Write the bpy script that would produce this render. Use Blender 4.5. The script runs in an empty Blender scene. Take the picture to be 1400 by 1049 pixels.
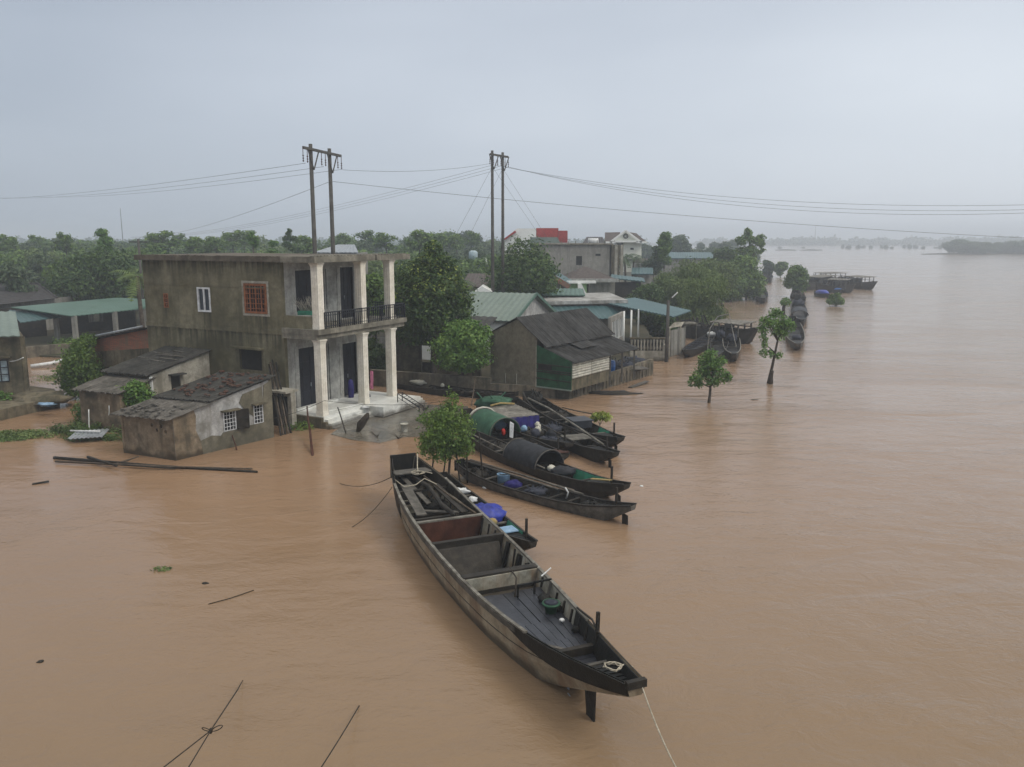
import bpy, math, random
import numpy as np
from mathutils import Vector, Matrix
R = math.radians
scene = bpy.context.scene
COL = scene.collection
random.seed(7)

# ------------------------------------------------------------------ camera, sky, sun, exposure
FOC, HOR, CAMH = 1120.0, 326.0, 9.0
TILT = math.atan((524.5 - HOR) / FOC)
cam_d = bpy.data.cameras.new('camera'); cam = bpy.data.objects.new('camera', cam_d); COL.objects.link(cam)
cam.location = (0, 0, CAMH); cam.rotation_euler = (R(90) - TILT, 0, 0)
cam_d.sensor_width = 36; cam_d.lens = 36 * FOC / 1400; cam_d.clip_start = .1; cam_d.clip_end = 9000
scene.camera = cam
scene.view_settings.view_transform = 'Standard'; scene.view_settings.look = 'None'
scene.view_settings.gamma = 1; scene.view_settings.exposure = 0.2
SUN_EL, SUN_ROT = R(46), R(120)
W = bpy.data.worlds.new('World'); scene.world = W; W.use_nodes = True
nt = W.node_tree; N = nt.nodes; Lk = nt.links; N.clear()
def wm(op, a, b=None, c=None, clamp=False):
    n = N.new('ShaderNodeMath'); n.operation = op; n.use_clamp = clamp
    for i, v in enumerate((a, b, c)):
        if v is None: continue
        if isinstance(v, (int, float)): n.inputs[i].default_value = v
        else: Lk.new(v, n.inputs[i])
    return n.outputs[0]
sky = N.new('ShaderNodeTexSky'); sky.sky_type = 'NISHITA'; sky.sun_disc = False
sky.sun_elevation = SUN_EL; sky.sun_rotation = SUN_ROT; sky.dust_density = 3
tc = N.new('ShaderNodeTexCoord'); sep = N.new('ShaderNodeSeparateXYZ'); Lk.new(tc.outputs['Generated'], sep.inputs[0])
mp = N.new('ShaderNodeMapping'); mp.inputs['Scale'].default_value = (1, 1, 3.2); Lk.new(tc.outputs['Generated'], mp.inputs[0])
nz = N.new('ShaderNodeTexNoise'); nz.inputs['Scale'].default_value = 1.7; nz.inputs['Detail'].default_value = 3; nz.inputs['Roughness'].default_value = .45
Lk.new(mp.outputs[0], nz.inputs['Vector'])
t = wm('MULTIPLY_ADD', sep.outputs[0], .75, .52)
t = wm('MULTIPLY_ADD', sep.outputs[2], -.95, t)
t = wm('ADD', t, wm('MULTIPLY_ADD', nz.outputs[0], 1.0, -.5), clamp=True)
ramp = N.new('ShaderNodeValToRGB'); cr = ramp.color_ramp
cr.elements[0].position = 0; cr.elements[0].color = (3.9, 4.4, 5.15, 1)
cr.elements[1].position = 1; cr.elements[1].color = (7.2, 7.7, 8.3, 1)
e = cr.elements.new(.45); e.color = (5.3, 5.8, 6.55, 1)
Lk.new(t, ramp.inputs[0])
up = N.new('ShaderNodeMapRange'); up.inputs['From Min'].default_value = .35; up.inputs['From Max'].default_value = .95
up.inputs['To Min'].default_value = 0.0; up.inputs['To Max'].default_value = 1.0; Lk.new(sep.outputs[2], up.inputs['Value'])
vm = N.new('ShaderNodeMixRGB'); Lk.new(up.outputs[0], vm.inputs[0]); Lk.new(ramp.outputs[0], vm.inputs[1]); vm.inputs[2].default_value = (12.0, 11.3, 10.2, 1)
mx = N.new('ShaderNodeMixRGB'); mx.inputs[0].default_value = .9; Lk.new(sky.outputs[0], mx.inputs[1]); Lk.new(vm.outputs[0], mx.inputs[2])
bg = N.new('ShaderNodeBackground'); bg.inputs[1].default_value = .1; Lk.new(mx.outputs[0], bg.inputs[0])
wo = N.new('ShaderNodeOutputWorld'); Lk.new(bg.outputs[0], wo.inputs[0])
sd = bpy.data.lights.new('sun', 'SUN'); sd.energy = 1.3; sd.angle = R(20); sd.color = (1, .95, .86)
so = bpy.data.objects.new('sun', sd); COL.objects.link(so)
az = SUN_ROT  # sky rotation is measured from +Y towards +X
sdir = Vector((math.sin(az) * math.cos(SUN_EL), math.cos(az) * math.cos(SUN_EL), math.sin(SUN_EL)))
so.rotation_euler = sdir.to_track_quat('Z', 'Y').to_euler(); so.location = (20, 0, 60)

# ------------------------------------------------------------------ measuring helpers: a sight line meets a plane
def ray(x, y):
    X = (x - 700) / FOC; Y = (524.5 - y) / FOC
    return X, math.cos(TILT) + Y * math.sin(TILT), Y * math.cos(TILT) - math.sin(TILT)
def at(x, y, z=0.):
    a, b, c = ray(x, y); k = (z - CAMH) / c
    return Vector((a * k, b * k, z))
def atd(x, y, d):
    a, b, c = ray(x, y); k = d / b
    return Vector((a * k, d, CAMH + c * k))

# ------------------------------------------------------------------ materials
MATS = {}
def newmat(name):
    m = bpy.data.materials.new(name); m.use_nodes = True; t = m.node_tree
    b = t.nodes['Principled BSDF']; MATS[name] = m
    return m, t, b
def nd(t, typ, **kw):
    n = t.nodes.new(typ)
    for k, v in kw.items():
        if k in n.inputs: n.inputs[k].default_value = v
        else: setattr(n, k, v)
    return n
def mixc(t, fac, a, b, mode='MIX'):
    n = t.nodes.new('ShaderNodeMixRGB'); n.blend_type = mode
    for i, v in ((0, fac), (1, a), (2, b)):
        if isinstance(v, (int, float)): n.inputs[i].default_value = v
        elif isinstance(v, tuple): n.inputs[i].default_value = (*v[:3], 1)
        else: t.links.new(v, n.inputs[i])
    return n.outputs[0]
def mth(t, op, a, b=None, c=None, clamp=False):
    n = t.nodes.new('ShaderNodeMath'); n.operation = op; n.use_clamp = clamp
    for i, v in enumerate((a, b, c)):
        if v is None: continue
        if isinstance(v, (int, float)): n.inputs[i].default_value = v
        else: t.links.new(v, n.inputs[i])
    return n.outputs[0]
def noise(t, scale, detail=4, rough=.55, mapscale=None, coord='Object', off=(0, 0, 0)):
    tc = t.nodes.new('ShaderNodeTexCoord'); src = tc.outputs[coord]
    if mapscale or off != (0, 0, 0):
        mp = t.nodes.new('ShaderNodeMapping'); mp.inputs['Scale'].default_value = mapscale or (1, 1, 1)
        mp.inputs['Location'].default_value = off
        t.links.new(src, mp.inputs[0]); src = mp.outputs[0]
    n = nd(t, 'ShaderNodeTexNoise', Scale=scale, Detail=detail, Roughness=rough); t.links.new(src, n.inputs['Vector'])
    return n.outputs[0]
def rng(t, v, a, b, c=0., d=1.):
    n = nd(t, 'ShaderNodeMapRange'); n.inputs['From Min'].default_value = a; n.inputs['From Max'].default_value = b
    n.inputs['To Min'].default_value = c; n.inputs['To Max'].default_value = d; t.links.new(v, n.inputs['Value']); return n.outputs[0]
def bump(t, b, h, strength=.3, dist=.02):
    n = nd(t, 'ShaderNodeBump', Strength=strength, Distance=dist); t.links.new(h, n.inputs['Height']); t.links.new(n.outputs[0], b.inputs['Normal'])
def surf(name, c1, c2, scale=1.5, rough=.8, stain=None, samt=.6, streak=None, stamt=.5, metal=0, bstr=.3, fine=25, spec=.2, wet=False, mott=.85, lo=.35, hi=.65, bdist=.02):
    """two-tone mottled surface, optional blotchy stains and vertical run-off streaks"""
    m, t, b = newmat(name)
    col = mixc(t, rng(t, noise(t, scale), lo, hi), c1, c2)
    f = noise(t, fine, 3); col = mixc(t, rng(t, f, .3, .7, 0, .35), col, mixc(t, .5, c2, (0, 0, 0)))
    g_ = rng(t, noise(t, 3.3, 8, .78, off=(1, 5, 2)), .33, .68, .52, 1.32); cg = nd(t, 'ShaderNodeCombineXYZ')
    for i_ in range(3): t.links.new(g_, cg.inputs[i_])
    col = mixc(t, mott, col, cg.outputs[0], 'MULTIPLY')
    if stain: col = mixc(t, rng(t, noise(t, scale * .45, 6, .65, off=(3, 7, 1)), .48, .66, 0, samt), col, stain)
    if streak: col = mixc(t, rng(t, noise(t, 2.2, 5, .6, (1, 1, .12), off=(9, 2, 4)), .5, .68, 0, stamt), col, streak)
    if wet:   # damp, silted band where the flood has soaked the foot of the thing
        g = t.nodes.new('ShaderNodeNewGeometry'); s = t.nodes.new('ShaderNodeSeparateXYZ'); t.links.new(g.outputs['Position'], s.inputs[0])
        hgt = mth(t, 'ADD', s.outputs[2], mth(t, 'MULTIPLY_ADD', noise(t, 1.3, 4), .7, -.35))
        col = mixc(t, rng(t, hgt, .12, .34, .78, 0), col, (.045, .034, .022))
    t.links.new(col, b.inputs['Base Color']); b.inputs['Roughness'].default_value = rough
    b.inputs['Metallic'].default_value = metal; b.inputs['Specular IOR Level'].default_value = spec
    bump(t, b, f, bstr, bdist)
    return m
surf('facade', (.128, .116, .070), (.222, .202, .134), .55, .85, (.055, .053, .032), .8, (.055, .052, .032), .5, wet=True, mott=.7, lo=.4, hi=.6)
def run_off():
    # dark run-off below the sills, the roof edge and the floor course of the side wall
    m = MATS['facade']; t = m.node_tree; b = t.nodes['Principled BSDF']; src = b.inputs['Base Color'].links[0].from_socket
    tc = t.nodes.new('ShaderNodeTexCoord'); s = t.nodes.new('ShaderNodeSeparateXYZ'); t.links.new(tc.outputs['Object'], s.inputs[0])
    tot = None
    for x0, x1, zt, ln in ((-5.7, -4.7, 5.3, 1.6), (-2.45, -.9, 5.25, 1.4), (-8.2, -7.8, 5.4, 1.0), (-3.3, -1.2, 3.56, 2.2), (-9.6, 0, 7.9, .9), (-9.6, 0, 4.4, 1.1)):
        ix = mth(t, 'MULTIPLY', rng(t, s.outputs[0], x0 - .1, x0 + .12), rng(t, s.outputs[0], x1 + .1, x1 - .12)); iz = mth(t, 'MULTIPLY', rng(t, s.outputs[2], zt - ln, zt), mth(t, 'LESS_THAN', s.outputs[2], zt))
        v = mth(t, 'MULTIPLY', ix, iz); tot = v if tot is None else mth(t, 'MAXIMUM', tot, v)
    st_ = rng(t, noise(t, 5, 3, .6, (1, 1, .06)), .42, .6); t.links.new(mixc(t, mth(t, 'MULTIPLY', mth(t, 'MULTIPLY', tot, st_), .8), src, (.035, .034, .024)), b.inputs['Base Color'])
run_off()
surf('front_plaster', (.38, .38, .355), (.48, .48, .45), 1.0, .85, (.13, .125, .11), .7, (.15, .145, .13), .6)
surf('slab', (.17, .16, .13), (.28, .26, .21), 2.0, .85, (.07, .065, .05), .7, (.08, .075, .06), .6)
surf('slab_dark', (.10, .085, .065), (.16, .14, .11), 2.0, .85, (.05, .045, .035), .7)
surf('column', (.76, .72, .62), (.84, .80, .71), 2.0, .6, (.50, .45, .35), .45, (.45, .41, .32), .35, fine=12, mott=.35)
surf('white_tile', (.72, .73, .69), (.82, .83, .79), 1.5, .35, (.45, .43, .36), .55, spec=.5, mott=.4, wet=True)
surf('wet_concrete', (.12, .11, .09), (.17, .155, .125), .8, .25, (.15, .11, .075), .7, spec=.5, bstr=.1)
surf('dark_steel', (.012, .014, .02), (.022, .025, .033), 3, .4, (.03, .03, .035), .4)
surf('door_metal', (.014, .016, .024), (.022, .024, .034), 1, .45, bstr=.1)
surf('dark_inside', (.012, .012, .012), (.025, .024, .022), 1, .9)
surf('shed_wall', (.17, .125, .08), (.29, .23, .16), 1.6, .9, (.050, .046, .034), .9, (.040, .038, .028), .55, wet=True, bstr=.6)
surf('shed_plaster', (.34, .34, .33), (.46, .46, .45), 1.0, .85, (.13, .125, .105), .95, (.15, .14, .12), .6, wet=True)
surf('pale_wall', (.32, .30, .25), (.42, .40, .34), 1.4, .85, (.14, .13, .10), .8, (.14, .13, .10), .7, wet=True)
surf('mossy_wall', (.13, .11, .07), (.19, .165, .115), 1.2, .9, (.03, .032, .022), .85, (.03, .03, .022), .8)
surf('retaining', (.15, .13, .095), (.21, .18, .135), 1.0, .9, (.03, .032, .024), .85, (.03, .03, .024), .85)
surf('gable_wall', (.15, .137, .097), (.215, .195, .145), .7, .9, (.055, .053, .04), .75, (.06, .056, .042), .3)
surf('grey_concrete', (.24, .23, .205), (.31, .30, .27), .6, .9, (.13, .125, .11), .6, (.115, .11, .095), .7, mott=.5)
surf('white_paint', (.80, .82, .80), (.86, .88, .86), .8, .7, (.6, .61, .58), .3, mott=.2)
surf('cream_paint', (.80, .82, .72), (.86, .88, .78), .8, .7, (.6, .62, .54), .3, mott=.2)
surf('asbestos', (.095, .088, .078), (.16, .15, .135), 2.4, .9, (.035, .036, .03), .8, bstr=.5)
surf('asbestos_dark', (.04, .04, .038), (.07, .068, .062), 2.0, .85, (.02, .022, .02), .7, bstr=.5)
surf('fibre_roof', (.038, .038, .038), (.072, .072, .072), 1.2, .8, (.022, .021, .019), .7, spec=.12)
surf('tile_roof', (.05, .048, .052), (.085, .08, .08), 3, .8, (.03, .03, .03), .5)
surf('tile_roof_brown', (.075, .062, .058), (.12, .10, .09), 3, .8, (.05, .04, .035), .5)
surf('broken_tile', (.12, .05, .035), (.09, .065, .05), 6, .9, (.05, .04, .035), .6)
surf('mint_roof', (.155, .205, .18), (.195, .245, .215), .5, .5, (.13, .175, .15), .5, spec=.3, mott=.4)
surf('green_roof', (.065, .13, .102), (.09, .165, .13), .5, .5, (.06, .115, .09), .6, spec=.3, mott=.4)
surf('teal_roof', (.042, .098, .106), (.058, .125, .132), .5, .45, (.045, .08, .08), .5, spec=.35, mott=.4)
surf('pale_blue_roof', (.30, .40, .45), (.40, .50, .54), .5, .5, spec=.4)
surf('green_board', (.012, .07, .032), (.025, .105, .05), 1.5, .6, (.012, .035, .018), .7, (.012, .03, .018), .6)
surf('sack_white', (.48, .47, .40), (.60, .59, .52), 4, .6, (.3, .28, .22), .5)
surf('red_paint', (.33, .035, .03), (.42, .05, .045), 1, .6, (.2, .04, .03), .4)
surf('orange_wood', (.33, .125, .052), (.24, .085, .038), 5, .55)
surf('lime_paint', (.30, .50, .22), (.38, .58, .28), 1, .7)
surf('wood_dark', (.018, .016, .013), (.040, .034, .027), 4, .6, (.009, .009, .008), .6, bstr=.5, spec=.22)
surf('wood_black', (.008, .009, .008), (.018, .017, .015), 4, .55, bstr=.5, spec=.2)
surf('wood_grey', (.085, .08, .07), (.14, .13, .115), 5, .7, (.04, .037, .03), .7, bstr=.5)
surf('hull_tan', (.24, .195, .13), (.33, .28, .20), 1.6, .6, (.13, .085, .048), .8, (.14, .075, .04), .7, spec=.4, wet=True)
surf('hull_inside', (.26, .26, .22), (.36, .35, .30), 1.8, .6, (.13, .10, .06), .8, (.16, .085, .04), .6)
surf('rust', (.055, .020, .013), (.095, .036, .022), 1.8, .75, (.025, .014, .01), .7, (.03, .016, .01), .5)
surf('deck_slate', (.022, .025, .034), (.042, .046, .058), 3, .35, (.014, .015, .02), .6, spec=.4)
surf('bilge', (.05, .043, .033), (.08, .068, .05), 2, .3, (.025, .022, .018), .7, spec=.6)
surf('gunwale_grey', (.13, .12, .10), (.24, .23, .20), 4, .6, (.05, .045, .035), .8)
surf('hood_black', (.012, .014, .018), (.028, .031, .038), 5, .6, spec=.2)
surf('hood_green', (.030, .095, .058), (.048, .125, .075), 2, .6, (.02, .05, .032), .6)
surf('paint_green', (.03, .20, .13), (.05, .26, .17), 3, .5, (.02, .08, .05), .6)
surf('tarp_blue', (.02, .035, .30), (.03, .055, .40), 3, .5, spec=.5)
surf('tarp_navy', (.022, .02, .13), (.035, .03, .18), 3, .55)
surf('plastic_blue', (.02, .12, .42), (.03, .16, .5), 3, .35, spec=.5)
surf('plastic_paleblue', (.20, .34, .50), (.26, .40, .56), 3, .4)
surf('plastic_white', (.66, .68, .68), (.74, .76, .76), 3, .4)
surf('plastic_green', (.01, .12, .06), (.016, .16, .085), 3, .35, spec=.5)
surf('cloth_pink', (.50, .16, .26), (.58, .20, .32), 5, .9)
surf('cloth_dark', (.03, .035, .05), (.06, .065, .085), 5, .9)
surf('cloth_red', (.42, .03, .03), (.36, .04, .03), 5, .9)
surf('cloth_yellow', (.38, .29, .12), (.30, .23, .10), 5, .9)
surf('rope_pale', (.38, .34, .26), (.46, .42, .34), 30, .9)
surf('rope_dark', (.035, .03, .025), (.06, .05, .04), 30, .9)
surf('pole_concrete', (.075, .07, .065), (.11, .105, .095), 3, .85, (.05, .045, .04), .5)
surf('wire', (.13, .14, .15), (.15, .16, .17), 3, .6)
surf('bamboo', (.085, .065, .048), (.13, .10, .075), 6, .7, (.035, .028, .02), .7)
surf('bark', (.07, .055, .042), (.12, .10, .08), 7, .9, (.03, .025, .02), .5, bstr=.8, wet=True)
surf('bark_dark', (.035, .028, .022), (.06, .05, .04), 7, .9, bstr=.8, wet=True)
surf('window_white', (.68, .70, .72), (.74, .76, .78), 3, .5)
surf('mud_bank', (.05, .05, .03), (.085, .07, .045), .4, .9, (.03, .04, .018), .7)
surf('zinc', (.30, .33, .36), (.38, .41, .44), 2, .4, metal=.3)
m, t_, b = newmat('glass_dark'); b.inputs['Base Color'].default_value = (.02, .03, .045, 1); b.inputs['Roughness'].default_value = .08
def brick(name, c1, c2, mort, sc=4.2):
    m, t, b = newmat(name); tc = t.nodes.new('ShaderNodeTexCoord'); s = t.nodes.new('ShaderNodeSeparateXYZ'); t.links.new(tc.outputs['Object'], s.inputs[0])
    c = t.nodes.new('ShaderNodeCombineXYZ'); t.links.new(mth(t, 'ADD', s.outputs[0], s.outputs[1]), c.inputs[0]); t.links.new(s.outputs[2], c.inputs[1])
    k = nd(t, 'ShaderNodeTexBrick', Scale=sc); k.inputs['Mortar Size'].default_value = .03; t.links.new(c.outputs[0], k.inputs['Vector'])
    k.inputs['Color1'].default_value = (*c1, 1); k.inputs['Color2'].default_value = (*c2, 1); k.inputs['Mortar'].default_value = (*mort, 1)
    col = mixc(t, rng(t, noise(t, 1.2, 5), .45, .65, 0, .8), k.outputs[0], mort)
    t.links.new(col, b.inputs['Base Color']); b.inputs['Roughness'].default_value = .9; bump(t, b, k.outputs['Fac'], -.4, .01)
brick('red_brick', (.34, .105, .055), (.21, .07, .042), (.14, .115, .08))

def leafmat(name, a, b2, c, trans=.25):
    m = bpy.data.materials.new(name); MATS[name] = m; m.use_nodes = True; t = m.node_tree; b = t.nodes['Principled BSDF']
    g = t.nodes.new('ShaderNodeNewGeometry'); oi = t.nodes.new('ShaderNodeObjectInfo')
    r = t.nodes.new('ShaderNodeValToRGB'); cr = r.color_ramp
    cr.elements[0].color = (*a, 1); cr.elements[1].color = (*c, 1); e = cr.elements.new(.55); e.color = (*b2, 1)
    v = mth(t, 'MULTIPLY_ADD', g.outputs['Random Per Island'], .55, mth(t, 'MULTIPLY', rng(t, noise(t, .9, 2), .3, .7), .55))
    v = mth(t, 'ADD', v, mth(t, 'MULTIPLY_ADD', oi.outputs['Random'], .16, -.12), clamp=True)
    t.links.new(v, r.inputs[0]); t.links.new(r.outputs[0], b.inputs['Base Color'])
    b.inputs['Roughness'].default_value = .5; b.inputs['Specular IOR Level'].default_value = .35
    tr = t.nodes.new('ShaderNodeBsdfTranslucent'); t.links.new(r.outputs[0], tr.inputs[0])
    mxs = t.nodes.new('ShaderNodeMixShader'); mxs.inputs[0].default_value = trans
    t.links.new(b.outputs[0], mxs.inputs[1]); t.links.new(tr.outputs[0], mxs.inputs[2]); t.links.new(mxs.outputs[0], t.nodes['Material Output'].inputs[0])
leafmat('leaf_mid', (0.044, 0.089, 0.018), (0.099, 0.177, 0.033), (0.186, 0.274, 0.050))
leafmat('leaf_dark', (0.026, 0.060, 0.015), (0.056, 0.109, 0.025), (0.120, 0.177, 0.037))
leafmat('leaf_bright', (0.052, 0.121, 0.025), (0.108, 0.217, 0.043), (0.210, 0.326, 0.069))
leafmat('leaf_olive', (.07, .11, .03), (.12, .18, .05), (.18, .24, .075))
leafmat('leaf_blue', (0.038, 0.068, 0.033), (0.074, 0.116, 0.053), (0.123, 0.171, 0.075))
leafmat('leaf_yellow', (0.158, 0.217, 0.037), (0.263, 0.326, 0.062), (0.385, 0.449, 0.112))
leafmat('grass_green', (.05, .085, .02), (.09, .15, .04), (.13, .20, .06))

# ------------------------------------------------------------------ objects
def tag(o, label=None, cat=None, group=None, kind=None):
    if label: o['label'] = label
    if cat: o['category'] = cat
    if group: o['group'] = group
    if kind: o['kind'] = kind
    return o
def thing(name, label, cat, loc=(0, 0, 0), rotz=0., group=None):
    o = bpy.data.objects.new(name, None); COL.objects.link(o); o.location = loc; o.rotation_euler = (0, 0, rotz)
    o.empty_display_size = .3
    tag(o, label, cat, group); return o
def mat_of(o):
    M = Matrix.Translation(o.location) @ o.rotation_euler.to_matrix().to_4x4()
    return mat_of(o.parent) @ M if o.parent else M
class MB:
    """collects shapes; build() links them as ONE mesh. world=thing: points are given in world space"""
    def __init__(s, world=None):
        s.v = []; s.f = []; s.w = world; s.sm = []
    def add(s, vs, fs, smooth=False):
        k = len(s.v); s.v += [tuple(p) for p in vs]; s.f += [tuple(i + k for i in f) for f in fs]; s.sm += [smooth] * len(fs); return s
    def box(s, x0, x1, y0, y1, z0, z1):
        return s.add([(x0, y0, z0), (x1, y0, z0), (x1, y1, z0), (x0, y1, z0), (x0, y0, z1), (x1, y0, z1), (x1, y1, z1), (x0, y1, z1)],
                     [(0, 3, 2, 1), (4, 5, 6, 7), (0, 1, 5, 4), (1, 2, 6, 5), (2, 3, 7, 6), (3, 0, 4, 7)])
    def prism(s, pts, dz):
        """polygon (3D points) extruded by vector or height dz"""
        d = Vector(dz) if not isinstance(dz, (int, float)) else Vector((0, 0, dz)); n = len(pts)
        a = [Vector(p) for p in pts]; b = [p + d for p in a]
        return s.add(a + b, [tuple(range(n))[::-1], tuple(range(n, 2 * n))] + [(i, (i + 1) % n, n + (i + 1) % n, n + i) for i in range(n)])
    def bar(s, p, q, w, h=None, up=(0, 0, 1)):
        p = Vector(p); q = Vector(q); h = h or w; d = (q - p).normalized(); u = Vector(up)
        if abs(d.dot(u)) > .98: u = Vector((0, 1, 0))
        a = d.cross(u).normalized() * w / 2; c = a.cross(d).normalized() * h / 2
        vs = [p - a - c, p + a - c, p + a + c, p - a + c, q - a - c, q + a - c, q + a + c, q - a + c]
        return s.add(vs, [(0, 3, 2, 1), (4, 5, 6, 7), (0, 1, 5, 4), (1, 2, 6, 5), (2, 3, 7, 6), (3, 0, 4, 7)])
    def tube(s, pts, r, n=6, r1=None):
        pts = [Vector(p) for p in pts]; m = len(pts); vs = []; fs = []
        rs = r if isinstance(r, (list, tuple)) else [r + ((r1 if r1 is not None else r) - r) * i / max(1, m - 1) for i in range(m)]
        u = None
        for i, p in enumerate(pts):
            d = (pts[min(i + 1, m - 1)] - pts[max(i - 1, 0)]).normalized()
            if u is None: u = d.cross(Vector((0, 0, 1)) if abs(d.z) < .9 else Vector((1, 0, 0))).normalized()
            u = (u - d * u.dot(d)).normalized(); w = d.cross(u)
            vs += [p + (u * math.cos(2 * math.pi * k / n) + w * math.sin(2 * math.pi * k / n)) * rs[i] for k in range(n)]
        for i in range(m - 1):
            fs += [(i * n + k, i * n + (k + 1) % n, (i + 1) * n + (k + 1) % n, (i + 1) * n + k) for k in range(n)]
        fs += [tuple(range(n))[::-1], tuple((m - 1) * n + k for k in range(n))]
        return s.add(vs, fs, True)
    def lathe(s, c, prof, n=12):
        vs = []; fs = []; m = len(prof)
        for r, z in prof: vs += [(c[0] + r * math.cos(2 * math.pi * k / n), c[1] + r * math.sin(2 * math.pi * k / n), c[2] + z) for k in range(n)]
        for i in range(m - 1): fs += [(i * n + k, i * n + (k + 1) % n, (i + 1) * n + (k + 1) % n, (i + 1) * n + k) for k in range(n)]
        fs += [tuple(range(n))[::-1], tuple((m - 1) * n + k for k in range(n))]
        return s.add(vs, fs, True)
    def sheet(s, a, b, c, d, waves=0, amp=.03, th=.03, rows=1, sag=0, jag=0):
        """roof sheet with corners a-b (eave) and d-c (ridge), ribs running a->d"""
        a, b, c, d = map(Vector, (a, b, c, d))
        if not waves and th > .035 and (b - a).length > 2.5: waves = int((b - a).length / .45); amp = .022
        nrm = (b - a).cross(d - a).normalized()
        if nrm.z < 0: nrm = -nrm
        n = max(1, waves * 6); rows = max(rows, 1); vs = []
        for j in range(rows + 1):
            for i in range(n + 1):
                u = i / n; v = j / rows; p = (a.lerp(b, u)).lerp(d.lerp(c, u), v)
                if jag and j in (0, rows): p = p + (a - d).normalized() * random.uniform(-jag, jag) * (1 if (i // 6) % 2 else .3)
                o = amp * math.sin(u * waves * 2 * math.pi) if waves else 0
                o += sag * (random.random() - .5)
                vs.append(p + nrm * o)
        k = len(vs); vs += [p - nrm * th for p in vs]; w = n + 1; fs = []
        for j in range(rows):
            for i in range(n):
                q = (j * w + i, j * w + i + 1, (j + 1) * w + i + 1, (j + 1) * w + i)
                fs.append(q); fs.append(tuple(x + k for x in q[::-1]))
        for i in range(n):
            fs.append((i, i + k, i + 1 + k, i + 1)); q = rows * w + i; fs.append((q, q + 1, q + 1 + k, q + k))
        for j in range(rows):
            q = j * w; fs.append((q, q + w, q + w + k, q + k)); q = j * w + n; fs.append((q, q + k, q + w + k, q + w))
        return s.add(vs, fs, False)
    def wall(s, p, q, z0, z1, th=.2, holes=(), z1b=None):
        """vertical wall from p to q (2D), inside is to the left of p->q; holes (u0,u1,z0,z1) in metres. z1b: top height at q"""
        p = Vector((p[0], p[1])); q = Vector((q[0], q[1])); Lw = (q - p).length; d = (q - p) / Lw; nn = Vector((-d.y, d.x)) * th
        us = sorted({0., Lw, *[h[0] for h in holes], *[h[1] for h in holes]}); zs = sorted({z0, z1, *[h[2] for h in holes], *[h[3] for h in holes]})
        z1b = z1 if z1b is None else z1b
        def pt(u, z, k):
            if z == z1: z = z1 + (z1b - z1) * u / Lw
            w = p + d * u + nn * k; return (w.x, w.y, z)
        def solid(i, j):
            if not (0 <= i < len(us) - 1 and 0 <= j < len(zs) - 1): return False
            u = (us[i] + us[i + 1]) / 2; z = (zs[j] + zs[j + 1]) / 2
            return not any(h[0] < u < h[1] and h[2] < z < h[3] for h in holes)
        for i in range(len(us) - 1):
            for j in range(len(zs) - 1):
                if not solid(i, j): continue
                a, b, c, e = us[i], us[i + 1], zs[j], zs[j + 1]
                s.add([pt(a, c, 0), pt(b, c, 0), pt(b, e, 0), pt(a, e, 0)], [(0, 1, 2, 3)])
                s.add([pt(a, c, 1), pt(b, c, 1), pt(b, e, 1), pt(a, e, 1)], [(3, 2, 1, 0)])
                for (di, dj, u0, za, u1, zb) in ((-1, 0, a, c, a, e), (1, 0, b, c, b, e), (0, -1, a, c, b, c), (0, 1, a, e, b, e)):
                    if not solid(i + di, j + dj):
                        s.add([pt(u0, za, 0), pt(u1, zb, 0), pt(u1, zb, 1), pt(u0, za, 1)], [(0, 1, 2, 3)])
        return s
    def blob(s, c, r, seed=0, n=10, rough=.2, flat=1.):
        rd = random.Random(seed); vs = []; fs = []; m = n // 2 + 1
        r = r if isinstance(r, (tuple, list)) else (r, r, r)
        for j in range(m + 1):
            th = math.pi * j / m
            for i in range(n):
                a = 2 * math.pi * i / n; k = 1 + rd.uniform(-rough, rough) * (0 < j < m)
                vs.append((c[0] + r[0] * k * math.sin(th) * math.cos(a), c[1] + r[1] * k * math.sin(th) * math.sin(a), c[2] + r[2] * math.cos(th) * k * flat))
        for j in range(m):
            for i in range(n): fs.append((j * n + i, (j + 1) * n + i, (j + 1) * n + (i + 1) % n, j * n + (i + 1) % n))
        return s.add(vs, fs, True)
    def build(s, name, mat, parent=None, label=None, cat=None, group=None, kind=None, loc=None):
        me = bpy.data.meshes.new(name); vs = s.v
        if s.w is not None:
            inv = mat_of(s.w).inverted(); vs = [tuple(inv @ Vector(p)) for p in vs]
        if loc is not None: vs = [(p[0] - loc[0], p[1] - loc[1], p[2] - loc[2]) for p in vs]
        me.from_pydata(vs, [], s.f); me.polygons.foreach_set('use_smooth', s.sm); me.update()
        me.materials.append(MATS[mat]); o = bpy.data.objects.new(name, me); COL.objects.link(o)
        if loc is not None: o.location = loc
        if parent: o.parent = parent
        return tag(o, label, cat, group, kind)
def curve_pts(p, q, sag, n=14):
    p = Vector(p); q = Vector(q); return [p.lerp(q, i / n) - Vector((0, 0, sag * 4 * (i / n) * (1 - i / n))) for i in range(n + 1)]
def dup(o, loc=None, rotz=None, scale=None, label=None, group=None):
    c = o.copy(); COL.objects.link(c)
    if loc is not None: c.location = loc
    if rotz is not None: c.rotation_euler = (0, 0, rotz)
    if scale is not None: c.scale = scale if isinstance(scale, tuple) else (scale,) * 3
    if label: c['label'] = label
    if group: c['group'] = group
    for ch in list(o.children):
        k = ch.copy(); COL.objects.link(k); k.parent = c
        for g in ch.children:
            h = g.copy(); COL.objects.link(h); h.parent = k
    return c

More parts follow.
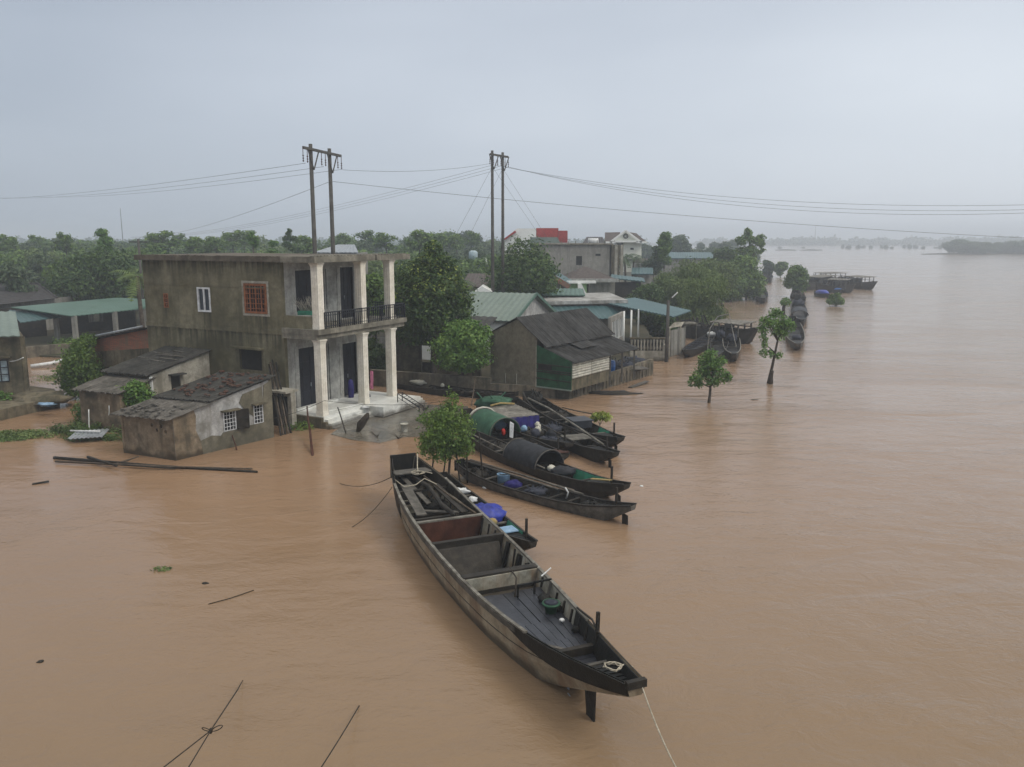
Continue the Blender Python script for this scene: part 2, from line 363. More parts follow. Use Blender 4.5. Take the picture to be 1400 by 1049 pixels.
# ------------------------------------------------------------------ the setting: flood water, mud bank
def water():
    m, t, b = newmat('flood_water')
    n1 = noise(t, .045, 5, .6, (1, 1.6, 1)); n2 = noise(t, .35, 4, .6, (1, 2.2, 1))
    col = mixc(t, rng(t, n1, .3, .7), (.236, .148, .086), (.296, .190, .118))
    col = mixc(t, rng(t, n2, .35, .7, 0, .5), col, (.25, .162, .10))
    # base colour turns greyer to the right and darker near the camera
    tcn = t.nodes.new('ShaderNodeTexCoord'); s = t.nodes.new('ShaderNodeSeparateXYZ'); t.links.new(tcn.outputs['Object'], s.inputs[0])
    side = mth(t, 'ADD', mth(t, 'MULTIPLY', s.outputs[0], .02), mth(t, 'MULTIPLY', n1, .9))
    col = mixc(t, rng(t, side, .35, 1.3, 0, .75), col, (.268, .208, .156))
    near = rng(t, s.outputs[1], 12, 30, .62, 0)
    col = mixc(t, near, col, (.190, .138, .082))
    t.links.new(col, b.inputs['Base Color']); b.inputs['IOR'].default_value = 1.33; b.inputs['Specular IOR Level'].default_value = .5
    calm = noise(t, .06, 3, .5, (1, 2.5, 1), off=(5, 9, 0))
    t.links.new(rng(t, calm, .35, .65, .07, .16), b.inputs['Roughness'])
    w1 = noise(t, .9, 5, .6, (.9, 1.4, 1)); w2 = noise(t, 5.5, 3, .6, (.8, 1.35, 1), off=(2, 2, 0)); w3 = noise(t, .16, 3, .5, (1, 1.8, 1))
    for n_ in t.nodes:
        if n_.type == 'TEX_NOISE': n_.inputs['Distortion'].default_value = .9
    r = rng(t, w3, .3, .7, .35, 1.0)
    h = mth(t, 'ADD', mth(t, 'MULTIPLY', w1, .10), mth(t, 'MULTIPLY', mth(t, 'MULTIPLY', w2, .040), r))
    h = mth(t, 'ADD', h, mth(t, 'MULTIPLY', w3, .22))
    h = mth(t, 'MULTIPLY', h, rng(t, calm, .38, .62, .7, 1.15))
    h = mth(t, 'MULTIPLY', h, rng(t, s.outputs[0], -20, 14, .35, 1.0))
    bn = nd(t, 'ShaderNodeBump', Strength=.7, Distance=1.0); t.links.new(h, bn.inputs['Height']); t.links.new(bn.outputs[0], b.inputs['Normal'])
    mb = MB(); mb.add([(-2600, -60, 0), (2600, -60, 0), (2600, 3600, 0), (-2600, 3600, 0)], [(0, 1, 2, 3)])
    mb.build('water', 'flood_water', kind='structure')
water()
gp = [(-900, 64), (-42, 64), (-27, 60), (-21, 49.5), (-12, 49), (-8, 51.2), (-1, 48.6), (3.0, 47.2), (8.4, 54.8), (9.5, 62), (15, 75), (20, 92), (27, 108), (33, 135), (48, 185), (60, 240), (75, 420), (40, 950), (-900, 950)]
mb = MB(); mb.prism([(x, y, -.3) for x, y in gp], .42); mb.build('ground', 'mud_bank', kind='structure')
mb = MB(); mb.prism([(-900, 1150, -.5), (900, 1120, -.5), (900, 1600, -.5), (-900, 1600, -.5)], 1.2); mb.build('far_shore', 'mud_bank', kind='structure')
mb = MB(); mb.prism([(232, 470, -.5), (620, 440, -.5), (900, 700, -.5), (330, 560, -.5)], .9); mb.build('river_bank', 'mud_bank', kind='structure')

# ------------------------------------------------------------------ the two-storey house with pale columns
HR = math.atan2(-.457, .889)
H0 = thing('two_storey_house', 'unfinished two storey concrete house with cream columns and a black balcony railing', 'house', (-11.06, 39.46, 0), HR)
h = MB()
h.wall((-9.6, 0), (0, 0), .0, 7.88, .22, [(-8.17 + 9.6, -7.81 + 9.6, 5.41, 6.16), (-5.66 + 9.6, -4.74 + 9.6, 5.3, 6.55), (-2.42 + 9.6, -.95 + 9.6, 5.36, 6.82), (-2.97 + 9.6, -1.5 + 9.6, 2.50, 3.56)])
h.build('side_wall', 'facade', H0)
h = MB(); h.wall((0, .22), (0, 6.3), .55, 7.88, .22, [(.78, 3.1, 5.38, 7.45), (4.2, 5.5, 4.8, 7.5), (.78, 3.1, .56, 3.6), (4.2, 5.6, .56, 3.45)])
h.build('front_wall', 'front_plaster', H0)
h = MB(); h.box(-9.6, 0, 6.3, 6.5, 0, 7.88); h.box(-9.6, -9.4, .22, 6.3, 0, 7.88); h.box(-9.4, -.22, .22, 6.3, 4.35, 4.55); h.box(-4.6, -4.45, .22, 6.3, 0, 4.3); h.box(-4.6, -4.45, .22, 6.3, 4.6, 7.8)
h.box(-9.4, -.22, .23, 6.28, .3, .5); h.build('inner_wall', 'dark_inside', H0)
h = MB(); h.box(-9.62, .0, -.035, .0, 4.38, 4.62); h.box(-9.6, 0, -.02, 0, 6.62, 6.66); h.build('string_course', 'facade', H0)
h = MB(); h.box(-9.85, .28, -.28, 6.75, 7.885, 8.14)
for i in range(46):
    x = -9.8 + i * .218; h.box(x, x + .12, -.25, -.10, 8.14, 8.14 + random.uniform(.01, .035))
h.build('roof_slab', 'slab_dark', H0)
h = MB(); h.box(.283, 2.35, -.28, 4.35, 7.885, 8.17); h.box(.283, 2.35, 4.50, 7.5, 7.885, 8.17)
for i in range(30):
    y = -.2 + i * .25
    if not 4.2 < y < 4.5: h.box(2.0, 2.3, y, y + .13, 8.17, 8.17 + random.uniform(.01, .04))
h.build('porch_roof', 'slab', H0)
h = MB(); h.box(.003, 2.28, -.12, 7.15, 4.50, 4.745); h.box(.003, 2.14, -.10, .14, 4.26, 4.50); h.box(1.86, 2.14, .15, 7.1, 4.26, 4.50)
h.build('balcony_slab', 'slab', H0)
h = MB(); h.box(.003, 1.80, .05, .25, 4.745, 5.33); h.build('balcony_parapet', 'facade', H0)
for i, (y, zt) in enumerate(((.25, 0), (3.52, 0), (5.98, 0))):
    for (z0, z1, w) in ((.56, 4.255, .198), (4.75, 7.88, .198)):
        c = MB(); c.box(2 - w, 2 + w, y - w, y + w, z0, z1 - .3)
        c.box(2 - w - .012, 2 + w + .012, y - w - .012, y + w + .012, z0 + .002, z0 + .22)
        k = [(w + .004, -.3), (w + .006, -.2), (w + .02, -.15), (w + .03, -.1), (w + .06, -.06), (w + .06, 0)]
        for (a, za), (b_, zb) in zip(k, k[1:]):
            c.add([(2 + sx * q, y + sy * q, z1 + zz) for q, zz in ((a, za), (b_, zb)) for sx, sy in ((-1, -1), (1, -1), (1, 1), (-1, 1))],
                  [(j, (j + 1) % 4, 4 + (j + 1) % 4, 4 + j) for j in range(4)] + [(4, 5, 6, 7), (3, 2, 1, 0)])
        for q in (-.07, .07):   # shallow flutes
            c.box(2 + w, 2 + w + .012, y + q - .02, y + q + .02, z0 + .3, z1 - .4); c.box(2 + q - .02, 2 + q + .02, y - w - .012, y - w, z0 + .3, z1 - .4)
        c.build('column', 'column', H0)
# railing
r = MB(); rx = 2.2
for (a, b_) in (((rx, .42), (rx, 7.05)), ((rx, 7.05), (.1, 7.05))):
    a = Vector((*a, 0)); b_ = Vector((*b_, 0)); L_ = (b_ - a).length
    for z in (4.86, 5.38, 5.52): r.bar(a + Vector((0, 0, z)), b_ + Vector((0, 0, z)), .045 if z > 5.5 else .03)
    n = int(L_ / .16)
    for i in range(n + 1):
        p = a.lerp(b_, i / n); w = .1 if i % 7 == 0 else .034
        r.bar(p + Vector((0, 0, 4.75)), p + Vector((0, 0, 5.54)), w, w * (.5 if w > .05 else 1))
r.build('balcony_railing', 'dark_steel', H0)
# windows and doors
w = MB(); x0, x1, z0, z1 = -5.66, -4.74, 5.3, 6.55
for a in ((x0, x0 + .09, z0, z1), (x1 - .09, x1, z0, z1), (x0 + .09, x1 - .09, z0, z0 + .09), (x0 + .09, x1 - .09, z1 - .09, z1), (-5.23, -5.17, z0 + .09, z1 - .09)): w.box(a[0], a[1], -.03, .05, a[2], a[3])
wf = w.build('window', 'window_white', H0, label='white framed window with two dark panes')
g = MB(); g.box(x0 + .05, x1 - .05, .06, .08, z0 + .05, z1 - .05); g.build('pane', 'glass_dark', wf)
w = MB(); x0, x1, z0, z1 = -2.42, -.95, 5.36, 6.82
for a in ((x0, x0 + .1, z0, z1), (x1 - .1, x1, z0, z1), (x0 + .1, x1 - .1, z0, z0 + .1), (x0 + .1, x1 - .1, z1 - .1, z1)): w.box(a[0], a[1], -.03, .07, a[2], a[3])
for i in range(1, 4): xx = x0 + i * (x1 - x0) / 4; w.box(xx - .032, xx + .032, -.01, .05, z0 + .1, z1 - .1)
for i in range(4):
    xx = x0 + (i + .5) * (x1 - x0) / 4; w.box(xx - .012, xx + .012, .0, .03, z0 + .1, z1 - .1)
for j in range(1, 6): zz = z0 + j * (z1 - z0) / 6; w.box(x0 + .1, x1 - .1, -.022, .02, zz - .015, zz + .015)
wf = w.build('grille_window', 'orange_wood', H0, label='orange wooden grille window')
g = MB(); g.box(x0 + .05, x1 - .05, .1, .12, z0 + .05, z1 - .05); g.build('pane', 'dark_inside', wf)
g = MB()
for k, (a, b_) in enumerate(((-2.56, -2.44), (-.93, -.81))): g.box(a, b_, -.02, 0, 5.24, 6.95)
g.box(-2.44, -.93, -.02, 0, 5.24, 5.34); g.box(-2.44, -.93, -.02, 0, 6.84, 6.95); g.build('window_surround', 'pale_wall', H0)
w = MB(); x0, x1, z0, z1 = -8.17, -7.81, 5.41, 6.16; w.box(x0, x0 + .06, -.01, .1, z0, z1); w.box(x1 - .06, x1, -.01, .1, z0, z1)
for j in range(4): zz = z0 + .03 + j * .23; w.box(x0 + .06, x1 - .06, -.01, .1, zz - .03, zz + .03)
for j in range(3): w.box(-8.03, -7.95, 0, .09, z0 + .1 + j * .24, z0 + .18 + j * .24)
w.build('vent_grille', 'orange_wood', H0, label='narrow rusty vent grille')
w = MB(); w.box(-3.25, -1.3, -.28, -.0, 3.58, 3.68); w.build('window_sill', 'facade', H0)
w = MB(); w.box(-2.97, -1.5, .12, .15, 2.5, 3.56); w.build('window', 'dark_inside', H0, label='open dark ground floor window')
def dbl_door(y0, y1, z0, z1, hd=True, name='door'):
    d = MB(); n = 4
    for i in range(n):
        a = y0 + .03 + (y1 - y0 - .06) * i / n; b_ = y0 + .03 + (y1 - y0 - .06) * (i + 1) / n - .02
        d.box(-.18, -.13, a, b_, z0 + .02, z1 - .03)
        for zz in (.25, .5, .75): d.box(-.13, -.115, a + .04, b_ - .04, z0 + (z1 - z0) * zz - .02, z0 + (z1 - z0) * zz + .02)
    o = d.build(name, 'door_metal', H0)
    f = MB()
    for a, b_, c, e_ in ((y0 - .09, y0, z0, z1 + .1), (y1, y1 + .09, z0, z1 + .1), (y0, y1, z1, z1 + .1)): f.box(.0, .03, a, b_, c, e_)
    f.build('door_frame', 'front_plaster', o)
    if hd: q = MB(); ym = (y0 + y1) / 2; q.box(-.115, -.07, ym - .04, ym - .01, z0 + 1.0, z0 + 1.2); q.build('handle', 'zinc', o)
dbl_door(.78, 3.1, .56, 3.6); dbl_door(4.2, 5.6, .56, 3.45); dbl_door(4.2, 5.5, 4.8, 7.5); dbl_door(.78, 3.1, 5.38, 7.45, False, 'window_shutter')
# porch
s = MB(); s.box(.003, 2.28, .0, 6.6, .15, .555); s.box(2.28, 3.45, 3.2, 6.6, .05, .548)
for i in range(3): s.box(2.28 + .0, 2.28 + .20 * (3 - i), .06, 3.197, -.1 + i * .17, .075 + i * .17)
for i in range(3): s.box(2.0, 3.45, 6.6, 6.6 + .22 * (3 - i), -.1 + i * .17, .075 + i * .17)
s.build('porch', 'white_tile', H0)
s = MB(); s.box(-.2, 2.26, -.15, -.003, -.1, .52); s.box(2.27, 2.5, -.12, .05, -.1, .32); s.box(2.5, 2.75, -.1, .04, -.1, .16); s.build('porch_footing', 'mossy_wall', H0)
s = MB(); s.box(.1, .35, .35, 3.5, .5555, .68); s.bar((1.6, .6, .60), (2.0, 3.4, .60), .25, .05); s.build('door_step', 'white_tile', H0)
# rail of the ramp
rr = MB(); p0 = Vector((3.35, 4.6, 0)); p1 = Vector((4.35, 5.1, 0))
for q in (0, .42):
    a = p0 + Vector((0, q, 1.02)); b_ = p1 + Vector((0, q, .28)); rr.bar(a, b_, .035); rr.bar(p0 + Vector((0, q, .55)), a, .035); rr.bar(p1 + Vector((0, q, -.1)), b_, .035)
    rr.bar(a - Vector((0, 0, .2)), b_ - Vector((0, 0, .2)), .02)
for i in range(9): c = i / 8; rr.bar(p0.lerp(p1, c) + Vector((0, 0, 1.02 - .74 * c)), p0.lerp(p1, c) + Vector((0, .42, 1.02 - .74 * c)), .02)
rr.build('ramp_rail', 'dark_steel', H0)
# little lintel frame beside the porch
s = MB(); s.box(-.5, .95, -.75, -.45, 1.55, 1.75); s.box(.75, .98, -.76, -.44, -.2, 1.548); s.box(-.5, .98, -1.1, -.2, 1.752, 1.85); s.build('lintel_frame', 'pale_wall', H0)
s = MB(); s.box(-.45, .74, -.62, -.52, 0, 1.5); s.build('opening_shade', 'dark_inside', H0)  # near-black block painted in for the dark inside the opening
mb = MB(); poly = [at(*q) for q in ((452, 594), (482, 602), (520, 606), (552, 598), (600, 597), (640, 590), (640, 556), (568, 553), (500, 560))]
mb.prism([(p.x, p.y, -.3) for p in poly], .316); mb.build('yard_slab', 'wet_concrete', kind='structure')

def Hp(x, y, z):  # house-local to world
    return mat_of(H0) @ Vector((x, y, z))
# things on and round the porch
def bucket(p, r=.16, hgt=.34, label='', mat='plastic_white'):
    t = thing('bucket', label, 'bucket', p)
    b = MB(); b.lathe((0, 0, 0), [(r * .82, 0), (r * .85, .02), (r, hgt), (r + .015, hgt), (r + .015, hgt + .02), (r - .02, hgt + .02), (r * .8, .03)], 14); b.build('shell', mat, t)
    b = MB(); pts = [(math.cos(a) * r, .02, hgt + .12 * math.sin(a)) for a in [i * math.pi / 8 for i in range(9)]]; b.tube(pts, .006, 4); b.build('handle', 'zinc', t)
bucket(at(500, 570, .02), .2, .5, 'pale blue white plastic bucket standing against the white porch step', 'plastic_white')
bucket(at(553, 590, .02), .18, .36, 'cream bucket standing out on the wet concrete yard', 'sack_white')
b = MB(); c = at(434 + 15, 545, .6)
k = MB(); kp = Hp(.9, 5.0, .56); k.lathe(kp, [(.32, 0), (.34, .06), (.3, .14), (.1, .2), (.02, .22)], 14); k.build('bowl', 'cloth_dark', label='dark upturned bowl lying on the porch floor', cat='bowl', loc=kp)
k = MB(); kp = Hp(.35, 4.55, .56); k.tube([kp + Vector((0, 0, z)) for z in (0, .5, .9, 1.0)], [.15, .17, .13, .03], 8); k.build('umbrella', 'tarp_navy', label='furled purple umbrella leaning in the ground floor doorway', cat='umbrella', loc=kp)
k = MB(); kp = Hp(2.12, 4.0, .56)
k.add([kp + Vector((.02 + .07 * math.sin(j * 1.3) * (1 - i / 9) + .12 * (j - 4) / 4 * (.35 + i / 10), .05 * math.cos(j * 2.1) + .04, 1.62 - i * .13 + .04 * math.sin(j))) for i in range(8) for j in range(9)], [(i * 9 + j, i * 9 + j + 1, i * 9 + j + 10, i * 9 + j + 9) for i in range(7) for j in range(8)])
k.build('raincoat', 'cloth_pink', label='pink raincoat hanging behind the middle lower column', cat='raincoat', loc=kp)
k = MB(); kp = at(507 - 18, 591, .0); k.tube([kp, kp + Vector((.15, .05, .35)), kp + Vector((.45, .1, .75)), kp + Vector((.5, .1, .9))], [.08, .2, .14, .05], 7); k.build('tree_stump', 'bark_dark', label='dark driftwood stump propped against the near porch steps', cat='stump', loc=kp)
def pot_plant(p):
    t = thing('pot_plant', 'leafless potted shrub in a green trough on the balcony parapet behind the first column', 'pot plant', p)
    b = MB(); b.box(-.45, .45, -.14, .14, 0, .2); b.build('trough', 'paint_green', t)
    b = MB(); rd = random.Random(4)
    for i in range(46):
        a = rd.uniform(-1, 1); x = rd.uniform(-.35, .35); b.tube([(x, 0, .2), (x + a * .2, rd.uniform(-.1, .1), .5), (x + a * .45, rd.uniform(-.2, .2), rd.uniform(.6, .95))], .014, 4, .004)
    b.build('branches', 'pale_wall', t)
pot_plant(Hp(.9, .75, 4.75) + Vector((0, 0, .59)))

def post(name, p, q, r, mat, label, cat, group=None, r1=None, n=7):
    p = Vector(p); q = Vector(q); b = MB(); rd = random.Random(hash(name) % 97 + int(p.x * 10))
    mids = [p.lerp(q, i / 5) + Vector((rd.uniform(-1, 1), rd.uniform(-1, 1), 0)) * r * .35 for i in range(6)]
    b.tube(mids, r, n, r1 or r * .8); return b.build(name, mat, label=label, cat=cat, group=group, loc=p)
post('bamboo_pole', at(428, 632) - Vector((0, 0, .3)), at(422, 590, .0) + Vector((.0, 0, .25)) + Vector((-.1, .3, .9)), .07, 'rust', 'thick reddish stake leaning alone in the open water before the porch', 'stake', r1=.035)
post('bamboo_pole', at(480, 597) - Vector((.1, 0, .3)), atd(462, 557, 39.2), .035, 'wood_dark', 'thin dark stick slanting against the near porch steps', 'stick')
post('bamboo_pole', at(326, 617) - Vector((0, 0, .2)), atd(315, 588, at(326, 617).y + .9), .03, 'rust', 'short red stick standing below the shed shutter', 'stick')
rd = random.Random(3)
for i in range(5):
    p = at(385 + i * 3.4, 597 - i, 0) - Vector((0, 0, .2)); q = Hp(-.95 + i * .12, -.12, 2.9 + .12 * (i % 3))
    post('bamboo_pole', p, q, .05, 'bamboo' if i % 2 else 'wood_dark', 'long brown bamboo pole in the bundle leaning on the big house beside the near shed', 'pole', 'bundle of poles leaning on the house')

# ------------------------------------------------------------------ sheds in front of the house
c_ = Vector((-13.83, 32.60, 0)); dr = Vector((.5772, .8166, 0)); dl = Vector((-.9052, .4251, 0)); Z = Vector((0, 0, 1))
def xy(v): return (v.x, v.y)
SA = thing('shed', 'near stained shed with patched sheet roof and a barred shuttered window', 'shed', c_)
rA = c_ + dr * 5.0; lA = c_ + dl * 3.02; rlA = rA + dl * 3.02
w = MB(SA)
w.wall(xy(c_), xy(rA), -.3, 1.80, .15, [(2.38, 2.98, .78, 1.62), (3.95, 4.42, .82, 1.66)], z1b=2.72); w.build('side_wall', 'shed_plaster', SA)
w = MB(SA); w.wall(xy(lA), xy(c_), -.3, 1.72, .15, [(1.75, 1.87, 1.32, 1.46), (2.02, 2.14, 1.12, 1.26), (2.28, 2.40, 1.30, 1.44), (2.52, 2.64, 1.1, 1.24)], z1b=1.79); w.build('end_wall', 'shed_wall', SA)
w = MB(SA); w.wall(xy(rlA), xy(lA), -.3, 2.65, .15, z1b=1.72); w.wall(xy(rA), xy(rlA), -.3, 2.7, .15); w.build('back_wall', 'shed_wall', SA)
# bare lower render and corner piers stand proud of the white plaster
w = MB(SA); nA = Vector((dr.y, -dr.x, 0)); a = c_ + nA * .02
w.prism([a, a + dr * 1.55, a + dr * 1.55 + nA * .012, a + nA * .012], 0)
w = MB(SA); q = [a + dr * u + Z * z for u, z in ((0, -.2), (1.3, -.2), (1.2, .6), (1.0, 1.1), (1.05, 1.7), (.95, 1.98), (0, 1.8))]; w.prism(q, nA * .015)
w.build('bare_render', 'shed_wall', SA)
w = MB(SA); q = [a + dr * u + Z * z for u, z in ((1.302, -.2), (4.98, -.2), (4.98, 2.68), (4.55, 2.5), (4.5, 2.0), (4.44, 1.7), (4.44, .80), (3.7, .80), (3.35, 1.1), (3.1, .74), (2.3, .74), (2.2, .62), (1.75, .72), (1.202, .6))]; w.prism(q, nA * .013)
q = [a + dr * u + Z * z for u, z in ((3.93, 1.72), (3.93, 1.15), (3.5, 1.5), (3.2, 1.9), (3.4, 2.25), (3.9, 2.35), (4.44, 2.45), (4.46, 1.72))]; w.prism(q, nA * .012)
w.build('cement_patch', 'gable_wall', SA)
def roofp(u, v, dz=0): return c_ + dr * u + dl * v + Z * (1.84 + .186 * u - .02 * v + dz)
w = MB(SA); w.sheet(roofp(-.3, -.2), roofp(-.3, 3.25), roofp(1.9, 3.25), roofp(1.9, -.2), 19, .028, .02, 8, .03, .1); w.build('roof_sheet', 'asbestos', SA, label='pale corrugated lower roof sheet')
w = MB(SA); w.sheet(roofp(1.6, -.2, .09), roofp(1.6, 3.2, .09), roofp(5.1, 3.2, .09), roofp(5.1, -.2, .09), 19, .028, .02, 8, .03, .08); w.build('roof_sheet', 'asbestos_dark', SA, label='darker upper roof sheet with rubble on it')
w = MB(SA); rd = random.Random(5)
for i in range(90):
    u = 1.7 + 3.3 * rd.random() ** .8; v = rd.uniform(-.1, 2.9)
    if u < 2.4 and rd.random() < .5: continue
    p = roofp(u, v, .14 + rd.random() * .06); a = rd.uniform(0, 3); s_ = rd.uniform(.06, .13)
    w.bar(p - Vector((math.cos(a), math.sin(a), 0)) * s_, p + Vector((math.cos(a), math.sin(a), .05)) * s_, rd.uniform(.08, .14), .05)
w.build('broken_tiles', 'broken_tile', SA, kind='stuff')
w = MB(SA)
for i in range(34):
    u = rd.uniform(-.2, 1.0); v = rd.uniform(0, 3); p = roofp(u, v, .05 + rd.random() * .03); a = rd.uniform(0, 3); s_ = rd.uniform(.08, .18)
    w.bar(p - Vector((math.cos(a), math.sin(a), 0)) * s_, p + Vector((math.cos(a), math.sin(a), .05)) * s_, rd.uniform(.06, .14), .04)
w.build('rubble', 'asbestos', SA, kind='stuff')
def win_grille(u0, u1, z0, z1, shutter=True):
    g = MB(SA)
    n = 3 if u1 - u0 < .55 else 4
    for i in range(n + 1): p = c_ + dr * (u0 + (u1 - u0) * i / n) + nA * .03; g.bar(p + Z * z0, p + Z * z1, .018 if i not in (0, n) else .035)
    for j in range(6): p = c_ + Z * (z0 + (z1 - z0) * j / 5) + nA * .03; g.bar(p + dr * u0, p + dr * u1, .018)
    o = g.build('window', 'window_white', SA)
    g = MB(SA); a_ = c_ + dr * (u0 - .12) + Z * (z1 + .02) - nA * .0; g.prism([a_, a_ + dr * (u1 - u0 + .24), a_ + dr * (u1 - u0 + .24) + nA * .28, a_ + nA * .28], .06); g.build('window_hood', 'mossy_wall', SA)
    g = MB(SA); a_ = c_ + dr * u0 - nA * .12; g.prism([a_ + Z * z0, a_ + dr * (u1 - u0) + Z * z0, a_ + dr * (u1 - u0) + Z * z1, a_ + Z * z1], nA * .01); g.build('pane', 'dark_inside', o)
    if shutter:
        g = MB(SA); hn = c_ + dr * (u1 + .02) + nA * .05; e_ = hn + (dr * .85 + nA * .45).normalized() * .52
        for k in range(2):
            zz0 = z0 + .03 + k * (z1 - z0) / 2; g.prism([hn + Z * zz0, e_ + Z * zz0, e_ + Z * (zz0 + (z1 - z0) / 2 - .05), hn + Z * (zz0 + (z1 - z0) / 2 - .05)], nA * .02)
        for z in (z0, (z0 + z1) / 2, z1): g.bar(hn + Z * z + nA * .01, e_ + Z * z + nA * .01, .05)
        g.bar(e_ + Z * z0, e_ + Z * z1, .05); g.build('shutter', 'wood_dark', SA)
win_grille(2.38, 2.98, .78, 1.62); win_grille(3.95, 4.42, .82, 1.66, False)

F_ = Vector((-15.61, 41.80, 0)); mr = F_ - dr * 3.3; ml = mr + dl * 2.75; fl = F_ + dl * 2.75
SB = thing('shed', 'white walled shed with sagging dark sheet roofs in two steps against the big house', 'shed', mr)
w = MB(SB); w.wall(xy(mr), xy(F_), -.3, 2.45, .15, [(1.08, 1.6, 1.5, 2.3)], z1b=3.25); w.build('side_wall', 'pale_wall', SB)
w = MB(SB); w.wall(xy(fl), xy(ml), -.3, 3.2, .15, z1b=2.4); w.wall(xy(ml), xy(mr), -.3, 2.45, .15); w.build('back_wall', 'mossy_wall', SB)
Bl = Vector((-20.7, 38.5, 0)); Br = Bl - dl * 2.75
w = MB(SB); w.wall(xy(Bl), xy(Br), -.3, 1.85, .12); w.wall(xy(Br), xy(mr), -.3, 1.85, .12, z1b=2.2); w.wall(xy(ml), xy(Bl), -.3, 2.2, .12, z1b=1.85); w.build('lean_to_wall', 'shed_wall', SB)
w = MB(SB); w.sheet(Bl - dr * .25 + dl * .2 + Z * 1.92, Br - dr * .25 - dl * .25 + Z * 1.95, mr - dl * .2 + dr * .2 + Z * 2.36, ml + dl * .2 + dr * .2 + Z * 2.36, 17, .028, .02, 6, .05, .1); w.build('lean_to_roof', 'asbestos', SB)
w = MB(SB); w.sheet(ml - dr * .3 + dl * .3 + Z * 2.50, mr - dr * .3 - dl * .2 + Z * 2.52, F_ - dl * .2 + Z * 3.38, fl + dl * .3 + Z * 3.38, 17, .028, .02, 8, .04, .08); w.build('roof_sheet', 'asbestos_dark', SB)
w = MB(SB); rd = random.Random(9)
for i in range(9):
    p = mr.lerp(F_, rd.uniform(.35, 1)) + dl * rd.uniform(0, 2.3); z = 2.58 + .88 * ((p - mr).dot(dr) / 3.3); a_ = rd.uniform(-.3, .3)
    w.bar(p + Z * z, p + (dl * .9 + dr * .5 * a_) * rd.uniform(.6, 1.3) + Z * (z + .03), .18, .04)
w.build('loose_boards', 'wood_grey', SB)
w = MB(SB); nB = Vector((dr.y, -dr.x, 0)); a_ = mr + dr * .95 + Z * 2.32; w.prism([a_, a_ + dr * .8, a_ + dr * .8 + nB * .35, a_ + nB * .35], .07); w.build('window_hood', 'asbestos_dark', SB)
w = MB(SB); a_ = mr + dr * 1.08 + Z * 1.5 - nB * .08; w.prism([a_, a_ + dr * .52, a_ + dr * .52 + Z * .8, a_ + Z * .8], nB * .02); w.build('window', 'dark_inside', SB)
w = MB(SB); a_ = mr + nB * .05; w.bar(a_ - Z * .2, a_ + Z * 2.4, .12); w.build('corner_post', 'white_paint', SB)

# brick outhouse behind
p0 = Vector((-24.4, 47.3, 0)); p1 = Vector((-19.75, 44.35, 0)); dd = (p1 - p0).normalized(); nn = Vector((-dd.y, dd.x, 0))
SC = thing('brick_outhouse', 'low outhouse with a band of bare red brick under its roof edge', 'outhouse', p0)
w = MB(SC); w.wall(xy(p0), xy(p1), -.3, 2.5, .2, [(1.2, 2.2, .9, 1.7)], z1b=3.1); w.build('lower_wall', 'mossy_wall', SC)
w = MB(SC); w.wall(xy(p0), xy(p1), 2.5, 3.15, .2, z1b=4.15); w2 = MB(SC)
w = MB(SC); q = [p0 + Z * 2.5, p1 + Z * 3.1, p1 + Z * 4.15, p0 + Z * 3.15]; w.prism([x - nn * .0 for x in q], nn * .2); w.build('brick_wall', 'red_brick', SC)
w = MB(SC); w.wall(xy(p0 + nn * 4.2), xy(p0), -.3, 3.0, .2); w.wall(xy(p1 + nn * 4.2), xy(p0 + nn * 4.2), -.3, 3.3, .2); w.build('back_wall', 'mossy_wall', SC)
w = MB(SC); w.sheet(p0 - nn * .3 - dd * .3 + Z * 3.22, p1 - nn * .3 + Z * 4.25, p1 + nn * 4.4 + Z * 4.0, p0 + nn * 4.4 - dd * .3 + Z * 3.0, 0, th=.06); w.build('roof', 'asbestos_dark', SC)
w = MB(SC); w.tube([p0 - nn * .36 - dd * .3 + Z * 3.28, p1 - nn * .36 + Z * 4.32], .06, 8); w.build('gutter_pipe', 'zinc', SC)
w = MB(SC); w.prism([p0 + dd * 1.2 + nn * .1 + Z * .9, p0 + dd * 2.2 + nn * .1 + Z * .9, p0 + dd * 2.2 + nn * .1 + Z * 1.7, p0 + dd * 1.2 + nn * .1 + Z * 1.7], nn * .02); w.build('window', 'glass_dark', SC)

# ------------------------------------------------------------------ buildings on the left
LB = thing('veranda_building', 'long open building with a jade green sheet roof on concrete posts', 'building', at(98, 482, 0))
e0 = at(98, 432, 2.6); e1 = at(203, 421, 2.6); e1 = e0 + (e1 - e0) * 1.1; k0 = at(15, 420, 3.2); k1 = at(160, 407, 3.2); k2 = at(206, 411, 3.2) + Vector((2, 0, 0))
w = MB(LB); w.sheet(e0, e1, k2, k1, 0, th=.07); w.sheet(e0, e0 + Vector((0, .02, 0)), k1, k0, 0, th=.07)
w.build('roof', 'green_roof', LB)
w = MB(LB); a_ = at(28, 441, 2.2); b_ = at(84, 433, 2.35); w.sheet(a_, b_, at(62, 425, 2.9), at(12, 424, 2.9), 0, th=.07); w.build('lean_to_roof', 'teal_roof', LB)
for px in (73, 98, 151, 195):
    t_ = (px - 98) / 105; p = e0.lerp(at(203, 421, 2.6), t_) if t_ >= 0 else at(px, 434, 2.3); p = Vector((p.x, p.y + .35, 0))
    w = MB(LB); w.box(p.x - .17, p.x + .17, p.y - .17, p.y + .17, 0, 2.58 if px > 90 else 2.3); w.build('post', 'grey_concrete', LB)
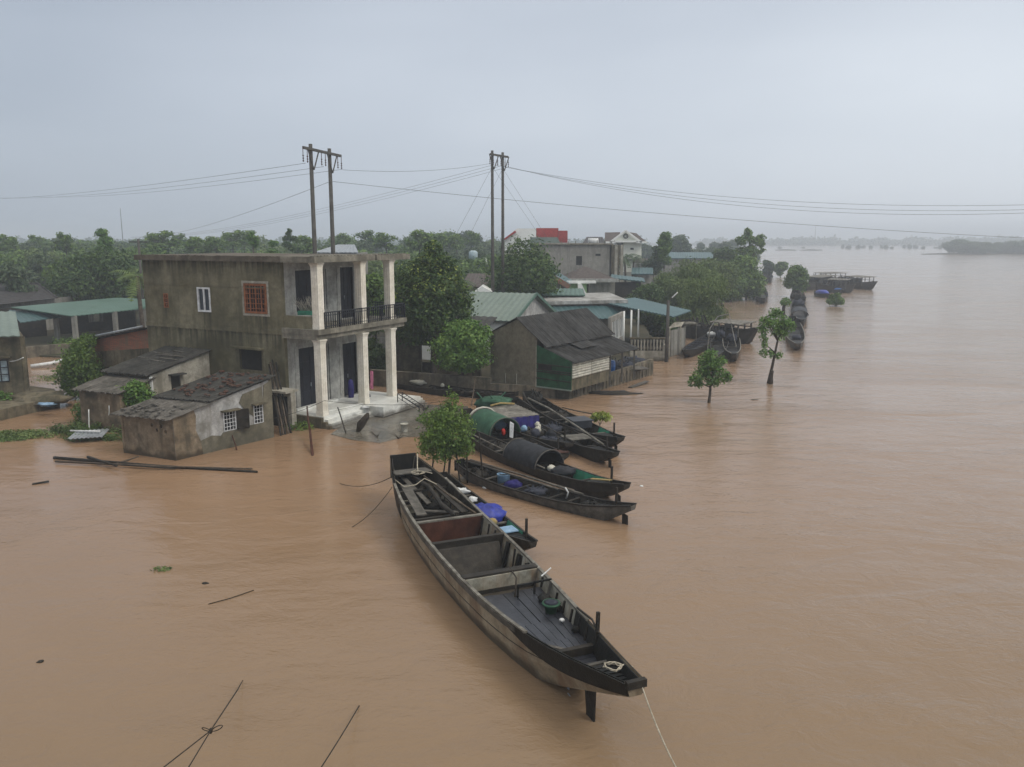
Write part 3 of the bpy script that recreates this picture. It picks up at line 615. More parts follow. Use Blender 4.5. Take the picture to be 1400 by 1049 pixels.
w = MB(LB); w.wall((k0.x - 3, k0.y + 1.2), (k1.x, k1.y - .6), 0, 2.85, .2, [(5, 6.2, 0, 2.2), (9, 10.5, 1, 2.2)]); w.wall((k1.x, k1.y - .6), (k2.x + .5, k2.y + 2.5), 0, 2.9, .2, [(2, 3.2, 0, 2.2), (4.5, 5.6, 1, 2.2)]); w.build('back_wall', 'wood_dark', LB)
g0 = at(-10, 418, 3.2); g1 = at(78, 408, 3.2); g2 = atd(52, 388, g1.y + 5); g3 = atd(-10, 389, g1.y + 5)
LT = thing('tiled_house', 'low house under a grey ribbed tile roof at the left edge behind the veranda', 'house', (g0.x, g0.y, 0))
w = MB(LT)
def tiles(w, a, b_, c, d, rows=14):
    for i in range(rows):
        q0 = a.lerp(d, i / rows); q1 = b_.lerp(c, i / rows); r0 = a.lerp(d, (i + 1) / rows); r1 = b_.lerp(c, (i + 1) / rows)
        w.sheet(q0 + Z * .04, q1 + Z * .04, r1, r0, 0, th=.03)
tiles(w, g0, g1, g2, g3); w.build('roof', 'tile_roof', LT)
w = MB(LT); w.tube([g1 + Z * .05, g2 + Z * .05, g3 + Z * .05], .09, 6); w.build('roof_ridge', 'tile_roof', LT)
w = MB(LT); w.wall(xy(g0 + Vector((-2, .6, 0))), xy(g1 + Vector((-.6, .6, 0))), 0, 3.15, .2); w.wall(xy(g1 + Vector((-.6, .6, 0))), xy(g1 + Vector((-.6, 8, 0))), 0, 3.15, .2); w.build('wall', 'grey_concrete', LT)
hc = at(42, 553, 0); hz_ = hc + Vector((-6, -1.9, 0))
LH = thing('house', 'stained concrete house corner with a pale mint roof and barred window at the left edge', 'house', hz_)
w = MB(LH); w.wall(xy(hz_), xy(hc), -.3, 3.75, .2, [(4.3, 5.4, 1.35, 2.5)]); w.build('front_wall', 'mossy_wall', LH)
w = MB(LH); w.wall(xy(hc), xy(hc + Vector((-4.0, 6, 0))), -.3, 3.75, .2); w.build('side_wall', 'mossy_wall', LH)
w = MB(LH); w.sheet(hz_ + Vector((-.5, -.4, 3.85)), hc + Vector((.05, -.4, 3.85)), hc + Vector((-2.9, 4.3, 4.75)), hz_ + Vector((-2.9, 4.3, 4.75)), 0, th=.06); w.build('roof', 'mint_roof', LH)
df = (hc - hz_).normalized(); nf = Vector((df.y, -df.x, 0))
w = MB(LH)
for i in range(4): p = hz_ + df * (4.3 + 1.1 * i / 3) + nf * .02; w.bar(p + Z * 1.35, p + Z * 2.5, .045)
for i in range(4): p = hz_ + nf * .02 + Z * (1.35 + 1.15 * i / 3); w.bar(p + df * 4.3, p + df * 5.4, .045)
o = w.build('window', 'dark_steel', LH)
w = MB(LH); p = hz_ + df * 4.3 - nf * .1; w.prism([p + Z * 1.35, p + df * 1.1 + Z * 1.35, p + df * 1.1 + Z * 2.5, p + Z * 2.5], nf * .02); w.build('pane', 'pale_blue_roof', o)
w = MB(LH); p = hz_ + df * 3.4 + nf * .12; w.bar(p - Z * .3, p + Z * 3.0, .25); w.build('pillar', 'pale_wall', LH)
w = MB(LH); p = hz_ + df * 4.1 + Z * 2.65; w.prism([p, p + df * 1.5, p + df * 1.5 + nf * .3, p + nf * .3], .08); w.build('window_hood', 'mossy_wall', LH)
mb = MB(); q = [at(-60, 590), at(82, 556), at(76, 545), at(42, 540), at(30, 556), at(-40, 560)]; mb.prism([(p.x, p.y, -.2) for p in q], .75)
mb.blob(at(55, 545, .5), (1.6, 1.2, .35), 3, 12, .25); mb.build('garden_wall', 'mossy_wall', label='dark mossy garden wall with rubble behind the left edge house', cat='wall', loc=at(60, 552))
mb = MB(); p = at(62, 553, .6); mb.blob(p, (.5, .2, .08), 4, 16, .5); mb.build('tarpaulin', 'plastic_paleblue', label='crumpled pale blue plastic on the dark garden wall', cat='tarpaulin', loc=p)
mb = MB(); a_ = at(-30, 496, .0); b_ = at(100, 484, 0); mb.prism([a_, b_, b_ + Vector((0, .35, 0)), a_ + Vector((0, .35, 0))], .85); mb.build('terrace_wall', 'retaining', label='low concrete terrace wall in front of the veranda posts', cat='wall', loc=a_)
mb = MB(); mb.tube([at(42, 501, .15), at(70, 497, .25), at(95, 490, .45), at(103, 487, .5)], .13, 8); mb.build('drain_pipe', 'plastic_white', label='white drain pipe lying along the flooded yard at left', cat='pipe', loc=at(42, 501))
mb = MB(); mb.tube(curve_pts(at(4, 493, 2.4), atd(32, 489, 43), .12), .03, 6); mb.build('hose', 'plastic_white', label='white hose strung across the left edge house wall', cat='hose', loc=at(4, 493, 2.4))

# ------------------------------------------------------------------ grey gabled house on its retaining wall
G = Vector((.3, 47.0, 0)); gr = Vector((.585, .811, 0)); go_ = Vector((.811, -.585, 0)); z0 = .62
GH = thing('gabled_house', 'grey gabled house with a dark sheet roof and a green boarded annex', 'house', G + Z * z0)
def gp_(w_, s_, z): return G + go_ * w_ + gr * s_ + Z * z
w = MB(GH); q = [gp_(-1.95, 0, z0), gp_(1.35, 0, z0), gp_(1.35, 0, 3.42), gp_(0, 0, 4.42), gp_(-1.95, 0, 3.5)]; w.prism(q, gr * .2)
w.build('gable_wall', 'gable_wall', GH)
w = MB(GH); w.wall(xy(gp_(1.9, .2, 0)), xy(gp_(1.9, 7.6, 0)), z0, 3.0, .15); w.wall(xy(gp_(-1.95, 7.6, 0)), xy(gp_(-1.95, .2, 0)), z0, 3.4, .15); w.build('side_wall', 'grey_concrete', GH)
q = [gp_(-1.95, 7.6, z0), gp_(1.9, 7.6, z0), gp_(1.9, 7.6, 3.05), gp_(0, 7.6, 4.4), gp_(-1.95, 7.6, 3.5)]; w = MB(GH); w.prism(q, gr * -.15); w.build('back_gable', 'grey_concrete', GH)
w = MB(GH); w.sheet(gp_(2.15, -.15, 2.98), gp_(2.15, 7.8, 2.98), gp_(0, 7.8, 4.55), gp_(0, -.15, 4.55), 44, .012, .03, 3, .04)
w.sheet(gp_(-2.2, 7.8, 3.42), gp_(-2.2, -.1, 3.42), gp_(-.01, -.1, 4.53), gp_(-.01, 7.8, 4.53), 44, .012, .03, 2, .02); w.build('roof', 'fibre_roof', GH)
w = MB(GH); w.sheet(gp_(3.95, .0, 2.22), gp_(3.95, 7.7, 2.22), gp_(1.95, 7.7, 2.86), gp_(1.95, .0, 2.86), 44, .012, .03, 3, .04)
w.sheet(gp_(2.9, 2.4, 2.70), gp_(2.9, 4.3, 2.70), gp_(2.0, 4.3, 2.98), gp_(2.0, 2.4, 2.98), 6, .02, .03, 1); w.build('lower_roof', 'fibre_roof', GH)
w = MB(GH); q = [gp_(1.353, -.02, z0), gp_(3.7, -.02, z0), gp_(3.7, -.02, 2.25), gp_(1.353, -.02, 3.05)]; w.prism(q, gr * .06)
w.build('annex_board', 'green_board', GH)
for z in (1.15, 1.55, 1.66, 1.98): w = MB(GH); w.bar(gp_(1.38, -.05, z), gp_(3.7, -.05, z - .03), .04, .05); w.build('batten', 'wood_dark', GH)
w = MB(GH); w.bar(gp_(1.38, -.04, z0 + .03), gp_(3.72, -.04, z0 + .03), .1, .07); w.build('sill_board', 'mint_roof', GH)
w = MB(GH); q = [gp_(1.5, -.045, 1.68), gp_(2.4, -.045, 1.68), gp_(2.4, -.045, 1.96), gp_(1.5, -.045, 1.96)]; w.prism(q, gr * .02); w.build('annex_opening', 'wood_black', GH)
for wa, za in ((1.36, 3.3), (0, 1.25), (-.8, 1.2)): w = MB(GH); w.bar(gp_(wa, -.05, z0), gp_(wa, -.05, za), .045); w.build('drain_pipe', 'pale_wall', GH)
w = MB(GH); w.wall(xy(gp_(3.66, .06, 0)), xy(gp_(3.66, 4.35, 0)), z0, 1.32, .12); w.build('annex_wall', 'mossy_wall', GH)
w = MB(GH)
for j in range(6):
    for k in range(2):
        a_ = gp_(3.68, .1 + k * 2.1, 1.36 + j * .145); w.tube([a_, a_ + gr * 1.1 + Z * random.uniform(-.02, .02), a_ + gr * 2.0], .075, 7)
w.build('stacked_sacks', 'sack_white', GH)
w = MB(GH)
for s_ in (4.4, 5.9, 7.5): w.bar(gp_(3.68, s_, .3), gp_(3.68, s_, 2.24), .1)
w.build('veranda_post', 'wood_grey', GH)
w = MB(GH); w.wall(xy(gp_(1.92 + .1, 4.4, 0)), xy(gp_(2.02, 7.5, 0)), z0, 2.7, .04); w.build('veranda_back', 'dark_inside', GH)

rw0 = Vector((-8.8, 50.0, 0)); rw1 = Vector((-1.28, 46.99, 0)); rw2 = Vector((3.24, 45.60, 0)); rw3 = Vector((9.48, 54.30, 0))
RW = thing('retaining_wall', 'stained concrete retaining wall with drain slots under the grey gabled house', 'wall', rw2)
w = MB(RW); w.wall(xy(rw0), xy(rw1), -.4, 1.0, .3); w.wall(xy(rw1), xy(rw2), -.4, .66, .3); w.build('front_wall', 'retaining', RW)
slots = [(.5 + i * .34, .5 + i * .34 + .08, .1, .42) for i in range(28) if i % 5 != 4]
w = MB(RW); w.wall(xy(rw2), xy(rw3), -.4, .70, .25, slots, z1b=1.05)
dd = (rw3 - rw2).normalized(); no = Vector((dd.y, -dd.x, 0))
for i in range(24): p = rw2 + dd * (.3 + i * .44) + no * .02; w.bar(p - Z * .3, p + Z * (.58 + .012 * i), .07, .05)
w.build('slotted_wall', 'retaining', RW)
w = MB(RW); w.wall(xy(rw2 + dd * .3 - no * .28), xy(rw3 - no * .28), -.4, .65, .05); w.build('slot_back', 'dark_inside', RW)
w = MB(RW); w.prism([rw2 - no * .3 + Z * .3, rw3 - no * .3 + Z * .3, rw3 - no * 2.6 + Z * .3, rw2 - no * 2.0 + Z * .3], .35); w.build('terrace', 'retaining', RW)
def lump(name, p, r, mat, label, cat, seed=1, rough=.25):
    m = MB().blob(p, r, seed, 14, rough * .8)
    if name in ('net_heap', 'engine', 'gear', 'net', 'net_heap') and max(r) > .3:
        rd = random.Random(seed)
        for i in range(5):
            a = rd.uniform(0, 6.3); q = Vector(p) + Vector((math.cos(a) * r[0] * .6, math.sin(a) * r[1] * .6, r[2] * .3)); m.blob(q, (r[0] * .4, r[1] * .4, r[2] * rd.uniform(.4, .8)), i, 8, .4)
        for i in range(6):
            a = rd.uniform(0, 6.3); q = Vector(p) + Vector((math.cos(a) * r[0] * .5, math.sin(a) * r[1] * .5, 0)); m.bar(q, q + Vector((rd.uniform(-.6, .6) * r[0], rd.uniform(-.6, .6) * r[1], r[2] * rd.uniform(.9, 1.7))), .05)
    return m.build(name, mat, label=label, cat=cat, loc=p)
bp = rw2.lerp(rw3, .60) - no * .9 + Z * .66
t = thing('drum', 'blue plastic drum on the veranda terrace at the right end of the grey house', 'drum', bp); k = MB(); k.lathe((0, 0, 0), [(.27, 0), (.3, .05), (.3, .3), (.31, .32), (.3, .35), (.3, .62), (.27, .68)], 14); k.build('barrel', 'plastic_blue', t); k = MB(); k.lathe((0, 0, .681), [(.25, 0), (.25, .05), (.1, .06)], 12); k.build('lid', 'plastic_blue', t)
sh = [('net_heap', 'cloth_dark', 'dark fishing net heap on the veranda terrace beside the blue drum', 'net', .72), ('net_heap', 'hood_black', 'black tangled net on the end of the slotted wall terrace', 'net', .86), ('sack', 'cloth_dark', 'slumped dark sack farthest along the slotted wall terrace', 'sack', .94)]
for i, (n_, m_, l_, c__, f) in enumerate(sh):
    p = rw2.lerp(rw3, f) - no * (.9 + .2 * i) + Z * .85; lump(n_, p, (.8, .5, .3), m_, l_, c__, i, .45)
k = MB(); p = rw2.lerp(rw3, .75) - no * .4 + Z * .72; k.blob(p, (1.0, .6, .16), 5, 10, .3)
for i in range(7): a_ = p + dd * random.uniform(-.5, .5) - no * random.uniform(-.2, .2); k.bar(a_, a_ + dd * random.uniform(-1, 1) + no * random.uniform(-.6, .3) + Z * random.uniform(.1, .6), .07)
k.build('plank_pile', 'wood_grey', label='grey scrap planks piled on the slotted wall terrace', cat='planks', loc=p)
mb = MB(); p = at(838, 538, 0); mb.blob(p, (1.5, .6, .12), 3, 12, .4); mb.build('driftwood', 'wood_dark', label='dark debris raft floating against the slotted wall foot', cat='debris', loc=p)
mb = MB(); p = at(872, 527, 0); mb.bar(p + Vector((-.6, -.9, .02)), p + Vector((.7, .8, .12)), .3, .06); mb.build('board', 'wood_grey', label='grey board floating off the end of the slotted wall', cat='board', loc=p)

# mint gabled house
mn = Vector((-.15, 57, 0)); mf = Vector((3.1, 64, 0)); mc = (mn + mf) / 2; md = Vector((-.907, .42, 0))
MH = thing('gabled_house', 'long house with a mint green sheet roof and white gable behind the grey house', 'house', mn)
w = MB(MH); dp = (mf - mn).normalized()
q = [mn + dp * .3, mf - dp * .3, mf - dp * .3 + Z * 3.3, mc + Z * 4.85, mn + dp * .3 + Z * 3.3]; w.prism(q, md * .2); w.build('gable_wall', 'shed_plaster', MH)
w = MB(MH); w.wall(xy(mn + dp * .35 + md * 9.5), xy(mn + dp * .35 + md * .2), 0, 3.3, .2); w.build('side_wall', 'white_paint', MH)
w = MB(MH); w.sheet(mn - md * .35 + Z * 3.32, mn + md * 10 + Z * 3.32, mc + md * 10 + Z * 5.02, mc - md * .35 + Z * 5.02, 0, th=.1); w.sheet(mc - md * .35 + Z * 5.02, mc + md * 10 + Z * 5.02, mf + md * 10 + Z * 3.32, mf - md * .35 + Z * 3.32, 0, th=.1); w.build('roof', 'mint_roof', MH)
w = MB(MH); w.bar(mn - md * .37 + Z * 3.30, mc - md * .37 + Z * 5.0, .1, .2); w.bar(mf - md * .37 + Z * 3.30, mc - md * .37 + Z * 5.0, .1, .2); w.build('barge_board', 'green_roof', MH)
# blank wall filling below between tree and mint house
# flat roofed house + teal awning
def box_house(name, label, px0, px1, pyt, d, depth, mat, wins=(), rootcat='house', base=0., skew=0., fascia=None):
    a_ = atd(px0, pyt, d); b_ = atd(px1, pyt, d + skew); zt = a_.z; b_.z = zt
    t = thing(name, label, rootcat, (a_.x, a_.y, base)); p = Vector((a_.x, a_.y, 0)); q = Vector((b_.x, b_.y, 0)); u = (q - p).normalized(); n_ = Vector((-u.y, u.x, 0)); Lw = (q - p).length
    w = MB(t); hs = [(Lw * f0, Lw * f1, base + (zt - base) * g0, base + (zt - base) * g1) for f0, f1, g0, g1 in wins]
    w.wall(xy(p), xy(q), base, zt, .2, hs); w.wall(xy(q), xy(q + n_ * depth), base, zt, .2); w.wall(xy(q + n_ * depth), xy(p + n_ * depth), base, zt, .2); w.wall(xy(p + n_ * depth), xy(p), base, zt, .2); w.build('wall', mat, t)
    for k_ in hs:
        w = MB(t); c = p + u * k_[0] + n_ * .1; w.prism([c + Z * k_[2], c + u * (k_[1] - k_[0]) + Z * k_[2], c + u * (k_[1] - k_[0]) + Z * k_[3], c + Z * k_[3]], n_ * .02); w.build('window', 'dark_inside', t)
    return t, p, q, u, n_, zt
t, p, q, u, n_, zt = box_house('flat_roofed_house', 'flat roofed concrete house in front of the light green wall', 748, 846, 416, 70, 8, 'grey_concrete', [(.1, .2, .1, .6), (.5, .6, .3, .6)], skew=1.5)
w = MB(t); w.prism([p - u * .6 - n_ * .6 + Z * zt, q + u * .6 - n_ * .6 + Z * zt, q + u * 2.4 + n_ * 9 + Z * zt, p - u * 1.5 + n_ * 9 + Z * zt], .28); w.build('roof_slab', 'shed_plaster', t)
w = MB(t); w.sheet(p - u * .6 - n_ * 3.6 + Z * (zt - 1.0), q + u * .2 - n_ * 3.2 + Z * (zt - 1.0), q + u * .5 - n_ * .3 + Z * (zt - .15), p - u * .6 - n_ * .3 + Z * (zt - .15), 0, th=.06); w.build('awning', 'teal_roof', t)
AW = thing('veranda', 'wide teal metal awning on slim white posts over a balustraded terrace by the river', 'veranda', at(865, 488, 0))
a_ = at(820, 412.5, 3.55); b_ = at(868, 407, 3.55); c = at(945, 424.5, 3.2); d = at(921, 433, 3.15)
w = MB(AW); w.sheet(a_, d, c, b_, 0, th=.09); w.build('roof', 'teal_roof', AW)
for px, py in ((852, 478), (862, 476), (872, 474)):
    p = at(px, py, .3); w = MB(AW); w.tube([p, p + Z * 3.05], .075, 7); w.build('post', 'white_paint', AW)
w = MB(AW); p0 = at(834, 487, .3); p1 = at(852, 475, .3); w.wall(xy(p0), xy(p1), .2, 3.2, .2, [(.6, (p1 - p0).length - .6, 1.3, 2.8)]); w.build('wall', 'grey_concrete', AW)
w = MB(AW); L_ = (p1 - p0).length; dq = (p1 - p0).normalized(); nq = Vector((dq.y, -dq.x, 0))
for i in range(8): p = p0 + dq * (.6 + (L_ - 1.2) * i / 7) + nq * .03; w.bar(p + Z * 1.0, p + Z * 2.5, .05)
w.build('window_bars', 'white_paint', AW)
p0 = at(861, 490, .2); p1 = at(909, 490, .2)
w = MB(AW); w.wall(xy(p0), xy(p1), -.3, .75, .2); w.build('parapet', 'pale_wall', AW)
w = MB(AW); w.wall(xy(p0), xy(p1), 1.62, 1.75, .2); w.build('handrail', 'mossy_wall', AW)
w = MB(AW); w.wall((p0.x, p0.y + .5), (p1.x, p1.y + .5), .3, 1.6, .1); w.build('balustrade_back', 'wood_dark', AW)
for i in range(11):
    p = p0.lerp(p1, (i + .5) / 11) + Vector((0, .1, 0)); w = MB(AW); w.lathe((p.x, p.y, .75), [(.06, 0), (.1, .2), (.05, .5), (.09, .75), (.06, .87)], 8); w.build('baluster', 'pale_wall', AW)
w = MB(AW); w.wall(xy(p1 + Vector((0, -.1, 0))), xy(at(920, 482, 0)), -.3, 1.2, .2); w.build('end_wall', 'pale_wall', AW)
for i, (xa, xb) in enumerate(((917, 926), (928, 935))):
    a_ = at(xa, 488 - i * 3, 0); b_ = at(xb, 485 - i * 3, 0); mb = MB(); mb.wall(xy(a_), xy(b_), -.3, 2.0, .15); mb.bar(Vector((b_.x, b_.y - .05, -.2)), Vector((b_.x, b_.y - .05, 2.1)), .12)
    mb.build('fence_panel', 'grey_concrete', label=('grey concrete fence panel nearest the lamp pole', 'grey concrete fence panel farther from the lamp pole, nearer the dark hull')[i], cat='fence', loc=a_)
a_ = at(914, 449, 2.4); mb = MB(); mb.sheet(a_, at(932, 446, 2.5), at(936, 440, 2.8), at(922, 441, 2.8), 0, th=.06)
for q_ in ((916, 449), (931, 446)): e_ = at(*q_, 2.4); mb.bar(e_, Vector((e_.x, e_.y, .1)), .08)
mb.build('canopy', 'pale_wall', label='small pale canopy on posts behind the lamp pole', cat='canopy', loc=Vector((a_.x, a_.y, 0)))
mb = MB(); ta = at(934, 440, 2.4); tb = at(952, 443, 2.3)
mb.tube([at(937, 466, 0), ta, tb, at(952, 466, 0)], .05, 6); mb.blob((ta + tb) / 2 - Z * .1, (.8, .3, .2), 1, 8, .3); mb.build('net_rack', 'gunwale_grey', label='net drying rack over the water behind the fence panels', cat='rack', loc=at(937, 466, 0))
# lamp pole
lp = at(911, 495, 0); t = thing('lamp_pole', 'grey concrete lamp pole standing in the water beside the teal awning', 'lamp pole', lp)
w = MB(t); w.tube([lp - Z * .5, Vector((lp.x, lp.y, atd(911, 411, lp.y).z))], .15, 8, .11); w.build('pole', 'pole_concrete', t)
tp = Vector((lp.x, lp.y, atd(911, 414, lp.y).z)); w = MB(t); w.tube([tp, tp + Vector((.15, 0, .25)), tp + Vector((.35, -.1, .5))], .03, 6); w.build('arm', 'pole_concrete', t)
w = MB(t); w.bar(tp + Vector((.25, -.05, .38)), tp + Vector((.6, -.2, .75)), .14, .08); w.build('lamp', 'white_paint', t)

# ------------------------------------------------------------------ village behind
t, p, q, u, n_, zt = box_house('concrete_house', 'large bare grey concrete block house with two small dark windows', 728, 836, 335, 105, 10, 'grey_concrete', [(.555, .63, .69, .83), (.80, .865, .83, .865)], skew=0)
w = MB(t); w.prism([p - u * .2 - n_ * .2 + Z * zt, q + u * .2 - n_ * .2 + Z * zt, q + u * .2 + n_ * 10.2 + Z * zt, p - u * .2 + n_ * 10.2 + Z * zt], .18)
for i in range(12): c = p + u * (i * (q - p).length / 11.); w.bar(c + Z * zt, c + Z * (zt + .2 + .45 * random.random()), .07)
w.build('roof_slab', 'slab', t)
w = MB(t); c = q + u * .6; w.bar(c - n_ * .1, c - n_ * .1 + Z * zt, .35); c = q + u * 1.6; w.bar(c + n_ * 2, c + n_ * 2 + Z * zt, .35); w.build('corner_column', 'pale_wall', t)
w = MB(t); w.wall(xy(q + u * .21 + n_ * 4), xy(q + u * 1.6 + n_ * 4), 0, zt, .2); w.build('recessed_wall', 'mossy_wall', t)
# red & white building
RB = thing('red_white_building', 'tall white building with a red clad upper block behind the grey concrete house', 'building', atd(720, 362, 128))
def quadwall(root, pts, d, mat, name, depth=6., lab=None):
    w = MB(root); q_ = [atd(x, y, d) for x, y in pts]; w.prism(q_, Vector((0, depth, 0))); return w.build(name, mat, root, label=lab)
quadwall(RB, [(690, 346), (690, 326), (707, 312.5), (733, 312.5), (733, 346)], 128, 'white_paint', 'wall', 8)
quadwall(RB, [(733.5, 332), (733.5, 312), (763.5, 312), (763.5, 332)], 128.5, 'red_paint', 'red_wall', 8)
quadwall(RB, [(764, 332), (764, 315.5), (776, 315.5), (776, 332)], 129.5, 'red_paint', 'red_wall', 6)
quadwall(RB, [(725, 340), (725, 324.5), (762, 324.5), (770, 340)], 127, 'mint_roof', 'green_front', .8)
quadwall(RB, [(689, 329), (689, 326.5), (704, 315.5), (706, 317.5)], 127.4, 'red_paint', 'roof_edge', 8)
quadwall(RB, [(690, 344), (690, 372), (733, 372), (733, 344)], 128, 'cream_paint', 'lower_wall', 8)
# villa
VD = 138.
VL = thing('villa', 'white two storey villa with a round emblem in its gable and brown tile roof', 'villa', atd(855, 372, VD))
quadwall(VL, [(852.5, 354), (852.5, 331), (877, 331), (877, 354)], VD, 'cream_paint', 'upper_wall', 7)
quadwall(VL, [(842, 372), (842, 331), (852.2, 331), (852.2, 372)], VD + 1.5, 'white_paint', 'side_wall', 6)
quadwall(VL, [(852.5, 372), (852.5, 358), (866, 358), (866, 372)], VD + .8, 'cream_paint', 'lower_wall', 6)
quadwall(VL, [(843.5, 350), (843.5, 333), (852, 333), (852, 350)], VD + 1.2, 'glass_dark', 'window', .2)
quadwall(VL, [(862, 341.5), (862, 339), (866.5, 339), (866.5, 341.5)], VD - .15, 'dark_inside', 'vent', .1)
quadwall(VL, [(839, 330), (855.5, 316.5), (873, 330)], VD - .6, 'cream_paint', 'gable', 3)
w = MB(VL)
for (xa, ya, xb, yb) in ((834, 331.5, 855.5, 315.6), (877, 331.5, 855.5, 315.6), (828, 331.3, 841, 331.3), (870, 331.3, 884, 331.3), (840, 330.2, 872, 330.2)): w.bar(atd(xa, ya, VD - .9), atd(xb, yb, VD - .9), .3, .3)
w.build('roof_trim', 'white_paint', VL)
w = MB(VL); c = atd(855.5, 323, VD - .75)
ring = [c + Vector((math.cos(a) * .36, 0, math.sin(a) * .36)) for a in [i * math.pi / 8 for i in range(17)]]; w.tube(ring, .06, 5); w.tube([r_ * .0 + c + (r_ - c) * .55 for r_ in ring], .04, 5); w.build('emblem', 'dark_inside', VL)
w = MB(VL)
rA_ = [(827, 330), (827, 318), (848, 318), (840, 330)]
q_ = [atd(827, 330.5, VD - 1), atd(842, 330.5, VD - 1), atd(848, 317.5, VD + 4), atd(827, 318, VD + 4)]; w.sheet(*q_, 0, th=.15)
q_ = [atd(872, 330.5, VD - 1), atd(884, 331, VD - 1), atd(870, 319, VD + 4), atd(856, 317, VD + 4)]; w.sheet(*q_, 0, th=.15)
q_ = [atd(855.5, 316.4, VD - .5), atd(876, 330.4, VD - .5), atd(874, 330.4, VD + 6), atd(855, 317.2, VD + 6)]; w.sheet(*q_, 0, th=.15)
w.build('roof', 'tile_roof_brown', VL)
# dark hip roof house and neighbours
def hip(name, label, pts_e, pts_r, dmin, mat_roof, mat_wall, wallpx, wally, d, posts=()):
    t = thing(name, label, 'house', Vector((atd(wallpx[0], wally, d).x, d, 0)))
    a_, b_ = [atd(x, y, d) for x, y in pts_e]; r0, r1 = [atd(x, y, d + 4) for x, y in pts_r]
    w = MB(t); a2 = a_ + Vector((0, 8, 0)); b2 = b_ + Vector((0, 8, 0))
    w.add([a_, b_, r1, r0, a2, b2], [(0, 1, 2, 3), (4, 3, 2, 5), (0, 3, 4), (1, 5, 2), (0, 4, 5, 1)]); w.build('roof', mat_roof, t)
    w = MB(t); x0 = atd(wallpx[0], 390, d + .4).x; x1 = atd(wallpx[1], 390, d + .4).x
    w.wall((x0, d + .5), (x1, d + .5), 0, a_.z - .03, .2, posts); w.wall((x1, d + .7), (x1, d + 7), 0, a_.z - .03, .2); w.build('wall', mat_wall, t); return t, x0, x1, a_.z
t, x0, x1, za = hip('hip_roofed_house', 'grey house with a dark pyramid tile roof and pale porch pillars', [(772, 381.5), (842, 381.5)], [(797, 365), (803, 365)], 92, 'tile_roof_brown', 'grey_concrete', (806, 841), 390, 92, [(1.0, 2.0, 0, 2.6)])
w = MB(t); w.box(x0 - 2.6, x1 + .5, 91.4, 92.2, 0, .1); w = MB(t)
for f in (.0, .42, .72, .98): x = x0 + (x1 - x0) * f; w.box(x - .12 - t.location.x, x + .12 - t.location.x, -.3, -.1, 0, za - .05)
w.build('pillar', 'pale_wall', t)
quadwall(t, [(770, 386), (772, 381.6), (846, 381.6), (846, 386)], 91.5, 'shed_plaster', 'fascia', .6)
t, *_ = box_house('green_house', 'small house with a light green painted wall and white edge', 772, 805, 388, 86, 5, 'lime_paint', [(.3, .42, .3, .6)])
quadwall(t, [(770, 387.8), (770, 384.5), (815, 384.5), (815, 387.5)], 85.5, 'white_paint', 'roof_edge', .8)
quadwall(t, [(790, 404), (790, 388), (795, 388), (803, 404)], 85.2, 'white_paint', 'stair_wall', .3)
RS = thing('red_roofed_house', 'house with a sloping red edged roof beside the big dark round tree', 'house', atd(765, 392, 84))
w = MB(RS); w.sheet(atd(748, 371, 84), atd(779, 389, 84), atd(786, 386, 90), atd(752, 365, 90), 0, th=.1); w.build('roof', 'teal_roof', RS)
w = MB(RS); w.bar(atd(750, 375.5, 83.8), atd(779, 392.5, 83.8), .15, .5); w.build('roof_edge', 'red_brick', RS)
quadwall(RS, [(735, 404), (735, 372), (749, 377), (778, 394), (778, 404)], 84.5, 'shed_plaster', 'wall', 5)
LG = thing('long_low_house', 'long low house with a pale green ridge roof behind the mint roof', 'house', atd(700, 405, 76))
w = MB(LG); w.sheet(atd(676, 402, 74), atd(800, 403.5, 74), atd(797, 394.5, 79), atd(702, 394.5, 79), 0, th=.1); w.sheet(atd(661, 398.5, 74.5), atd(702, 399, 74.5), atd(704, 394, 78), atd(690, 387, 78), 0, th=.1); w.build('roof', 'green_roof', LG)
quadwall(LG, [(662, 412), (662, 401.5), (798, 403.8), (798, 412)], 74.8, 'grey_concrete', 'wall', 4)
WG = thing('white_gable', 'small white gable top poking up behind the mint roof beside the dark tree', 'gable', atd(660, 399, 71))
quadwall(WG, [(648, 400), (659, 391.5), (673, 399)], 71, 'white_paint', 'gable_wall', 3)
def roof_only(name, label, pts, d0, d1, mat, wallmat='grey_concrete', cat='house'):
    t = thing(name, label, cat, Vector((atd(*pts[0], d0).x, d0, 0))); w = MB(t)
    P = [atd(*pts[0], d0), atd(*pts[1], d0), atd(*pts[2], d1), atd(*pts[3], d1)]; w.sheet(*P, 0, th=.12); w.build('roof', mat, t)
    w = MB(t); w.wall((P[0].x + .4, d0 + .5), (P[1].x - .4, d0 + .5), 0, min(P[0].z, P[1].z) - .1, .2, [(1, 2, 1, 2)] if (P[1].x - P[0].x) > 4 else ()); w.wall((P[1].x - .4, d0 + .7), (P[1].x - .4, d1 + 1), 0, P[1].z - .1, .2); w.build('wall', wallmat, t)
roof_only('teal_roofed_shed', 'low shed with a drooping blue green roof right of the dark pyramid roof', [(834, 379.5), (882, 385), (880, 380), (836, 375)], 95, 100, 'teal_roof', 'wood_dark')
roof_only('teal_roofed_house', 'house with a blue green roof below the villa palms', [(863, 374.5), (893, 374.5), (893, 366), (864, 366)], 112, 118, 'teal_roof')
roof_only('teal_roofed_hall', 'long hall with a faded teal roof behind the crowned palm trees', [(905, 353), (975, 353), (975, 345), (905, 345)], 165, 175, 'teal_roof')
roof_only('brown_roofed_house', 'plain brown house wall right of the villa below the trees', [(866, 358), (897, 360), (897, 354), (868, 353)], 132, 137, 'tile_roof_brown')
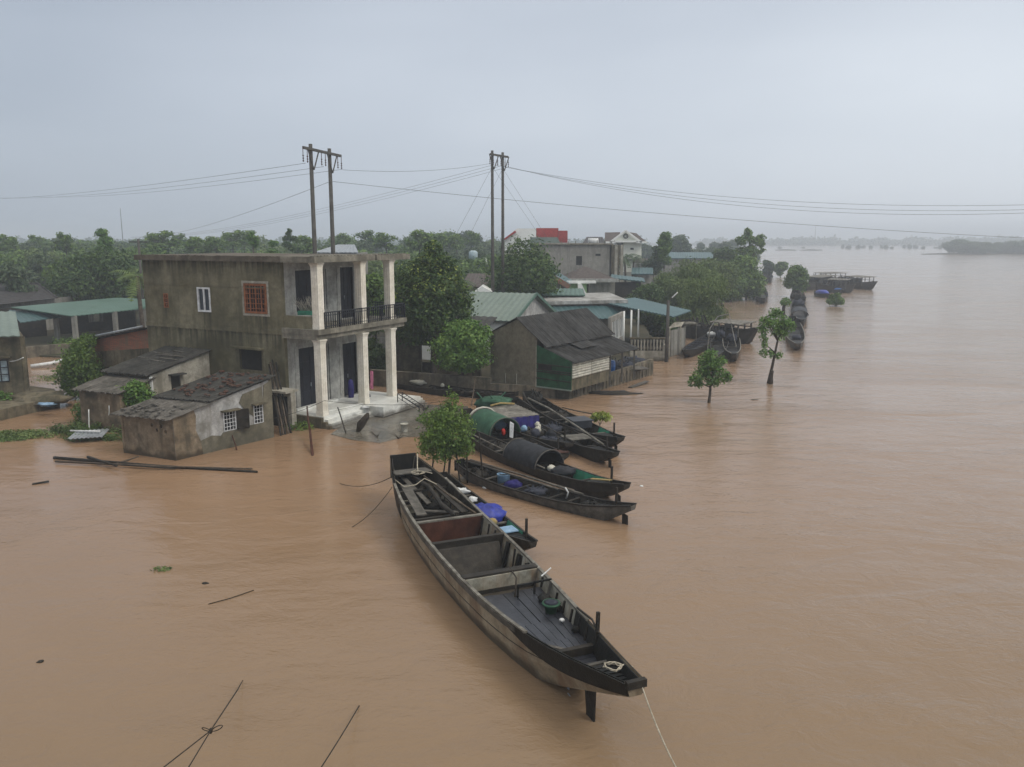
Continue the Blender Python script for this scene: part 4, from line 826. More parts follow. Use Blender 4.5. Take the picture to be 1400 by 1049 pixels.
roof_only('dark_roofed_house', 'dark roofed house with a white tank behind the concrete block', [(795, 335), (828, 335), (824, 324), (802, 324)], 150, 156, 'tile_roof')
roof_only('grey_roofed_house', 'wide plain grey roof seen between the porch columns of the big house', [(488, 412), (575, 413), (575, 385), (488, 385)], 66, 74, 'tile_roof')
roof_only('blue_roofed_house', 'pale blue sheet roof just above the roof edge of the big house', [(428, 345), (490, 345), (485, 334.5), (462, 334.5)], 90, 97, 'zinc')
roof_only('brown_tiled_house', 'low brown tiled roof left of the round dark tree', [(630, 392), (672, 392), (672, 374), (640, 374)], 88, 94, 'tile_roof_brown')
t, *_ = box_house('blue_walled_house', 'tiny pale blue house with a white gable fin among the trees', 653, 668, 362, 110, 4, 'pale_blue_roof')
quadwall(t, [(664, 362), (664, 352), (667, 362)], 109.7, 'white_paint', 'fin', .3)
t = thing('water_tank', 'pale steel water tank on a stand among trees left of the twin poles', 'tank', atd(647, 362, 112)); c = atd(647, 358, 112) - t.location
w = MB(); w.lathe(c, [(.6, 0), (.6, 1.3), (.3, 1.5)], 12); w.build('tank', 'pale_blue_roof', t); w = MB()
for sx in (-.5, .5): w.bar((c.x + sx, c.y, c.z - 3), (c.x + sx, c.y, c.z), .1)
w.build('stand', 'zinc', t)
c = atd(811, 330, 149); w = MB(); w.tube([c - Vector((.9, 0, 0)), c + Vector((.9, 0, 0))], .55, 12); w.build('water_tank', 'plastic_white', label='white water tank on the roof left of the villa', cat='tank', loc=c)
for (px, py) in ((839, 378),): pass
for i, (px, pyt, pyb, d, l_) in enumerate(((1014, 412, 437, 0, 'bare dark mooring post in the water above the moored hull'), (868, 340, 372, 0, ''))):
    if i == 0:
        p = at(986, 441, 0); q = atd(987, 411, p.y); post('mooring_post', p - Z * .5, q, .16, 'wood_dark', l_, 'post')
# boundary wall along garden behind the porch, and a dark walled block standing in for the shade under trees
mb = MB(); a_ = at(508, 508, 0); b_ = at(590, 512, 0); mb.wall(xy(a_), xy(b_), -.2, .8, .2); mb.build('garden_wall', 'mossy_wall', label='low dark garden wall behind the porch columns', cat='wall', loc=a_)
t = thing('shed', 'dark walled block standing in for the shade under the big trees behind the porch', 'outhouse', (-5.6, 53.2, 0))
w = MB(t); w.wall((-7.8, 53), (-2.0, 51.2), 0, 3.2, .2, [(2, 2.9, .3, 2.2)]); w.wall((-7.8, 58), (-7.8, 53), 0, 3.2, .2); w.build('wall', 'mossy_wall', t)
w = MB(t); w.sheet((-8.1, 52.6, 3.2), (-1.8, 50.7, 3.2), (-1.0, 55, 3.8), (-8, 58, 3.8), 0, th=.08); w.build('roof', 'asbestos_dark', t)

# ------------------------------------------------------------------ boats. local x runs from the blunt end (0) to the pointed end (L)
def interp(tab, f):
    for (a, x), (b_, y) in zip(tab, tab[1:]):
        if f <= b_: k = (f - a) / (b_ - a); return x + (y - x) * k
    return tab[-1][1]
def loft(prof, caps=True):
    m = MB(); n = len(prof[0]); 
    for p in prof: m.v += [tuple(q) for q in p]
    for i in range(len(prof) - 1):
        for j in range(n - 1): m.f.append((i * n + j, i * n + j + 1, (i + 1) * n + j + 1, (i + 1) * n + j)); m.sm.append(False)
    return m
def hull_parts(t, st, th=.05, floor=.06, hull='wood_dark', inside='wood_dark', rim='wood_grey', rimw=.05, rimr=None):
    """st: list of (s, half_top, z_top, half_bottom, z_bottom)"""
    out = []; inn = []; rims = [[], []]
    for s, ht, zt, hb, zb in st:
        hm = ht + (hb - ht) * .42; zm = zt + (zb - zt) * .55
        out.append([(s, -ht, zt), (s, -(hm + ht * .04), zm), (s, -hb, zb), (s, hb, zb), (s, hm + ht * .04, zm), (s, ht, zt)])
        zi = max(zb + .07, floor); f = min(1, max(0, (zi - zb) / (zt - zb))); hi = max(.02, hb + (ht - hb) * f - th); hti = max(.03, ht - th)
        inn.append([(s, -hti, zt), (s, -hi, zi), (s, hi, zi), (s, hti, zt)])
    m = loft(out); i2 = MB(); i2.add(out[0], [tuple(range(6))]); 
    m.add(out[-1], [tuple(range(6))[::-1]])
    m.add([out[0][0], out[0][1], out[0][2], out[0][3], out[0][4], out[0][5]], [tuple(range(6))])
    m.build('hull', hull, t)
    k = loft(inn); k.build('hull_lining', inside, t)
    for sg in (-1, 1):
        r = MB(); 
        for a, b_ in zip(st, st[1:]):
            if rimr and not rimr[0] <= a[0] < rimr[1]: continue
            r.bar((a[0], sg * (a[1] - rimw / 2 + .012), a[2] + .012), (b_[0], sg * (b_[1] - rimw / 2 + .012), b_[2] + .012), rimw + .02, .05)
        r.build('gunwale', rim, t)
WP = [(0, .42), (.06, .60), (.15, .80), (.3, .96), (.5, 1), (.68, .92), (.82, .70), (.92, .45), (1, .26)]
def sampan(name, label, p0, p1, beam, z0=.75, z1=.75, mid=.36, hood=None, group=None, hull='wood_dark', inside='wood_dark', rim='wood_dark', post_=True, green=None, rudder=True, deck=(.8, .97), nthw=6, nose='wood_black', detail=True):
    p0 = Vector((p0.x, p0.y, 0)); p1 = Vector((p1.x, p1.y, 0)); L_ = (p1 - p0).length; t = thing(name, label, 'boat', p0, math.atan2(p1.y - p0.y, p1.x - p0.x), group)
    SH = [(0, z0), (.08, mid + (z0 - mid) * .6), (.2, mid + (z0 - mid) * .2), (.35, mid), (.6, mid), (.78, mid + (z1 - mid) * .18), (.9, mid + (z1 - mid) * .55), (1, z1)]
    BT = [(0, .28), (.08, 0.02), (.16, -.12), (.84, -.12), (.9, .06), (1, z1 - .16)]
    fs = [0, .04, .08, .13, .2, .28, .36, .45, .55, .65, .73, .8, .86, .91, .96, 1]
    W_ = lambda f: interp(WP, f) * beam / 2
    st = [(f * L_, W_(f), interp(SH, f), W_(f) * .66, interp(BT, f)) for f in fs]
    hull_parts(t, st, .035, .05, hull, inside, rim, .045)
    # transom board
    m = MB(); m.box(-.02, .03, -W_(0), W_(0), .27, z0 + .07); m.build('transom', nose, t)
    # decks of planks at both ends
    d = MB()
    f0, f1 = deck; n = 7
    for i in range(n):
        a = f0 + (f1 - f0) * i / n; b_ = f0 + (f1 - f0) * (i + 1) / n; za = interp(SH, a) - .08; zb = interp(SH, b_) - .08
        wa = W_(a) - .04; wb = W_(b_) - .04
        d.prism([(a * L_ + .012, -wa, za), (b_ * L_ - .012, -wb, zb), (b_ * L_ - .012, wb, zb), (a * L_ + .012, wa, za)], .022)
    d.build('bow_deck', nose, t)
    if detail:
        d = MB()
        for i in range(5):
            y = -.62 * beam / 2 + 1.24 * beam / 2 * (i + .5) / 5
            d.box(.18 * L_, .78 * L_, y - beam * .052, y + beam * .052, .06, .085 + .01 * (i % 2))
        d.build('floor_board', inside if inside != 'wood_dark' else 'wood_black', t)
        for i in range(nthw):
            f = .12 + .66 * i / (nthw - 1); z = interp(SH, f) - .06; m = MB(); m.box(f * L_ - .05, f * L_ + .05, -W_(f) + .03, W_(f) - .03, z - .03, z + .01); m.build('thwart', 'wood_grey' if i % 3 == 1 else 'wood_dark', t)
        m = MB()
        for i in range(18):
            f = .1 + .72 * i / 17
            for sg in (-1, 1): m.bar((f * L_, sg * W_(f) * .69, .05), (f * L_, sg * (W_(f) - .045), interp(SH, f) - .02), .04)
        m.build('ribs', 'wood_black', t)
    if post_:
        f = .9; m = MB(); m.bar((f * L_, W_(f) * .6, interp(SH, f) - .2), (f * L_ + .02, W_(f) * .6, interp(SH, f) + .55), .06); m.build('mooring_post', 'wood_dark', t)
    if rudder:
        m = MB(); f = .95; m.bar((f * L_, 0, interp(SH, f)), (f * L_ + .03, 0, -.2), .05); m.prism([(f * L_ + .02, -.015, .35), (f * L_ + .2, -.015, .3), (f * L_ + .22, -.015, -.3), (f * L_ - .02, -.015, -.3)], (0, .03, 0)); m.build('rudder', 'wood_dark', t)
    if green:
        f0, f1 = green; m = MB(); 
        for sg in (-1, 1):
            for a in np.linspace(f0, f1, 6)[:-1]:
                b_ = a + (f1 - f0) / 5; m.prism([(a * L_, sg * (W_(a) - .05), interp(SH, a) + .02), (b_ * L_, sg * (W_(b_) - .05), interp(SH, b_) + .02), (b_ * L_, sg * (W_(b_) * .72 - .02), .1), (a * L_, sg * (W_(a) * .72 - .02), .1)], (0, -sg * .015, 0))
        m.box(f0 * L_, f1 * L_, -.6 * W_(f1), .6 * W_(f1), .1, .12)
        m.build('painted_lining', 'paint_green', t)
    if hood:
        f0, f1, r_h, mt = hood; x0, x1 = f0 * L_, f1 * L_; wv = W_((f0 + f1) / 2) + .03; m = MB(); n = 14; zb = mid
        o = [(math.cos(math.pi * i / n) * wv, zb + math.sin(math.pi * i / n) * r_h) for i in range(n + 1)]
        k = 6; vs = []
        for j in range(k + 1):
            x = x0 + (x1 - x0) * j / k; s_ = 1 + .012 * (j % 2)
            vs += [(x, a * s_, b_ * s_ if b_ > zb + .01 else b_) for a, b_ in o]
        w_ = n + 1; q = len(vs); vs += [(x, a * .97, b_ - .025) for x, a, b_ in vs]; fs_ = []
        for j in range(k):
            for i in range(n): c = (j * w_ + i, j * w_ + i + 1, (j + 1) * w_ + i + 1, (j + 1) * w_ + i); fs_ += [c, tuple(z + q for z in c[::-1])]
        for j in (0, k):
            for i in range(n): c = j * w_ + i; fs_.append((c, c + 1, c + 1 + q, c + q))
        m.add(vs, fs_, True); hd = m.build('hood', mt, t)
        m = MB()
        for x in (x0 + .01, x1 - .01): m.tube([(x, a * 1.02, b_ + .02) for a, b_ in o], .022, 5)
        m.build('hoop', 'wood_grey', hd)
    return t, L_, W_, (lambda f: interp(SH, f))
def inboat(t, x, y, z): return mat_of(t) @ Vector((x, y, z))

# ---- the big sand boat in front
P0 = Vector((-3.75, 27.3, 0)); P1 = Vector((2.15, 13.0, 0)); LB_ = (P1 - P0).length
BB = thing('cargo_boat', 'big open wooden cargo boat with a tan hull, nearest and largest of all', 'boat', P0, math.atan2(P1.y - P0.y, P1.x - P0.x))
st = [(0, .43, 1.62, .30, .75), (.5, .55, 1.55, .36, .45), (1.2, .70, 1.45, .45, .2), (2.1, .86, 1.32, .58, 0), (3.2, .96, 1.18, .70, -.15), (4.6, 1.03, 1.06, .80, -.2), (6, 1.06, 1.0, .85, -.2), (7.5, 1.06, .96, .86, -.2),
      (9, 1.02, .94, .82, -.2), (10.3, .94, .95, .74, -.2), (11.4, .84, .98, .62, -.15), (12.3, .73, 1.03, .5, -.02), (13.1, .61, 1.1, .4, .22), (13.9, .47, 1.2, .3, .55), (14.7, .31, 1.33, .2, .88), (15.45, .17, 1.45, .12, 1.2)]
SHb = [(s, zt) for s, _, zt, _, _ in st]; WTb = [(s, h_) for s, h_, _, _, _ in st]
def tb(tab, s): return interp(tab, s)
hull_parts(BB, st, .05, .07, 'hull_tan', 'hull_inside', 'gunwale_grey', .06, (2.0, 11.5))
def strip(s0, s1, k0, k1, off, mat, name, sides=(-1, 1), n=8, k2=None):
    m = MB()
    for sg in sides:
        for i in range(n):
            pts = []
            for s_, kk in ((s0 + (s1 - s0) * i / n, k0), (s0 + (s1 - s0) * (i + 1) / n, k0), (s0 + (s1 - s0) * (i + 1) / n, k1 + ((k2 or k1) - k1) * (i + 1) / n), (s0 + (s1 - s0) * i / n, k1 + ((k2 or k1) - k1) * i / n)):
                zt = tb(SHb, s_); zb = interp([(a[0], a[4]) for a in st], s_); ht = tb(WTb, s_); hb = interp([(a[0], a[3]) for a in st], s_)
                z = zt + (zb - zt) * kk; hm = ht + (hb - ht) * .42 + ht * .04; zm = .55
                y = ht + (hm - ht) * kk / zm if kk <= zm else hm + (hb - hm) * (kk - zm) / (1 - zm)
                pts.append(Vector((s_, sg * (y + off), z)))
            m.prism(pts, (0, sg * .02, 0))
    return m.build(name, mat, BB)
for sd_ in ((-1,), (1,)):
    strip(0.0, 3.0, 0, .55, .004, 'wood_dark', 'stern_planking', sd_, n=10); strip(11.6, 15.44, 0, .14, .004, 'wood_black', 'bow_planking', sd_, 14, .9); strip(3.0, 13.0, .40, .41, -.008, 'wood_dark', 'seam', sd_, 14); strip(11.7, 15.3, .0, .9, -.062, 'wood_black', 'bow_lining', sd_, n=9); strip(.1, 4.9, .0, .8, -.062, 'wood_dark', 'stern_lining', sd_, n=9); strip(3.0, 11.9, .02, .13, .012, 'wood_grey', 'rubbing_strake', sd_, n=18)
m = MB(); m.box(-.03, .04, -.45, .45, .9, 1.70); m.box(-.3, -.22, -.33, .4, 1.35, 1.62); m.box(-.22, -.03, -.2, .25, 1.38, 1.42); m.build('transom', 'wood_black', BB)
def cross(s, z, mat='wood_dark', w=.12, h_=.06, name='thwart', lab=None):
    zt_ = tb(SHb, s); zb_ = interp([(a[0], a[4]) for a in st], s); hb_ = interp([(a[0], a[3]) for a in st], s); k_ = max(0, min(1, (zt_ - z + h_) / (zt_ - zb_))); hw = tb(WTb, s) + (hb_ - tb(WTb, s)) * k_ - .04; m = MB(); m.box(s - w / 2, s + w / 2, -hw, hw, z - h_, z); return m.build(name, mat, BB, label=lab)
def bulk(s, zt, mat, th=.05, lab=None):
    hw = tb(WTb, s) - .07; hb = interp([(a[0], a[3]) for a in st], s) - .02; m = MB(); m.prism([(s, -hb, .08), (s, hb, .08), (s, hw, zt), (s, -hw, zt)], (th, 0, 0)); return m.build('bulkhead', mat, BB, label=lab)
bulk(.9, 1.35, 'wood_dark'); cross(1.1, 1.40, 'wood_grey', .5, .03); cross(2.4, 1.15); bulk(3.6, .75, 'wood_dark'); cross(3.9, .86); cross(4.55, .95)
bulk(5.15, 1.04, 'rust', .06, 'rust red bulkhead across the front of the hold'); cross(5.15, 1.08, 'gunwale_grey', .12, .05)
m = MB(); m.box(5.22, 6.7, -.82, .82, .08, .1); m.build('hold_floor', 'rust', BB)
for s_ in (1.6, 2.8): cross(s_, .5, 'wood_dark', .2)
bulk(6.75, 1.0, 'wood_dark', .05, 'dark cross plank over the middle of the hold'); cross(6.75, 1.03, 'wood_dark', .14)
m = MB(); m.prism([(7.3, -.7, .1), (8.9, -.7, .1), (8.9, .78, .1), (7.0, .78, .13)], .03); m.build('hold_floor', 'hull_inside', BB)
m = MB(); m.prism([(6.85, -.95, .85), (6.85, .85, .85), (7.4, .8, .13), (7.9, -.8, .13)], .02); m.build('sloping_board', 'wood_dark', BB)
for s_, hgt in ((6.3, .72), (7.25, .8), (8.05, .75), (8.6, .7)):
    m = MB(); y1 = tb(WTb, s_) - .1; m.bar((s_, y1 * .80, .12), (s_, y1, hgt + .15), .14, .07); m.build('rib_post', 'wood_black', BB)
cross(9.05, 1.0, 'wood_dark', .2, .08, 'beam'); bulk(9.15, .95, 'hull_inside', .05, 'cream rust stained bulkhead facing the slate deck')
m = MB(); m.box(9.21, 9.24, -.86, .86, .54, .64); m.build('bulkhead_board', 'wood_dark', BB)
m = MB(); rd = random.Random(2)
for r_ in ((9.55, 11.3), (11.32, 12.25), (12.27, 12.9)):
    n = 7; s0, s1 = r_
    for i in range(n):
        zz = .60 + rd.uniform(-.008, .012) + (.05 if s0 > 12 else 0) + (.03 if s0 > 11.3 else 0)
        ya0 = (-1 + 2 * i / n) * (tb(WTb, s0) - .12); ya1 = (-1 + 2 * (i + 1) / n) * (tb(WTb, s0) - .12) - .015; yb0 = (-1 + 2 * i / n) * (tb(WTb, s1) - .12); yb1 = (-1 + 2 * (i + 1) / n) * (tb(WTb, s1) - .12) - .015
        m.prism([(s0, ya0, zz), (s1, yb0, zz), (s1, yb1, zz), (s0, ya1, zz)], .03)
m.build('deck', 'deck_slate', BB)
m = MB(); m.box(9.21, 9.55, -.86, .86, .5, .54); m.build('deck_edge', 'bilge', BB)
cross(12.95, .86, 'wood_dark', .12, .2, 'beam'); cross(13.75, .92, 'wood_grey', .08, .04)
m = MB()
for i in range(5):
    s_ = 13.0 + i * .14; hw = tb(WTb, s_) - .14; m.box(s_, s_ + .13, -hw, hw, .66, .685)
m.build('stern_step', 'deck_slate', BB)
m = MB()
for i in range(8):
    s_ = 14.0 + i * .17; s1 = s_ + .16; ha = tb(WTb, s_) - .07; hb = tb(WTb, min(s1, 15.4)) - .07; za = tb(SHb, s_) - .22; zb = tb(SHb, min(s1, 15.4)) - .2
    m.prism([(s_, -ha, za), (s1, -hb, zb), (s1, hb, zb), (s_, ha, za)], .02)
m.build('nose_deck', 'wood_black', BB)
m = MB(); m.box(15.4, 15.5, -.19, .19, 1.36, 1.5); m.build('nose_plate', 'wood_dark', BB)
for i in range(22):
    s_ = 2.4 + i * .48
    if 9.0 < s_ < 9.6: continue
    for sg in (-1, 1):
        hb = interp([(a[0], a[3]) for a in st], s_); ht = tb(WTb, s_) - .075; zb = interp([(a[0], a[4]) for a in st], s_); z0_ = .65 if 9.5 < s_ < 12.9 else max(.12, zb + .1); k_ = (z0_ - zb) / (tb(SHb, s_) - zb)
        m = MB(); m.bar((s_, sg * (hb + (ht - hb) * k_ - .02), z0_), (s_, sg * ht, tb(SHb, s_) - .05), .045); m.build('rib', 'wood_dark', BB)
m = MB(); m.bar((13.05, .52, .5), (13.0, .58, 1.56), .065); m.build('mooring_post', 'wood_dark', BB)
m = MB(); m.tube([(13.95, -.12, .95), (13.9, -.12, -.5)], .03, 6); m.prism([(13.78, -.14, .75), (14.22, -.14, .68), (14.2, -.14, .0), (14.05, -.14, -.55), (13.95, -.14, -.2)], (0, .04, 0)); m.build('rudder', 'wood_dark', BB)
m = MB(); m.tube([(12.7, 0, .1), (13.2, -.1, -.1)], .025, 6)
for i in range(3):
    a = i * 2.1; m.bar((13.2, -.1, -.08), (13.2, -.1 + .14 * math.cos(a), -.08 + .14 * math.sin(a)), .07, .02)
m.build('propeller', 'zinc', BB)
m = MB(); m.bar((9.9, .55, .65), (9.9, .55, .98), .04); m.bar((9.9, .55, .95), (10.0, .95, 1.0), .04); m.bar((9.9, .1, .93), (9.9, .7, .95), .04); m.bar((9.9, .12, .65), (9.9, .12, .93), .04); m.bar((10.5, .6, .66), (10.1, .88, .98), .05); m.blob((10.35, .62, .72), (.22, .14, .09), 3, 8, .3); m.build('engine_frame', 'wood_black', BB)
# loose gear in the big boat
def gear(name, mat, pts, r, label, cat, n=6, r1=None):
    m = MB(); P = [inboat(BB, *q) for q in pts]; m.tube(P, r, n, r1); return m.build(name, mat, label=label, cat=cat, loc=P[0])
def bgear(name, mat, a, b_, w_, h_, label, cat):
    m = MB(); A = inboat(BB, *a); B_ = inboat(BB, *b_); m.bar(A, B_, w_, h_); return m.build(name, mat, label=label, cat=cat, loc=A)
bgear('plank', 'wood_grey', (1.9, -.45, 1.18), (4.4, -.62, 1.0), .3, .04, 'wide pale plank lying along the left side of the big boat', 'plank')
gear('log', 'wood_dark', [(1.2, .0, 1.2), (2.6, .15, 1.25), (4.0, .1, 1.12), (5.05, .15, 1.12)], .075, 'long round log lying over the thwarts of the big boat', 'log')
bgear('plank', 'wood_dark', (2.2, .45, 1.2), (4.7, .62, 1.02), .22, .04, 'dark warped plank beside the log in the big boat', 'plank')
bgear('panel', 'hull_inside', (2.3, .78, .75), (3.7, .86, .75), .05, .45, 'pale panel propped inside the right side of the big boat', 'panel')
gear('pole', 'bamboo', [(1.5, .3, 1.3), (3.2, .55, 1.15), (5.1, .8, 1.1)], .03, 'thin bamboo pole along the right thwarts of the big boat', 'pole')
bgear('beam', 'wood_black', (7.9, .1, .15), (7.5, .6, .35), .16, .08, 'short black beam fallen in the pale hold of the big boat', 'beam')
gear('rope', 'rope_dark', [(7.6, -.75, .5), (8.2, .0, .35), (8.9, .3, 1.0), (9.5, .25, .95), (9.9, .05, .66)], .02, 'dark rope slung over the rear beam of the big boat', 'rope')
t = thing('net_tub', 'green tub with a netted rim on the slate deck of the big boat', 'tub', inboat(BB, 10.9, .52, .64)); m = MB(); m.lathe((0, 0, 0), [(.13, 0), (.15, .16), (.2, .18), (.22, .21), (.2, .24), (.16, .23), (.14, .08)], 16); m.build('tub', 'hood_green', t); m = MB(); m.lathe((0, 0, .241), [(.17, 0), (.1, .02), (.04, .03)], 12); m.build('net', 'cloth_dark', t)
for i, (a_, b_, w_, m_, l_) in enumerate((((.9, -.3, 1.2), (3.4, -.1, .98), .16, 'wood_grey', 'narrow grey board beside the wide pale plank in the big boat'), ((1.3, .35, 1.05), (3.0, -.4, .8), .12, 'wood_dark', 'dark board lying crosswise near the blunt end of the big boat'), ((3.7, -.5, .9), (4.5, .5, .98), .14, 'wood_grey', 'short grey board crossing just before the rust red bulkhead'),
        ((7.3, .1, .16), (8.7, .55, .2), .3, 'gunwale_grey', 'pale board on the floor of the middle hold'), ((5.4, -.6, .13), (6.4, .1, .2), .1, 'wood_dark', 'dark stick on the floor of the rust red hold'), ((12.2, -.5, .72), (12.9, .1, .74), .08, 'wood_grey', 'small grey batten at the rear of the slate deck'))):
    bgear('board', m_, a_, b_, w_, .035, l_, 'board')
lump('net', inboat(BB, 2.9, .15, .75), (.45, .3, .2), 'wood_black', 'black net heap under the boards of the big boat', 'net', 9, .4)
lump('cap', inboat(BB, 11.5, .5, .72), (.06, .05, .04), 'plastic_white', 'small white cap on the slate deck behind the green tub', 'cap', 3)
bgear('pole', 'plastic_white', (10.9, -.62, .68), (11.3, -.56, .69), .03, .03, 'short white rod on the left edge of the slate deck', 'rod')
bgear('pole', 'plastic_white', (9.75, .8, 1.0), (9.6, 1.12, 1.1), .022, .022, 'thin white stick poking over the right gunwale of the big boat', 'stick')
gear('pole', 'wood_dark', [(11.8, .72, 1.1), (12.6, .66, 1.2), (13.1, .55, 1.15)], .025, 'bent rod along the right gunwale by the post', 'rod')
for i, (s_, y, l_) in enumerate(((11.9, -.6, 'dark cloth lump tucked by the left side of the deck'), (10.9, .68, 'black sack behind the engine frame in the big boat'), (12.0, .62, 'black bag wedged beside the green tub'))): lump('bag', inboat(BB, s_, y, .7), (.13, .09, .08), 'wood_black', l_, 'bag', i, .35)
def coil(name, c, r, label, mat='rope_pale', turns=3, lay=.0):
    rd = random.Random(int(c.x * 100)); pts = []
    for i in range(turns * 10 + 1):
        a = i * math.pi / 5; k = 1 + rd.uniform(-.25, .25); pts.append(c + Vector((math.cos(a) * r * k, math.sin(a) * r * k * .8, .05 + rd.uniform(0, .08))))
    pts += [c + Vector((r * 1.5, r, .05)), c + Vector((r * 2.4, r * .6, .03))]
    m = MB(); m.tube(pts, .014, 4); return m.build(name, mat, label=label, cat='rope', loc=c)
coil('rope', inboat(BB, 14.6, .02, 1.22), .16, 'pale rope knotted on the narrow nose of the big boat')
coil('rope', inboat(BB, 1.75, .0, 1.42), .2, 'pale rope coil on the blunt end thwart of the big boat')
gear('rope', 'rope_pale', [(.25, .45, 1.72), (.9, .25, 1.5), (1.7, .05, 1.45)], .02, 'pale rope running from the blunt rim of the big boat to its coil', 'rope')
gear('rope', 'rope_pale', [(1.5, -.7, 1.3), (2.2, -.55, 1.22), (2.3, -.2, 1.28), (1.9, .2, 1.33), (2.4, .45, 1.25)], .018, 'pale rope snaking across the front of the big boat', 'rope')
def line(p, q, sag, r, mat, label, name='mooring_line', cat='rope', group=None, n=14):
    m = MB(); P = curve_pts(p, q, sag, n); m.tube(P, r, 5); return m.build(name, mat, label=label, cat=cat, group=group, loc=P[0])
line(inboat(BB, 15.45, .1, 1.4), at(930, 1060, 0.5), .1, .014, 'rope_pale', 'thin pale line from the big boat nose to the bottom edge of the photo')
line(inboat(BB, 2.0, -.9, 1.2), at(481, 721, .0), .15, .012, 'rope_dark', 'dark line from the big boat side down into the water at left')
line(inboat(BB, .9, -.65, 1.2), at(435, 645, 0.0), .45, .012, 'rope_dark', 'sagging dark line from the big boat towards the reddish stake')

# ---- small boat alongside
sam = {}
t, L_, W_, S_ = sampan('sampan', 'small dark sampan with a blue tarpaulin squeezed along the right side of the big boat', at(604, 652, .5), at(729, 741, .6), .95, .6, .6, .34, green=(.66, .84), rudder=False)
A_ = inboat(t, L_ * .56, -.05, .2)
m = MB(); m.box(-.0, .0, 0, 0, 0, 0); m = MB(); m.blob(A_ + Z * .15, (.62, .42, .36), 11, 26, .16); m.build('tarpaulin', 'tarp_blue', label='bright blue tarpaulin heaped in the small sampan beside the big boat', cat='tarpaulin', loc=A_)
lump('cloth', inboat(t, L_ * .64, -.1, .35), (.16, .14, .1), 'cloth_yellow', 'yellow and red rag at the foot of the bright blue tarpaulin', 'cloth', 3)
m = MB(); A_ = inboat(t, L_ * .77, 0, .4); d_ = (inboat(t, 1, 0, 0) - inboat(t, 0, 0, 0)); m.bar(A_ - d_ * .25, A_ + d_ * .25, .5, .03); m.build('board', 'plastic_paleblue', label='pale mint board on the small sampan beside the big boat', cat='board', loc=A_)
for i, (f, l_) in enumerate(((.22, 'white plastic bag at the far end of the small sampan'), (.36, 'crumpled white cloth amid the small sampan beside the big boat'))): lump('bag', inboat(t, L_ * f, .1, .42), (.3 if i == 0 else .16, .12, .1), 'plastic_white', l_, 'bag', i + 5, .4)
# ---- the group of moored sampans
t1, L1, W1, S1 = sampan('sampan', 'long open sampan nearest the big boat in the moored group, blue bucket inside', at(628, 634, .5), at(866, 690, .72), 1.15, .6, .7, .31, nthw=8, hull='wood_grey')
def bk(t, L_, f, y, z, r, h_, mat, label):
    b0 = thing('bucket', label, 'bucket', inboat(t, L_ * f, y, z)); b = MB(); b.lathe((0, 0, 0), [(r * .85, 0), (r, h_), (r + .015, h_ + .02), (r - .02, h_ + .02), (r * .8, .05)], 14); b.build('shell', mat, b0); b = MB(); b.lathe((0, 0, h_ - .05), [(r - .03, 0), (r * .5, .01)], 12); b.build('dark_fill', 'dark_inside', b0)  # near-black disc closes the bucket just below its rim
bk(t1, L1, .28, .1, .09, .24, .42, 'plastic_paleblue', 'pale blue bucket in the long open sampan nearest the big boat')
lump('tarpaulin', inboat(t1, L1 * .34, .1, .2), (.35, .2, .18), 'tarp_navy', 'navy tarpaulin lump beside the pale blue bucket', 'tarpaulin', 4, .3)
for i, (y0, y1) in enumerate(((.42, .35), (.30, .5), (.18, .15))):
    m = MB(); A_ = inboat(t1, L1 * .02, y0, .60); B_ = inboat(t1, L1 * (.72 - .06 * i), y1 * .8, .5); m.tube([A_, A_.lerp(B_, .5) + Z * .02, B_], .035, 6); m.build('bamboo_pole', 'wood_grey' if i != 1 else 'bamboo', label='long bamboo pole laid over the thwarts of the open sampan', cat='pole', group='poles laid along the open sampan', loc=A_)
m = MB(); A_ = inboat(t1, L1 * .66, 0, .3); m.tube([A_, A_ + Vector((.05, -.1, .25)), A_ + Vector((-.05, -.12, .42))], .03, 5); m.build('handle', 'plastic_white', label='short bent white handle in the long open sampan', cat='handle', loc=A_)
t2, L2, W2, S2 = sampan('sampan', 'sampan with a rounded black hood and green painted bow well', at(644, 594, .5), at(857, 664, .75), 1.3, .6, .8, .38, hood=(.35, .57, .64, 'hood_black'), green=(.66, .86), rudder=True)
lump('tarpaulin', inboat(t2, L2 * .65, 0, .42), (.5, .36, .16), 'hood_black', 'dark grey tarpaulin in front of the rounded black hood', 'tarpaulin', 6, .25)
lump('bag', inboat(t2, L2 * .62, -.3, .5), (.16, .14, .12), 'sack_white', 'pale bag at the mouth of the rounded black hood', 'bag', 7)
m = MB(); A_ = inboat(t2, L2 * .84, -.2, .62); m.bar(A_, inboat(t2, L2 * .93, -.1, .78), .16, .03); m.build('board', 'cloth_yellow', label='small yellowish board on the bow of the black hooded sampan', cat='board', loc=A_)
t3, L3, W3, S3 = sampan('sampan', 'green hooded sampan with a red painted bow tip', at(636, 566, .5), at(773, 622, .75), 1.5, .7, .8, .4, hood=(.22, .46, .76, 'hood_green'), rudder=False, nose='wood_dark')
m = MB(); q0 = .93
m.prism([(L3 * .86, -W3(.86) * .8, S3(.86) + .03), (L3 * 1.0, -W3(1) * .9, S3(1) + .03), (L3, W3(1) * .9, S3(1) + .03), (L3 * .86, W3(.86) * .8, S3(.86) + .03)], .02); m.build('bow_plate', 'rust', t3, label='red painted bow plate')
lump('jacket', inboat(t3, L3 * .46, -.1, .55), (.09, .12, .16), 'cloth_red', 'red cloth hanging in the mouth of the green hood', 'cloth', 8)
